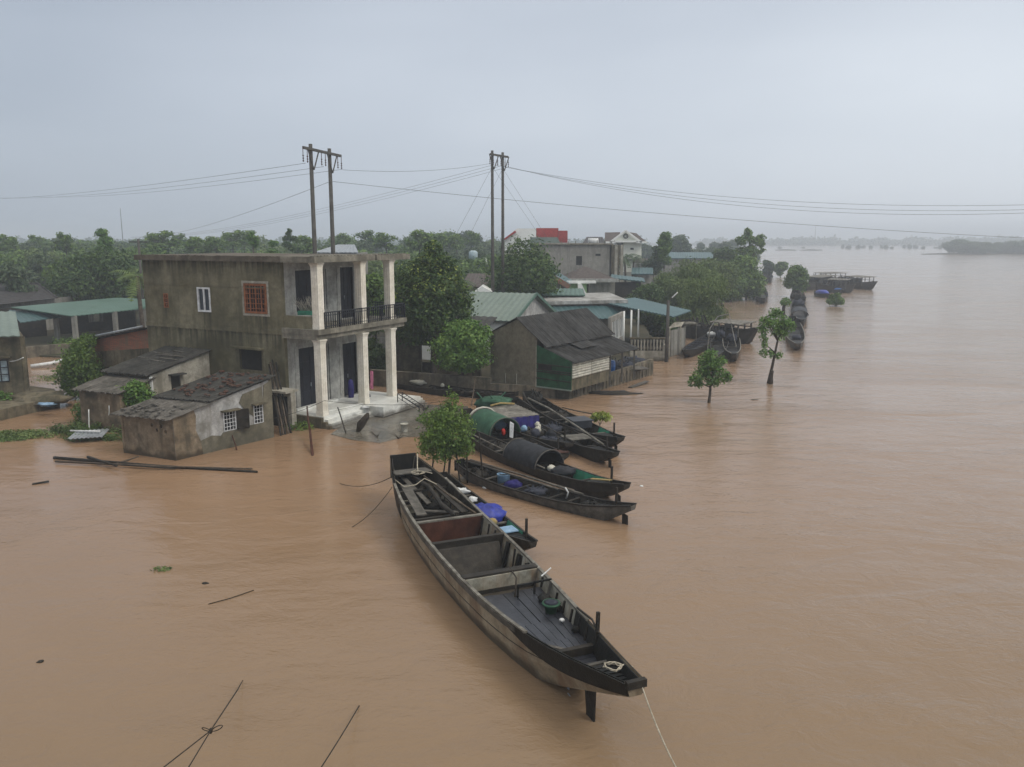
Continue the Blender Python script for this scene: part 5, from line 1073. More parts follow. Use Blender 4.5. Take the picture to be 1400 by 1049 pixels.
m = MB(); A_ = inboat(t3, L3 * .475, .15, 1.02); m.prism([A_, A_ + Vector((.16, 0, -.1)), A_ + Vector((.12, .02, -.75)), A_ + Vector((-.02, 0, -.7))], (.02, .02, 0)); m.build('towel', 'plastic_white', label='white towel hanging in the mouth of the green hood', cat='towel', loc=A_)
m = MB(); hd = [inboat(t3, L3 * .21, math.cos(a) * .8, .42 + math.sin(a) * .78) for a in [math.pi * i / 10 for i in range(2, 9)]]; m.tube(hd, .05, 6); m.build('bundled_net', 'sack_white', label='white net rolled over the far rim of the green hood', cat='net', loc=hd[0])
t4, L4, W4, S4 = sampan('sampan', 'wide cluttered sampan with a low cabin draped in a dark blue tarpaulin', at(660, 551, .6), at(779, 604, .7), 1.75, .75, .65, .42, rudder=False, nthw=5)
m = MB(); m.box(L4 * .28, L4 * .52, -.72, .72, .35, .80); m.build('cabin', 'wood_dark', t4)
m = MB(); m.sheet((L4 * .24, -.8, .86), (L4 * .53, -.8, .86), (L4 * .53, .8, .9), (L4 * .24, .8, .9), 8, .015, .03); m.build('cabin_roof', 'gunwale_grey', t4)
m = MB(); c0 = L4 * .525; 
for i in range(10):
    y0 = -.78 + i * .156; a_ = .03 * (i % 2); m.add([(c0 + .03 + a_, y0, .89), (c0 + .03 + .03 - a_, y0 + .156, .89), (c0 + .1 - a_, y0 + .156, .12), (c0 + .07 + a_, y0, .12)], [(0, 1, 2, 3)])
m.add([(c0 + .03, .78, .89), (c0 - .8, .8, .89), (c0 - .8, .84, .5), (c0 + .1, .82, .42)], [(0, 1, 2, 3)]); m.add([(c0 + .03, -.78, .89), (c0 - .9, -.8, .89), (c0 - 1.2, -.84, .5), (c0 + .1, -.82, .42)], [(0, 1, 2, 3)]); m.build('tarp_curtain', 'tarp_navy', t4)
for i, (x, y, s_, mt, l_) in enumerate(((.56, .55, .11, 'sack_white', 'white bottle beside the dark blue tarpaulin curtain'), (.6, .45, .1, 'sack_white', 'round white float on the cluttered deck'), (.66, .1, .14, 'sack_white', 'cream bag mid deck on the cluttered sampan'), (.72, -.3, .2, 'cloth_dark', 'dark cloth heap on the cluttered deck'), (.62, -.4, .15, 'plastic_paleblue', 'pale jug near the dark blue curtain'), (.78, .2, .22, 'hood_black', 'black bundle towards the bow of the cluttered sampan'))):
    lump('bundle', inboat(t4, L4 * x, y, .52), (s_, s_ * .8, s_), mt, l_, 'bundle', i, .3)
lump('net', inboat(t4, L4 * .16, 0, .9), (.9, .6, .28), 'hood_green', 'green fishing net piled behind the low cabin', 'net', 4, .35)
m = MB(); A_ = inboat(t4, L4 * .26, -.6, .96); m.tube([A_, inboat(t4, L4 * .24, 0, 1.0), inboat(t4, L4 * .27, .65, .97)], .05, 7); m.build('mat_roll', 'cloth_yellow', label='rolled yellowish mat on the low cabin roof', cat='mat', loc=A_)
m = MB(); A_ = inboat(t4, L4 * .5, -1.1, .3); m.blob(A_ + Z * .3, (.3, .25, .3), 2, 10, .3); m.build('cloth', 'plastic_paleblue', label='blue and white cloth between the cabin sampan and the black hood', cat='cloth', loc=A_)
t5, L5, W5, S5 = sampan('sampan', 'open sampan with a pale cover board, left of the rightmost moored sampan', at(702, 550, .6), at(842, 620, .7), 1.25, .8, .75, .38)
m = MB(); A_ = inboat(t5, L5 * .68, 0, .52); d_ = inboat(t5, 1, 0, 0) - inboat(t5, 0, 0, 0); m.bar(A_ - d_ * .45, A_ + d_ * .45, 1.15, .04); m.build('cover_board', 'gunwale_grey', label='pale square board laid across the open sampan', cat='board', loc=A_)
m = MB(); P = [inboat(t5, L5 * .08, .45, .95), inboat(t5, L5 * .3, .55, .9), inboat(t5, L5 * .6, .45, .75), inboat(t5, L5 * .92, -.1, .85)]; m.tube(P, .05, 7); m.build('long_pole', 'gunwale_grey', label='long pale pole lying from end to end of the open sampan', cat='pole', loc=P[0])
m = MB(); P = [inboat(t5, L5 * .62, .1, .75), inboat(t5, L5 * .9, .25, .85)]; m.tube(P, .03, 6); m.build('oar', 'wood_dark', label='dark oar crossing the pale board', cat='oar', loc=P[0])
t6, L6, W6, S6 = sampan('sampan', 'rightmost moored sampan with dark crates and turquoise lining', at(722, 541, .7), at(849, 598, .75), 1.45, .9, .75, .42, green=(.70, .82), nthw=5)
for i, (f, l_) in enumerate(((.60, 'dark slate crate lid on the rightmost moored sampan'),)):
    m = MB(); A_ = inboat(t6, L6 * f, .05, .35); m.bar(A_ + Z * .15 - d_ * .45, A_ + Z * .15 + d_ * .45, .9, .3); m.bar(A_ + Z * .33 - d_ * .5, A_ + Z * .33 + d_ * .5, 1.0, .05); m.build('crate', 'deck_slate', label=l_, cat='crate', loc=A_)
m = MB(); A_ = inboat(t6, L6 * .55, -.45, .3); m.bar(A_, A_ + d_ * .5 + Z * .3, .4, .05); m.build('board', 'gunwale_grey', label='light board leaning by the slate crate', cat='board', loc=A_)
for i, f in enumerate((.08, .13)): lump('engine', inboat(t6, L6 * f, .1 - .2 * i, .7), (.35, .3, .28), 'wood_black', ('black engine at the far end of the rightmost sampan', 'second black engine block just before the far one')[i], 'engine', i, .35)
line(inboat(t6, L6 * .3, .6, .6), at(795, 567, .1) + Vector((.8, 0, 0)), .02, .03, 'wood_dark', 'dark pole sticking out over the water beyond the rightmost sampan', 'pole', 'pole')
line(inboat(t2, L2 * .02, -.3, .7), inboat(t2, L2 * .62, -.62, .55), .04, .03, 'gunwale_grey', 'pale pole along the side of the black hooded sampan', 'pole', 'pole')
lump('float', at(664, 667, .0), (.12, .1, .08), 'plastic_white', 'white plastic scrap floating below the pale blue bucket', 'plastic scrap', 1)
lump('float', at(877, 665, .0), (.07, .05, .04), 'plastic_white', 'tiny white speck floating right of the sampan bows', 'plastic scrap', 2)
line(at(617, 648, .3), at(655, 664, .05), .15, .012, 'rope_dark', 'dark line between the staked tree and the white scrap')
# moored by the garden wall, and scrap behind the tree
sampan('sampan', 'long low sampan moored along the garden wall behind the porch', at(505, 515, .3), at(632, 538, .3), 1.1, .45, .45, .3, post_=False, rudder=False)
sampan('sampan', 'dark sampan lying under the low tree against the retaining wall', at(706, 541, .3), at(610, 530, .35), 1.1, .45, .45, .3, post_=False, rudder=False, hull='wood_black')
lump('cloth', at(572, 523, .45), (.5, .25, .15), 'sack_white', 'white cloth on the long low sampan by the garden wall', 'cloth', 3, .35)
lump('bottle', at(605, 527, .45), (.12, .1, .12), 'sack_white', 'pale jug between the two sampans by the wall', 'jug', 4)
for (bt_, bl_, f_, y_, s_, m_, l_) in ((t1, L1, .12, 0, (.5, .3, .2), 'wood_dark', 'dark net heap at the far end of the long open sampan'), (t1, L1, .5, -.1, (.4, .25, .14), 'cloth_dark', 'grey net heap mid length in the long open sampan'), (t1, L1, .78, .05, (.35, .22, .12), 'wood_black', 'black gear heap near the bow of the long open sampan'),
        (t5, L5, .2, 0, (.5, .35, .25), 'wood_dark', 'dark net heap at the far end of the sampan with the pale board'), (t5, L5, .45, 0, (.5, .35, .2), 'cloth_dark', 'grey net heap before the pale board'), (t6, L6, .36, 0, (.6, .4, .25), 'wood_dark', 'dark gear heap behind the slate crate'), (t2, L2, .2, 0, (.5, .35, .25), 'wood_dark', 'dark gear heap behind the rounded black hood'), (t4, L4, .8, 0, (.5, .4, .2), 'cloth_dark', 'dark net heap on the bow of the cluttered sampan'), (t4, L4, .62, 0, (.5, .5, .18), 'wood_dark', 'dark gear heap in front of the dark blue curtain')):
    lump('gear', inboat(bt_, bl_ * f_, y_, .28), s_, m_, l_, 'gear', int(f_ * 100), .35)
# ---- boats farther along the river
sampan('sampan', 'blue lined sampan slanting beside the grey fence panels', at(972, 458, .6), at(936, 481, .6), 1.4, .7, .7, .5, post_=False, rudder=False, inside='deck_slate')
lump('bag', at(972, 457, .7), (.4, .3, .22), 'plastic_white', 'white sack heap at the stern of the blue lined sampan', 'bag', 2, .3)
ta, La, Wa, Sa = sampan('sampan', 'sampan with an arched bamboo frame, middle of the three by the dark hull', at(987, 450, .5), at(980, 487, .5), 1.5, .7, .6, .45, post_=False, rudder=False, hull='wood_grey')
m = MB(); A_ = inboat(ta, La * .3, 0, .5); P = [inboat(ta, La * .8, -.8, .5), inboat(ta, La * .6, -.8, 1.7), inboat(ta, La * .35, -.3, 2.3), inboat(ta, La * .1, .5, 2.1)]; m.tube(P, .05, 6); m.build('bamboo_hoop', 'wood_grey', ta, label='arched bamboo pole') if False else m.build('bamboo_hoop', 'wood_grey', label='arched bamboo pole rising from the middle sampan by the dark hull', cat='pole', loc=P[0])
lump('engine', inboat(ta, La * .4, 0, .8), (.4, .4, .35), 'cloth_dark', 'dark gear heap in the middle sampan by the dark hull', 'gear', 4, .4)
tb_, Lb, Wb, Sb = sampan('sampan', 'white rimmed sampan pointing at the camera, right of the three by the dark hull', at(998, 450, .5), at(1003, 489, .6), 1.45, .7, .9, .5, post_=False, rudder=False, rim='gunwale_grey')
lump('engine', inboat(tb_, Lb * .45, 0, .7), (.4, .35, .35), 'cloth_dark', 'dark blue gear heap in the white rimmed sampan', 'gear', 5, .4)
line(inboat(tb_, Lb * .7, .3, .6), inboat(tb_, Lb * .2, -.2, 2.3), .05, .035, 'gunwale_grey', 'slanting pole above the white rimmed sampan', 'pole', 'pole')
def barge(name, label, p0, p1, beam, zs, mid, cab, cabmat='wood_grey', roofmat='gunwale_grey', hull='wood_dark'):
    t, L_, W_, S_ = sampan(name, label, p0, p1, beam, zs, zs, mid, post_=False, rudder=False, detail=False, hull=hull, nose='wood_black')
    f0, f1, hc = cab; x0, x1 = f0 * L_, f1 * L_; wv = beam * .36
    m = MB(); n = 4
    for i in range(n + 1):
        for sg in (-1, 1): x = x0 + (x1 - x0) * i / n; m.bar((x, sg * wv, mid * .6), (x, sg * wv, hc), .1)
    for sg in (-1, 1): m.bar((x0, sg * wv, (hc + mid) / 2), (x1, sg * wv, (hc + mid) / 2), .07)
    m.build('cabin_frame', cabmat, t); m = MB(); m.sheet((x0 - .3, -wv - .3, hc + .02), (x1 + .3, -wv - .3, hc + .02), (x1 + .3, wv + .3, hc + .1), (x0 - .3, wv + .3, hc + .1), 0, th=.07); m.build('cabin_roof', roofmat, t)
    m = MB(); m.box(x0 + .3, x0 + (x1 - x0) * .4, -wv * .8, wv * .8, mid * .5, hc - .35); m.build('wheelhouse', 'wood_black', t)
    rd = random.Random(int(p0.x)); m = MB(); m.box(.12 * L_, .3 * L_, -wv * .7, wv * .7, .1, mid + .15)
    for i in range(14): x = rd.uniform(.1, .4) * L_; y = rd.uniform(-.8, .8) * wv; m.bar((x, y, mid), (x + rd.uniform(-.8, .8), y + rd.uniform(-.5, .5), mid + rd.uniform(.3, 1.1)), .09)
    m.build('deck_gear', 'wood_dark', t)
    return t, L_
barge('river_boat', 'large dark hull with a flat white canopy moored behind the three sampans', at(936, 447, .9), at(1035, 451, 1.3), 2.6, 1.5, 1.05, (.5, .84, 1.75), roofmat='gunwale_grey')
barge('river_boat', 'longest barge with a white railed cabin, right end of the far barge row', at(1135, 384, 1.0), at(1197, 387, 1.3), 3.2, 1.6, 1.1, (.48, .84, 2.2), hull='bark_dark')
barge('river_boat', 'dark cluttered barge behind the lone round tree, left end of the far barge row', at(1098, 390, 1.), at(1140, 383, 1.), 3.2, 1.5, 1.1, (.3, .8, 2.1), hull='wood_dark')
barge('river_boat', 'brown barge in the middle of the far barge row', at(1117, 391, 1.), at(1169, 391, 1.2), 3.2, 1.5, 1.1, (.35, .8, 2.2), hull='bark_dark')
barge('river_boat', 'farther dark barge showing above the middle of the far barge row', at(1110, 382, 1.2), at(1165, 380, 1.2), 3.2, 1.6, 1.2, (.2, .7, 2.3), hull='wood_dark')
for i, (a_, b_, l_, mt) in enumerate((((1116, 401), (1133, 404), 'small boat covered by a bright blue tarpaulin before the far barges', 'tarp_blue'), ((1133, 396), (1152, 398), 'small boat with a pale blue flat cover before the far barges', 'plastic_blue'))):
    t, L_, W_, S_ = sampan('sampan', l_, at(*a_, .4), at(*b_, .4), 1.8, .7, .7, .5, post_=False, rudder=False, detail=False)
    m = MB(); m.blob((L_ * .5, 0, .6), (L_ * .38, .8, .5 if i == 0 else .35), 3, 10, .12); m.build('cover', mt, t)
t, L_, W_, S_ = sampan('sampan', 'grey sampan moored end on just right of the leaning water tree', at(1083, 438, .5), at(1091, 473, .6), 1.7, .9, .8, .5, post_=False, rudder=False, hull='wood_grey', rim='gunwale_grey')
lump('cloth', inboat(t, L_ * .75, 0, .6), (.4, .35, .25), 'cloth_dark', 'dark bundle in the grey end on sampan', 'bundle', 2, .3)
t, L_, W_, S_ = sampan('sampan', 'boat with an arched hood in the middle of the river tree line', at(1090, 412, .6), at(1096, 441, .7), 1.8, 1.0, 1.0, .6, hood=(.5, .72, .55, 'hood_black'), post_=False, rudder=False, detail=False)
lump('net', inboat(t, L_ * .2, 0, .8), (.7, .6, .4), 'cloth_dark', 'dark net heap behind the far arched hood', 'net', 2, .4)
t, L_, W_, S_ = sampan('sampan', 'dark boat with piled brown gear at the far end of the hooded boats', at(1088, 402, .6), at(1094, 416, .7), 2.0, 1.1, 1.0, .6, post_=False, rudder=False, detail=False)
lump('gear', inboat(t, L_ * .5, 0, .9), (.9, .7, .5), 'wood_dark', 'brown gear pile on the dark boat beyond the far arched hood', 'gear', 5, .45)
t, L_, W_, S_ = sampan('sampan', 'small dark boat tied by the bank trees with grey gear aboard', at(1040, 394, .6), at(1043, 410, .7), 1.9, .9, .9, .6, post_=False, rudder=False, detail=False)
lump('gear', inboat(t, L_ * .4, 0, .9), (.7, .6, .4), 'cloth_dark', 'grey gear heaped on the small dark boat by the bank trees', 'gear', 6, .4)
t, L_, W_, S_ = sampan('sampan', 'farthest dark boat behind the small round trees on the bank', at(1047, 374, .6), at(1052, 383, .7), 2.2, 1.4, 1.2, .9, post_=False, rudder=False, detail=False)

# ------------------------------------------------------------------ trees
def leaf_mesh(name, blobs, n, leaf, mat, seed, up=.35, asp=.5, shell=.55, droop=0):
    rg = np.random.default_rng(seed); B = np.array(blobs, float); area = (B[:, 3] * B[:, 4] + B[:, 4] * B[:, 5] + B[:, 3] * B[:, 5]); idx = rg.choice(len(B), n, p=area / area.sum())
    d = rg.normal(size=(n, 3)); d /= np.linalg.norm(d, axis=1)[:, None]; rr = shell + (1.06 - shell) * rg.random(n) ** .6; rr *= 1 + .45 * rg.random(n) ** 4; rr *= 1 + .18 * np.sin(d[:, 0] * 7 + idx) * np.sin(d[:, 1] * 6 + d[:, 2] * 5)
    c = B[idx, :3] + d * B[idx, 3:6] * rr[:, None]
    nrm = d * .7 + rg.normal(size=(n, 3)) * .6; nrm[:, 2] += up; nrm /= np.linalg.norm(nrm, axis=1)[:, None]
    a = rg.normal(size=(n, 3)); a[:, 2] -= droop * 3; a -= nrm * (a * nrm).sum(1)[:, None]; a /= np.linalg.norm(a, axis=1)[:, None]; b_ = np.cross(nrm, a)
    s = leaf * (.6 + .8 * rg.random(n))[:, None]
    v = np.stack([c - a * s * .5, c + b_ * s * asp * .5 + nrm * s * .08, c + a * s * .5 - nrm * s * .1, c - b_ * s * asp * .5 + nrm * s * .08], 1).reshape(-1, 3)
    me = bpy.data.meshes.new(name); me.vertices.add(len(v)); me.vertices.foreach_set('co', v.astype(np.float32).ravel()); me.loops.add(4 * n); me.loops.foreach_set('vertex_index', np.arange(4 * n, dtype=np.int32))
    me.polygons.add(n); me.polygons.foreach_set('loop_start', np.arange(0, 4 * n, 4, dtype=np.int32)); me.polygons.foreach_set('loop_total', np.full(n, 4, np.int32)); me.update(); me.validate(); me.materials.append(MATS[mat]); return me
def blobs_in(seed, n, R3, c, br, flat=1.):
    rd = random.Random(seed); out = []
    for i in range(n):
        while True:
            x, y, z = (rd.uniform(-1, 1) for _ in range(3)); q = x * x + y * y + z * z
            if q < 1: break
        k = .55 + .45 * rd.random(); b_ = br * rd.uniform(.65, 1.25)
        out.append((c[0] + x * R3[0], c[1] + y * R3[1], c[2] + z * R3[2], b_, b_ * rd.uniform(.8, 1.1), b_ * .8 * flat))
    return out
def make_tree(name, label, loc, blobs, n, leaf, mat, seed, trunk_h, tr, bark='bark', cat='tree', group=None, lean=(0, 0), limbs=7, up=.35, asp=.5, shell=.55, droop=0, trunks=1):
    t = thing(name, label, cat, loc, group=group); rd = random.Random(seed)
    me = leaf_mesh('crown', blobs, n, leaf, mat, seed, up, asp, shell, droop); o = bpy.data.objects.new('crown', me); COL.objects.link(o); o.parent = t
    m = MB()
    for k in range(trunks):
        ox, oy = (rd.uniform(-.25, .25) * (trunks > 1), rd.uniform(-.25, .25) * (trunks > 1)); top = Vector((lean[0] + ox * 3, lean[1] + oy * 3, trunk_h))
        base = Vector((ox, oy, -.4)); mid = base.lerp(top, .5) + Vector((rd.uniform(-1, 1), rd.uniform(-1, 1), 0)) * tr * 1.2
        m.tube([base, base.lerp(mid, .5), mid, mid.lerp(top, .5), top], [tr * 1.15, tr, tr * .85, tr * .75, tr * .6], 8)
        bs = sorted(blobs, key=lambda b_: -b_[3]); rd.shuffle(bs)
        for b_ in bs[:limbs]:
            e_ = Vector(b_[:3]); s_ = top if e_.z > trunk_h else mid.lerp(top, .5); q = s_.lerp(e_, .5) + Vector((rd.uniform(-.1, .1), rd.uniform(-.1, .1), .15)) * b_[3]
            m.tube([s_, q, e_], [tr * .5, tr * .3, tr * .12], 5)
    m.build('trunk', bark, t); return t

# tree in the water with support stakes, in front of the boats
tw = at(612, 662, 0)
bl = [(.0, 0, 2.0, 1.0, 1.0, .8), (-.5, .1, 1.55, .75, .7, .6), (.55, 0, 1.7, .7, .7, .65), (.15, 0, 2.75, .6, .6, .6), (.25, 0, 3.3, .3, .3, .45), (-.35, .1, 2.5, .6, .5, .5), (.75, .1, 2.35, .45, .5, .45), (-.95, 0, 1.5, .35, .4, .35), (.8, -.1, 1.45, .4, .4, .35), (-.2, -.3, 1.3, .5, .5, .35), (.35, .3, 1.35, .5, .5, .35)]
WT = make_tree('small_tree', 'bushy young tree with support stakes in front of the moored sampans', tw, [(x * .8, y, z * .96, a * .8, b_ * .88, c * .88) for x, y, z, a, b_, c in bl] + blobs_in(8, 14, (.92, .8, 1.05), (0, 0, 2.0), .3), 7000, .13, 'leaf_mid', 3, 1.5, .055, lean=(.15, 0), limbs=9, asp=.42, shell=.3)
for i, (dx, dy, q, l_) in enumerate(((-.62, .3, (.05, 0), 'leftmost thin stake propping the young tree'), (.5, -.1, (-.1, 0), 'stake right of the trunk of the young tree'), (.72, .1, (.0, 0), 'dark stake just beside the right one under the young tree'), (-.2, -.2, (.1, 0), 'stake leaning into the trunk of the young tree'), (1.35, -.2, (-.08, 0), 'tall lone stake by the sampan right of the young tree'))):
    p = tw + Vector((dx, dy, -.3)); post('stake', p, p + Vector((q[0] * 2, 0, 1.9 if i < 4 else 2.3)), .032, 'wood_dark', l_, 'stake')
def px_h(px, py, p): return atd(px, py, p.y).z
# water trees at the right
p = at(968, 551, 0); bl = [(0, 0, 2.1, .6, .6, .5), (-.75, 0, 1.55, .45, .5, .42), (.8, 0, 1.6, .5, .5, .42), (.0, 0, 2.75, .5, .5, .45), (-.35, .1, 2.45, .45, .45, .4), (.45, .2, 2.2, .45, .45, .4), (1.2, 0, 1.5, .28, .3, .3), (-1.05, .1, 1.25, .28, .3, .3), (0, -.2, 1.4, .4, .4, .35), (-.45, 0, 1.95, .4, .4, .4), (.4, -.1, 1.25, .3, .3, .25), (-.6, .1, 1.1, .3, .3, .22)]
bl = [(x * .98, y, z * .96, a, b_, c) for x, y, z, a, b_, c in bl]
make_tree('small_tree', 'small bushy green tree standing alone in the brown water', p, [(x * .88, y, z, a * .74, b_ * .74, c * .85) for x, y, z, a, b_, c in bl] + blobs_in(6, 9, (1.0, .7, .9), (0, 0, 1.9), .22), 2900, .17, 'leaf_bright', 5, 1.3, .09, lean=(.1, 0), limbs=9, asp=.5, shell=.35)
p = at(1049, 524, 0); bl = [(.1, 0, 4.0, .65, .6, .5), (-.45, 0, 3.6, .4, .4, .5), (1.0, 0, 3.75, .55, .5, .5), (.75, 0, 3.2, .45, .45, .5), (-.35, 0, 2.95, .3, .35, .4), (-.3, 0, 2.5, .25, .25, .3), (-.35, 0, 1.95, .3, .3, .3), (.6, 0, 1.75, .3, .3, .25), (.2, 0, 4.45, .4, .4, .3), (1.35, 0, 3.6, .3, .3, .35), (.3, 0, 3.4, .4, .4, .4), (.1, 0, 1.9, .25, .25, .25)]
make_tree('leaning_tree', 'crooked leafy tree in the river with a bent trunk', p, [(x, y, z, a * .85, b_ * .85, c * .95) for x, y, z, a, b_, c in bl] + blobs_in(7, 10, (1.0, .6, .9), (.3, 0, 3.6), .22), 2400, .18, 'leaf_bright', 6, 2.7, .105, lean=(.5, 0), limbs=9, bark='bark_dark', asp=.5, shell=.3)
p2 = p + Vector((.0, .05, 0)); post('tree_stub', p2 + Vector((.08, -.35, -.4)), p2 + Vector((.12, -.35, .85)), .15, 'bark_dark', 'stout broken stub at the foot of the crooked tree', 'stub')
q = at(1068, 441, 0); post('bare_trunk', q - Z * .4, atd(1073, 416, q.y), .22, 'bark_dark', 'bare pollarded trunk with a tuft left of the end on sampan', 'tree stub'); cc = atd(1074, 413, q.y); me = leaf_mesh('tuft', [(0, 0, 0, .5, .4, .4)], 260, .25, 'leaf_bright', 9); o = bpy.data.objects.new('leaf_tuft', me); COL.objects.link(o); o.location = cc; tag(o, 'leafy tuft sprouting on top of the pollarded trunk', 'tuft')
def round_tree(name, label, px, pyb, pyt, wpx, n, leaf, mat, seed, group=None, br=.42, low=.2, **kw):
    p = at(px, pyb, 0); H_ = px_h(px, pyt, p); Wm = wpx * p.y / FOC / 2 * 1.02; c = (0, 0, H_ * (1 + low) / 2); R3 = (Wm * .66, Wm * .66, H_ * (1 - low) / 2 * .72)
    bl = blobs_in(seed, 16, R3, c, min(Wm, H_ * .5) * br); return make_tree(name, label, p, bl, n, leaf, mat, seed, H_ * .5, max(.08, Wm * .05), group=group, **kw)
round_tree('round_tree', 'dense round tree standing alone in the river before the far barges', 1088, 406, 361, 34, 7000, .38, 'leaf_mid', 11, low=.12)
round_tree('bush', 'low leafy bush half drowned in the open river below the far barges', 1143, 419, 401, 27, 1800, .38, 'leaf_mid', 12, low=0, cat='bush')
t = thing('sapling', 'tiny yellow green sapling in the water right of the moored sampans', 'sapling', at(820, 590, 0))
me = leaf_mesh('leaves', [(0, 0, .75, .35, .3, .14), (.3, 0, .65, .18, .2, .12), (-.28, 0, .65, .18, .2, .12)], 230, .26, 'leaf_yellow', 5, .2, .35, droop=.6); o = bpy.data.objects.new('leaves', me); COL.objects.link(o); o.parent = t
m = MB(); m.tube([(0, 0, -.3), (0, 0, .7)], .02, 5); m.tube([(0, 0, .3), (.2, 0, .7)], .012, 4); m.tube([(0, 0, .3), (-.2, 0, .7)], .012, 4); m.build('stem', 'bark', t)
# the two big trees behind the porch
p = Vector((-5.0, 51.0, 0)); hh = px_h(598, 330, p)
bl = [(0, 0, 7.4, .9, .9, .8), (.2, 0, 8.2, .5, .5, .6), (-.9, 0, 6.6, 1.2, 1.1, .8), (.8, 0, 6.4, 1.1, 1.1, .9), (-1.5, 0, 5.3, 1.2, 1.1, .9), (0, -.5, 5.5, 1.5, 1.2, 1.1), (1.4, 0, 5.3, 1.0, 1, .9), (-1.7, .2, 4.3, 1.1, 1, .8), (1.3, -.1, 4.5, 1.1, 1, .8), (-.3, -.6, 4.2, 1.5, 1.1, 1.0), (-1.1, 0, 3.3, 1.0, 1, .8), (.9, 0, 7.3, .6, .6, .6)]
bl = [(x * 1.05, y, z * hh / 8.8, a, b_, c) for x, y, z, a, b_, c in bl]
make_tree('broadleaf_tree', 'tall dark broadleaf tree with light tips right of the house columns', p, bl + blobs_in(12, 16, (2.2, 1.2, 2.6), (0, 0, 5.6), .5), 19000, .24, 'leaf_dark', 21, 4.0, .2, bark='bark_dark', limbs=10)
me = leaf_mesh('x', [(b_[0], b_[1], b_[2] + b_[5] * .35, b_[3] * .85, b_[4] * .85, b_[5] * .8) for b_ in bl[:8]], 2200, .2, 'leaf_yellow', 33, .8); o = bpy.data.objects.new('young_leaves', me); COL.objects.link(o)
o.parent = [x for x in COL.objects if x.name.startswith('broadleaf_tree')][0]
p = Vector((-2.85, 47.8, 0)); bl = [(0, 0, 3.3, 1.1, 1, .7), (-.9, 0, 2.7, .9, .9, .6), (.7, -.1, 2.9, .9, .9, .7), (-.1, -.3, 2.0, 1.0, .8, .55), (.9, 0, 2.0, .7, .7, .5), (-1.0, 0, 1.9, .7, .7, .5), (.3, 0, 3.9, .6, .6, .4), (-.5, .2, 3.8, .5, .5, .4), (1.2, 0, 3.5, .45, .5, .4), (0, 0, 1.4, .8, .6, .3)]
bl = [(x, y, z * .97 + .15, a, b_, c) for x, y, z, a, b_, c in bl]
make_tree('fruit_tree', 'bright green bushy tree hanging over the retaining wall by the grey gable', p, bl + blobs_in(9, 12, (1.5, .8, 1.3), (0, 0, 2.6), .35), 9000, .2, 'leaf_bright', 22, 1.6, .09, limbs=9)
post('pole', at(643, 566, -.3), atd(650, 516, 46.5), .035, 'bamboo', 'thin pole leaning up beside the bright green tree', 'pole')
# left shrubs by the sheds
p = at(112, 545, 0); bl = [(0, 0, 2.2, .8, .8, .8), (-.3, 0, 1.4, .9, .8, .7), (.4, .1, 1.5, .8, .8, .7), (.2, 0, 2.9, .5, .5, .5), (-.2, 0, .7, .8, .7, .5), (.5, .3, 3.3, .4, .4, .35)]
make_tree('shrub', 'tall dark green shrub in the flood beside the brick outhouse', p, bl, 9000, .17, 'leaf_mid', 25, 1.2, .07, cat='shrub', limbs=5)
p = Vector((-17.8, 37.9, 0)); bl = [(0, 0, 1.9, .55, .5, .4), (.3, .2, 1.6, .5, .5, .4), (-.3, 0, 1.6, .4, .4, .35), (.1, 0, 1.1, .5, .4, .4), (.1, 0, 2.2, .3, .3, .22)]
make_tree('shrub', 'light green shrub growing in the gap between the two sheds', p, bl, 3200, .15, 'leaf_bright', 26, .9, .04, cat='shrub', limbs=4)
p = at(112, 575, 0); make_tree('shrub', 'small sprout at the water edge below the white walled shed', p, [(0, 0, .5, .35, .3, .4), (.2, 0, .3, .3, .3, .25)], 700, .14, 'leaf_bright', 27, .3, .02, cat='shrub', limbs=2)
p = at(8, 560, 0); make_tree('shrub', 'small pale plant in front of the left edge house', p, [(0, 0, .5, .5, .4, .4)], 500, .16, 'leaf_bright', 28, .3, .02, cat='shrub', limbs=2)
# palm / banana by left
def palm(name, label, p, h_, fr, nf, leafmat, seed, tr=.16, group=None):
    t = thing(name, label, 'palm', p, group=group); rd = random.Random(seed); m = MB(); top = Vector((rd.uniform(-.3, .3), 0, h_)); m.tube([(0, 0, -.3), (top.x * .3, 0, h_ * .5), top], [tr * 1.2, tr, tr * .8], 8); m.build('trunk', 'bark', t)
    m = MB()
    for i in range(nf):
        a = i * 2.4 + rd.random(); el = rd.uniform(-.2, 1.1); d = Vector((math.cos(a), math.sin(a), 0)); pts = [top + d * fr * s_ + Z * fr * (math.sin(el) * s_ - .75 * s_ * s_) for s_ in [k / 7 for k in range(8)]]
        sd_ = d.cross(Z)
        for j in range(7):
            for sg in (-1, 1):
                for q in (0, .5):
                    c = pts[j].lerp(pts[j + 1], q); w_ = fr * .3 * math.sin(math.pi * (j + q + .6) / 8); e_ = c + sd_ * sg * w_ + d * w_ * .4 - Z * w_ * .45; m.add([c, c + (pts[j + 1] - pts[j]) * .35, e_], [(0, 1, 2)])
        m.tube(pts, .02 * fr / 2, 3)
    m.build('fronds', leafmat, t); return t
palm('palm', 'bunched palm with two crowns in front of the white villa', Vector((atd(856, 368, 118).x, 118, 0)), atd(856, 352, 118).z, 2.2, 18, 'leaf_blue', 1)
palm('palm', 'slimmer palm just right of the villa front palm', Vector((atd(864, 368, 119).x, 119, 0)), atd(864, 353, 119).z, 1.8, 14, 'leaf_blue', 2)
palm('banana_plant', 'drooping frond plant beside the left rear edge of the big house', Vector((atd(192, 400, 58).x, 58, 0)), atd(192, 378, 58).z, 1.8, 9, 'leaf_olive', 3)
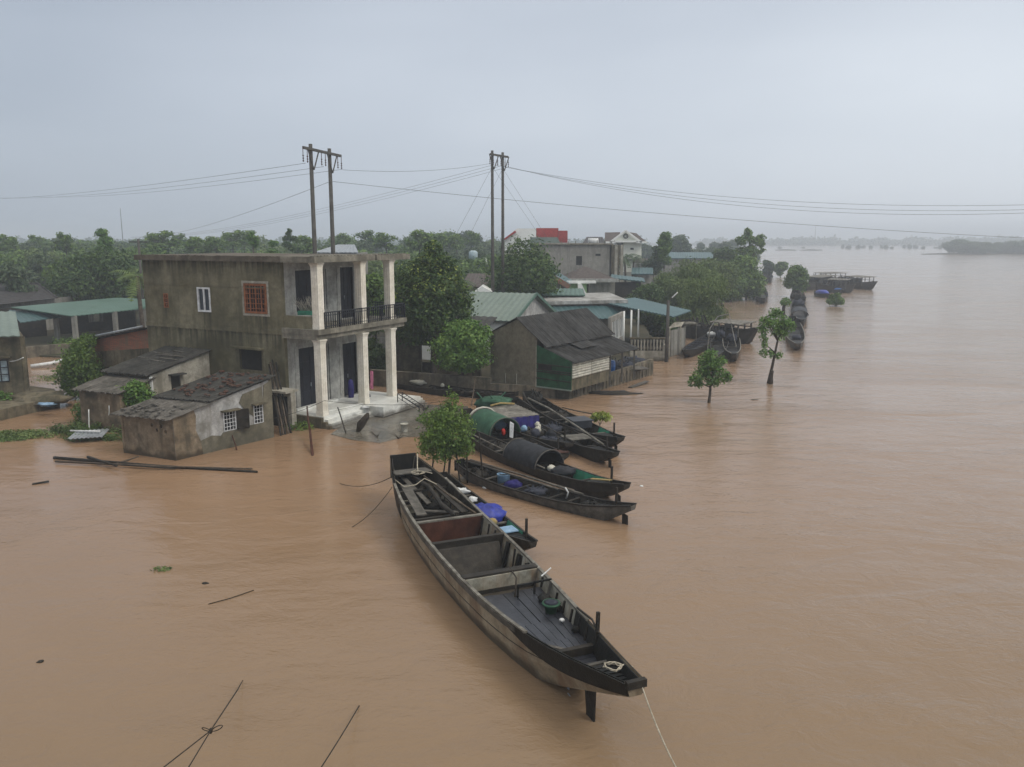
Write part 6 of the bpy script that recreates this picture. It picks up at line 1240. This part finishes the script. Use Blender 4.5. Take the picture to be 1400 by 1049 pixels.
palm('palm', 'frond plant left of the mint roof ridge', Vector((atd(628, 395, 66).x, 66, 0)), atd(628, 388, 66).z, 1.8, 14, 'leaf_blue', 4)
# village trees
def T(name, label, px, d, pyt, wpx, n, leaf, mat, seed, low=.15, base=0, **kw):
    p = Vector((atd(px, 400, d).x, d, base)); H_ = px_h(px, pyt, p) - base; Wm = wpx * d / FOC / 2; c = (0, 0, H_ * (1 + low) / 2); R3 = (Wm * .70, Wm * .70, H_ * (1 - low) / 2 * .74)
    br = kw.pop('br', .38); nb = kw.pop('nb', 18); bl = blobs_in(seed, nb, R3, c, min(Wm, H_ * .45) * br); kw.setdefault('limbs', 5)
    return make_tree(name, label, p, bl, n, leaf, mat, seed, H_ * .45, max(.1, Wm * .04), **kw)
T('round_tree', 'big round dark tree at the foot of the right pair of poles', 712, 76, 334, 98, 24000, .32, 'leaf_dark', 41, low=.1, br=.5)
T('willow', 'wide feathery willow hanging over the water right of the teal awning', 935, 92, 352, 112, 26000, .34, 'leaf_olive', 42, low=.0, br=.45, droop=.7, asp=.28, shell=.25, nb=26)
T('willow', 'smaller fresh green willow drooping behind the dark hull', 963, 80, 372, 70, 14000, .3, 'leaf_olive', 48, low=.0, br=.45, droop=.8, asp=.28, shell=.25, nb=16)
T('willow', 'pale bushy willow crown between the teal hall and the round bank trees', 972, 112, 352, 70, 12000, .4, 'leaf_olive', 43, low=.1, br=.45, asp=.35)
T('round_tree', 'rounded mid green tree at the water edge left of the lone river tree', 1020, 122, 351, 56, 14000, .42, 'leaf_mid', 44, low=.0, br=.5)
T('tall_tree', 'tall open crowned tree rising highest on the right bank', 1025, 135, 301, 56, 2400, .5, 'leaf_mid', 45, low=.3, br=.17, nb=36, shell=.1, limbs=20)
T('tall_tree', 'dark leafy tree left of the tallest tree on the right bank', 988, 140, 330, 44, 7000, .5, 'leaf_dark', 46, low=.2)
T('clipped_tree', 'dark columnar tree topped with a rounded tuft right of the villa', 907, 120, 315, 17, 3500, .36, 'leaf_mid', 47, low=.45, br=.7)
T('tall_tree', 'loose leaning tree beside the columnar one right of the villa', 893, 122, 328, 34, 2600, .4, 'leaf_blue', 49, low=.3, br=.3)
T('cypress', 'dusky dense conifer clump on the skyline right of the villa', 925, 215, 318, 42, 6000, .7, 'leaf_blue', 50, low=.0)
T('bank_tree', 'small tree on the bank left of the lone river tree', 1066, 194, 354, 17, 3500, .6, 'leaf_mid', 51, low=.0)
T('bank_tree', 'bluish bush farther up the bank beside the small tree', 1049, 194, 353, 16, 3500, .7, 'leaf_blue', 52, low=.0)
T('dark_tree', 'great dark tree behind the jade veranda roof', 135, 88, 336, 112, 24000, .36, 'leaf_dark', 53, low=.05, br=.5)
T('broadleaf_tree', 'dim tree between the columns behind the big house', 512, 62, 355, 60, 8000, .3, 'leaf_mid', 54, low=.1, br=.5)
T('broadleaf_tree', 'leafy mass right of the porch roof end', 560, 75, 352, 60, 9000, .32, 'leaf_mid', 55, low=.1, br=.5)
T('broadleaf_tree', 'low dark tree seen between the lower porch columns', 512, 52, 455, 40, 7000, .2, 'leaf_dark', 56, low=.0, br=.5)
T('shrub', 'reddish brown bushy tree left of the twin poles', 648, 100, 361, 36, 4000, .34, 'leaf_dark', 57, low=.1, br=.5)
T('yellow_tree', 'pale top heavy tree rising above the left wood', 148, 100, 306, 24, 2600, .34, 'leaf_bright', 58, low=.55, br=.45)
T('slim_tree', 'slim tall sapling rising above the big house roof', 351, 95, 297, 16, 1000, .34, 'leaf_bright', 59, low=.55, br=.4, nb=8)
T('slim_tree', 'second slim tree right of the tall sapling above the roof', 376, 100, 309, 20, 1200, .36, 'leaf_bright', 60, low=.5, br=.4, nb=8)
T('sparse_tree', 'sparse dark tuft tree left of the left pole pair', 398, 110, 308, 26, 650, .42, 'leaf_dark', 61, low=.6, br=.3, nb=10)
for (px, d, pt, w_, mt, l_) in ((868, 104, 385, 60, 'leaf_dark', 'dark undergrowth tree below the teal drooping roof'), (885, 86, 390, 45, 'leaf_dark', 'dark bush behind the teal awning'), (905, 72, 428, 50, 'leaf_dark', 'dark foliage under the teal awning'), (1000, 118, 372, 46, 'leaf_mid', 'bank bush between the willow and the rounded tree'), (948, 104, 360, 50, 'leaf_mid', 'green bush behind the wide feathery willow')):
    T('bush', l_, px, d, pt, w_, 6000, .32, mt, int(px + d), low=0, br=.5)
# repeated woodland trees: seven kinds, copied
kinds = []
for k, (mt, wd, low, nb, brr) in enumerate((('leaf_mid', 4.5, .15, 16, .42), ('leaf_dark', 4.2, .1, 16, .46), ('leaf_blue', 4.6, .1, 15, .45), ('leaf_olive', 3.6, .25, 14, .4), ('leaf_mid', 3.2, .3, 12, .38), ('leaf_blue', 3.6, .3, 12, .36), ('leaf_bright', 3.4, .2, 12, .4))):
    bl = blobs_in(100 + k, nb, (wd * .7, wd * .7, 9 * (1 - low) / 2 * .74), (0, 0, 9 * (1 + low) / 2), min(wd, 4) * brr)
    kinds.append((mt, bl, k))
protos = {}
WOODS = {'L': ('hazy woodland tree in the thick wood behind the left houses', 'trees of the wood behind the left houses'), 'M': ('hazy woodland tree on the skyline between the big house and the twin poles', 'trees on the skyline behind the big house'),
         'R': ('distant bluish tree on the skyline behind the right bank', 'distant trees behind the right bank'), 'S': ('dim tree of the clump on the far right river bank', 'trees on the far right river bank')}
def wood_tree(px, d, pyt, zone, kind=None, wide=1.):
    k = random.randrange(7) if kind is None else kind; lab, grp = WOODS[zone]
    p = Vector((atd(px, 400, d).x, d, 0)); H_ = px_h(px, pyt, p)
    if k not in protos:
        mt, bl, kk = kinds[k]; t = make_tree('woodland_tree', lab, p, bl, 3600, .62, mt, 300 + k, 4.2, .16, limbs=5); protos[k] = t
    else: t = dup(protos[k])
    t.location = p; t.rotation_euler = (0, 0, random.uniform(0, 6.28)); s_ = H_ / 10.0; wd = wide * random.uniform(.85, 1.2); t.scale = (max(s_, .6) * wd, max(s_, .6) * wd, s_); t['label'] = lab; t['group'] = grp
random.seed(11)
def skyl(px): return 320 + 4 * math.sin(px * .05) + 3 * math.sin(px * .13 + 1)
for d, st_, x0, x1, dy in ((84, 46, -30, 230, 30), (100, 40, -30, 220, 18), (122, 32, -30, 230, 8), (150, 28, -20, 250, 2), (185, 26, -20, 340, 0), (240, 24, -20, 420, -2)):
    px = x0
    while px < x1:
        if not (d < 90 and 60 < px < 190): wood_tree(px, d * random.uniform(.95, 1.08), skyl(px) + dy + random.uniform(-3, 7), 'L')
        px += st_ * random.uniform(.7, 1.3)
for d, st_, x0, x1, dy in ((105, 36, 210, 660, 20), (130, 30, 220, 690, 10), (165, 27, 240, 700, 3), (215, 24, 250, 700, -2)):
    px = x0
    while px < x1: wood_tree(px, d * random.uniform(.95, 1.08), skyl(px) + dy + random.uniform(-4, 7) - (6 if 560 < px < 660 and d > 150 else 0), 'M', random.choice((0, 1, 2, 2, 3, 5))); px += st_ * random.uniform(.7, 1.3)
for d, st_, x0, x1, dy in ((240, 26, 770, 1030, 4), (320, 24, 700, 1050, 2)):
    px = x0
    while px < x1: wood_tree(px, d, 326 + dy + random.uniform(-3, 3), 'R', random.choice((2, 5, 1))); px += st_ * random.uniform(.7, 1.3)
for i in range(46):
    px = 1296 + i * 2.9 + random.uniform(-3, 3); wood_tree(px, 470 + random.uniform(-6, 40), 326 + (5 if 1335 < px < 1365 else 0) + random.uniform(-5, 6), 'S', random.choice((2, 1, 2)), 1.25)
et = None; rg2 = random.Random(21)
for i, px in enumerate((18, 58, 96, 222, 248, 276, 300, 322, 338, 470, 500, 530, 575, 600, 625, 648, 415)):
    d = rg2.uniform(120, 175); p = Vector((atd(px, 400, d).x, d, 0)); H_ = px_h(px, 314 + rg2.uniform(-4, 7), p)
    if et is None: et = make_tree('slim_tree', 'thin airy tree rising out of the hazy wood on the skyline', p, blobs_in(91, 14, (1.5, 1.5, 1.9), (0, 0, 8.0), .6) , 900, .45, 'leaf_mid', 91, 7.5, .12, limbs=10, shell=.1, group='thin airy trees rising out of the wood'); o = et
    else: o = dup(et)
    o.location = p; o.rotation_euler = (0, 0, rg2.uniform(0, 6)); s_ = H_ / 10.2; o.scale = (s_ * rg2.uniform(.7, 1.6), s_ * rg2.uniform(.7, 1.4), s_)
# far wood across the river: reads as one mass
def far_wood(name, label, x0, x1, d, hts, n, mat, seed):
    rg = random.Random(seed); bl = []; x = x0
    while x < x1:
        hg = hts * rg.uniform(.55, 1.25); bl.append((x, rg.uniform(-12, 12), hg * .4, hts * rg.uniform(.6, 1.4), 10, hg * .6)); x += hts * rg.uniform(.4, 1.0)
    me = leaf_mesh(name, bl, n, hts * .32, mat, seed, asp=.8, shell=.5); o = bpy.data.objects.new(name, me); COL.objects.link(o); o.location = (0, d, 0); tag(o, label, 'wood', kind='stuff')
far_wood('far_wood', 'faint hazy line of trees on the far shore', 250, 800, 1080, 9, 26000, 'leaf_blue', 1)
far_wood('distant_wood', 'blue distant tree line on the horizon behind everything', -700, 110, 700, 8, 26000, 'leaf_blue', 2)
bt = None; rg = random.Random(6)
for i, px in enumerate((1152, 1160, 1173, 1180, 1190, 1205, 1211, 1219, 1236, 1243, 1251, 1262, 1279, 1285, 1066, 1098)):
    d = at(px, 340, 0).y * rg.uniform(.95, 1.05); hgt = rg.uniform(1.5, 4.5); p = Vector((atd(px, 343, d).x, d, 0))
    if bt is None:
        bt = make_tree('drowned_bush', 'faint bush standing in the wide water near the far shore', p, [(0, 0, 1.5, 2, 1.5, 1.4), (1.5, 0, 1, 1.4, 1.2, 1), (-1.2, 0, 2.2, 1.0, 1, 1)], 500, 1.0, 'leaf_blue', 77, 1.5, .12, group='bushes standing in the wide water near the far shore', cat='bush', limbs=3); o = bt
    else: o = dup(bt)
    o.location = p; o.rotation_euler = (0, 0, rg.uniform(0, 6)); o.scale = (rg.uniform(.4, 1.1), 1, hgt / 3.6)
for i, (xa, xb, y) in enumerate(((1062, 1088, 342.5), (1095, 1125, 342.5))):
    a_ = at(xa, y, 0); b_ = at(xb, y, 0); c = (a_ + b_) / 2; mb = MB(); mb.blob((c.x, c.y, 0), ((b_.x - a_.x) / 2, 8, .8), i, 14, .2); mb.build('mud_bar', 'mud_bank', kind='structure')

# ------------------------------------------------------------------ poles and wires
def hpole(name, label, pa, pb, h_, arm, gap_ins, sc=1.):
    t = thing(name, label, 'power pole', pa); m = None; pa = Vector(pa); pb = Vector(pb)
    for p in (pa, pb):
        m = MB(t); m.tube([p - Z * .5, p + Z * h_], .175 * sc, 10, .115 * sc); m.build('pole', 'pole_concrete', t)
    d = (pb - pa).normalized(); L_ = (pb - pa).length; zt = h_ - .35
    m = MB(t); o_ = Vector((-d.y, d.x, 0)) * .18
    m.bar(pa - d * arm + Z * zt - o_, pb + d * arm + Z * zt - o_, .12, .16)
    for p in (pa, pb):
        for sg in (-1, 1): m.bar(p + Z * (zt - 1.2) - o_, p + d * sg * .75 + Z * zt - o_, .06)
    m.build('crossarm', 'pole_concrete', t)
    ends = []
    for k in gap_ins:
        q = pa.lerp(pb, .5) + d * k + Z * zt - o_
        i_ = MB(t)
        for j in (-.28, .28):
            i_.tube([q + d * j, q + d * j - Z * .85], .022, 5)
            for z in (.45, .6, .75): i_.tube([q + d * j - Z * z, q + d * j - Z * (z + .06)], .05, 7)
        i_.bar(q - d * .28 - Z * .02, q + d * .28 - Z * .02, .04)
        i_.build('insulator', 'rust', t); ends.append(q - Z * .9)
    return t, ends
D1 = 52.5; a1 = Vector((atd(430.5, 345, D1).x, D1, 0)); b1 = Vector((atd(455.5, 345, D1 + 2.6).x, D1 + 2.6, 0))
HP1, E1 = hpole('twin_pole', 'left pair of tall concrete power poles joined by a crossarm, behind the big house', a1, b1, atd(424, 197, D1).z, 1.35, (-2.45, .05, 2.45))
D2 = 72.; a2 = Vector((atd(673.5, 345, D2).x, D2, 0)); b2 = Vector((atd(687.5, 345, D2 + 1.5).x, D2 + 1.5, 0))
HP2, E2 = hpole('twin_pole', 'right pair of tall concrete power poles with guy wires, over the dark round tree', a2, b2, atd(673, 206, D2).z, .6, (-1.25, 0, 1.25))
def wire(p, q, sag, label, r=.012, grp=None): return line(p, q, sag, r, 'wire', label, 'power_line', 'power line', grp, 26)
for i, e_ in enumerate(E1):
    wire(e_, Vector((-104 + i * 6, 158 + i * 1.5, 16.3 + i * .3)), .7, 'power line running left from the left pole pair at ' + ('its outer end', 'its middle', 'its inner end')[i])
wire(E1[2], E2[0] + Vector((.2, 0, .2)), .35, 'power line spanning between the two pole pairs')
for i, e_ in enumerate(E2):
    wire(e_, atd(180 + i * 12, 324, 190), 1.5, ('upper', 'middle', 'lower')[i] + ' of the three power lines slanting left and down from the right pole pair')
    wire(e_ + Vector((.3, -.1, 0)), atd(1412, 280 + (0, 6.5, 11)[i], 58), 1.1 + .15 * i, ('topmost', 'middle', 'lowest')[i] + ' of the three power lines crossing to the upper right edge')
m1 = atd(452, 248, D1 - .8)
wire(m1, atd(1412, 326, 58), .35, 'lower power line crossing the whole river from the left pole pair', .012)
wire(m1, atd(178, 325, 150), 1.0, 'lower power line slanting left from the left pole pair to the horizon')
for i, (px, py) in enumerate(((625, 318), (645, 316), (738, 310), (728, 308))):
    top = a2.lerp(b2, (0, 1, 1, 0)[i]) + Z * (E2[0].z - .1); e_ = atd(px, py, D2 + 3); e_ = top + (e_ - top) * 1.5
    wire(top, e_, 0, 'guy wire of the right pole pair, ' + ('outermost on the left', 'inner on the left', 'outermost on the right', 'inner on the right')[i], .010)
p = Vector((atd(168, 330, 260).x, 260, 0)); m = MB(); m.tube([p, Vector((p.x, p.y, atd(167, 285, 260).z))], .16, 5, .08); m.build('radio_mast', 'wire', label='thin radio mast on the skyline above the left wood', cat='mast', loc=p)
p = Vector((atd(190, 340, 82).x, 82, 0)); t = thing('utility_pole', 'small utility pole with a crossarm left of the big house roof', 'utility pole', p); m = MB(t); m.tube([p, Vector((p.x, p.y, atd(190, 327, 82).z))], .12, 6); m.build('pole', 'pole_concrete', t); m = MB(t); zt = atd(190, 331, 82).z; m.bar(Vector((p.x - .9, p.y, zt)), Vector((p.x + .9, p.y, zt)), .1); m.build('crossarm', 'wood_dark', t)
p = Vector((atd(1114, 330, 1100).x, 1100, 0)); m = MB(); m.tube([p, Vector((p.x, p.y, atd(1114, 309, 1100).z))], .7, 4, .3); m.build('radio_mast', 'wire', label='very faint mast on the far shore', cat='mast', loc=p)

# ------------------------------------------------------------------ floating things
random.seed(4)
fl = [((74, 626), (352, 645), .07, 'long upper bamboo pole floating before the near shed'), ((76, 631), (345, 641), .05, 'thinner long bamboo pole floating just behind the upper one'), ((120, 625), (160, 637), .06, 'short dark pole crossing the floating bamboo at left'),
      ((160, 634), (190, 624), .045, 'short pole sticking up right from the floating bamboo'), ((145, 634), (240, 641), .04, 'grey pole lying low along the floating bamboo')]
for i, (a_, b_, r_, l_) in enumerate(fl):
    P = [at(*a_, .05 + .05 * (i % 3)), at((a_[0] + b_[0]) / 2, (a_[1] + b_[1]) / 2 + (1.5 if i < 2 else 0), .06 + .06 * (i % 3)), at(*b_, .05 + (.15 if i in (2, 3) else 0))]; m = MB(); m.tube(P, r_, 6, r_ * .6); m.build('bamboo_pole', 'wood_dark' if i % 2 == 0 else 'bamboo', label=l_, cat='pole', loc=P[0])
p = at(44, 662, .02); m = MB(); m.bar(p, at(67, 658, .05), .12, .04); m.build('stick', 'wood_dark', label='small dark plank floating alone at the left', cat='stick', loc=p)
for (px, py, l_) in ((55, 905, 'tiny dark scrap in the lower left water'), (280, 798, 'tiny reddish scrap near the middle left water'), (1031, 547, 'small dark lump in the water below the crooked tree'), (1149, 439, 'thin dark branch floating in the open river')):
    p = at(px, py, 0); m = MB(); m.blob(p, (.12 * p.y / 25, .06, .03), px, 8, .4); m.build('flotsam', 'wood_dark', label=l_, cat='debris', loc=p)
p = at(285, 826, .01); m = MB(); m.tube([p, at(315, 818, .02), at(347, 807, .01)], .012, 4); m.build('twig', 'bark_dark', label='long thin twig floating in the left foreground water', cat='twig', loc=p)
p = at(222, 779, 0); t = thing('weed_clump', 'small ragged weed clump floating left of the big boat', 'weed', p); me = leaf_mesh('weed', [(0, 0, .03, .22, .16, .04)], 60, .1, 'leaf_olive', 3); o = bpy.data.objects.new('leaves', me); COL.objects.link(o); o.parent = t
for i, (px, py, l_) in enumerate(((516, 598, 'small leafy twig in the water before the porch'), (545, 600, 'thin forked twig standing at the edge of the wet yard'), (582, 560, 'dark brush pile on the far corner of the wet yard'))):
    p = at(px, py, 0); m = MB(); rd = random.Random(i)
    for k in range(9 if i == 2 else 5): a = rd.uniform(0, 6.3); e_ = Vector((math.cos(a) * .4, math.sin(a) * .4, rd.uniform(.1, .45))); m.tube([p, p + e_ * .6 + Vector((0, 0, .05)), p + e_], .018, 4, .006)
    m.build('twig', 'bark_dark', label=l_, cat='twig', loc=p)
# foreground cables tied with a knot, rising out of the lower left corner
K = at(288, 999, 1.1)
KT = thing('tied_cable', 'dark cable tied in a bow knot hanging above the lower left water', 'cable', K)
m = MB(KT); m.tube([K, at(325, 943, .35), at(332, 930, .0)], [.012, .014, .006], 5); m.build('cable', 'rope_dark', KT)
for q in ((215, 1056), (250, 1062)): m = MB(KT); m.tube([K, at(q[0], q[1], 2.0)], .010, 5); m.build('cable', 'rope_dark', KT)
m = MB(KT)
for cx, cy, r_ in ((-.07, .03, .05), (.1, .06, .08)):
    m.tube([K + Vector((cx * .2 + cx * (1 - math.cos(a)) * .9, 0, cy * (1 - math.cos(a)) * .7 + math.sin(a) * r_ * .45)) for a in [i * math.pi / 6 for i in range(13)]], .009, 4)
m.blob(K, (.03, .03, .05), 2, 8, .3); m.build('knot', 'rope_dark', KT)
line(at(491, 965, .0), at(432, 1060, 1.3), 0.02, .012, 'rope_dark', 'single dark cable slanting up out of the water at the bottom edge', 'cable', 'cable')
# rope from the porch to the right, slack washing line
line(atd(363, 574, 36.6), atd(443, 548, 38.4), .12, .012, 'rope_dark', 'slack line from the shed window to the first column', 'washing_line', 'line')
line(atd(443, 548, 38.4), atd(650, 541, 44.5), .35, .012, 'rope_dark', 'slack line running right from the first column past the porch', 'washing_line', 'line')
# weed rafts
def weed(name, pts, n, label, h_=.12, mat='grass_green', leaf=.13):
    P = [at(*q) for q in pts]; c = sum(P, Vector()) / len(P); rg = random.Random(n); bl = []
    for i in range(len(P)):
        for k in range(5): q = P[i].lerp(P[(i + 1) % len(P)], rg.random()).lerp(c, rg.random() * .9); bl.append((q.x - c.x, q.y - c.y, .05, rg.uniform(.3, .7), rg.uniform(.15, .4), h_ * rg.uniform(.6, 1.5)))
    me = leaf_mesh(name, bl, n, leaf, mat, n, .8, .4); o = bpy.data.objects.new(name, me); COL.objects.link(o); o.location = c; tag(o, label, 'weeds', kind='stuff')
weed('floating_weeds', [(0, 600), (60, 600), (75, 592), (5, 590)], 2600, 'matted weeds and rubbish floating by the left edge', .1, 'leaf_olive')
weed('floating_grass', [(-20, 604), (40, 603), (30, 597), (-20, 597)], 1500, 'flat bright grass at the left edge', .05)
weed('weed_bank', [(66, 602), (165, 612), (168, 588), (120, 572), (70, 592)], 7000, 'rank green weeds round the foot of the sheds', .3)
weed('weed_patch', [(50, 525), (85, 520), (80, 512), (55, 515)], 260, 'thin weeds in the flooded lane at left', .05, 'leaf_olive')
weed('porch_weeds', [(388, 590), (425, 590), (436, 580), (400, 570)], 1500, 'dark weeds between the shed and the porch steps', .2, 'leaf_mid')
weed('veranda_plants', [(70, 482), (120, 478), (118, 468), (70, 472)], 2200, 'garden plants under the jade veranda', .5, 'leaf_mid', .2)
weed('bank_scrub', [(985, 416), (1040, 408), (1035, 400), (985, 404)], 2500, 'scrub at the foot of the rounded bank tree', .6, 'leaf_dark', .35)
mb = MB(); a_ = at(92, 600, .25); mb.sheet(a_, at(140, 597, .25), at(150, 586, .35), at(105, 589, .35), 8, .02, .03); mb.build('roof_sheet', 'zinc', label='loose grey metal sheet lying on the weeds before the sheds', cat='sheet', loc=a_)
mb = MB(); a_ = at(96, 589, .4); mb.tube([a_, at(137, 590, .4)], .04, 6); mb.build('pipe', 'plastic_white', label='thin white pipe lying on the weeds before the sheds', cat='pipe', loc=a_)
for i, px in enumerate((122, 150)): post('stake', at(px, 592 - i * 4, 0), atd(px - 1, 560 - i * 5, at(px, 592).y), .03, 'white_paint', ('pale stake against the left part of the low shed wall', 'taller pale stake beside the gap shrub')[i], 'stake')

# ------------------------------------------------------------------ haze
HAZE = .0012
hm = bpy.data.materials.new('haze'); hm.use_nodes = True; t = hm.node_tree; t.nodes.clear(); o_ = t.nodes.new('ShaderNodeOutputMaterial'); v = t.nodes.new('ShaderNodeVolumePrincipled')
v.inputs['Color'].default_value = (.80, .89, 1.0, 1); v.inputs['Density'].default_value = HAZE; v.inputs['Anisotropy'].default_value = .2; t.links.new(v.outputs[0], o_.inputs['Volume']); MATS['haze'] = hm
mb = MB(); mb.box(-2700, 2700, -80, 3700, -1.2, 32); mb.build('haze', 'haze', kind='stuff')
for o in bpy.data.objects:
    if o.type == 'MESH' and o.name.startswith('haze'): o.data.update()
# drop helper meshes nobody linked to a thing
scene.render.engine = 'CYCLES'; scene.cycles.max_bounces = 6; scene.cycles.volume_bounces = 1; scene.cycles.diffuse_bounces = 3; scene.cycles.glossy_bounces = 2; scene.cycles.transparent_max_bounces = 8
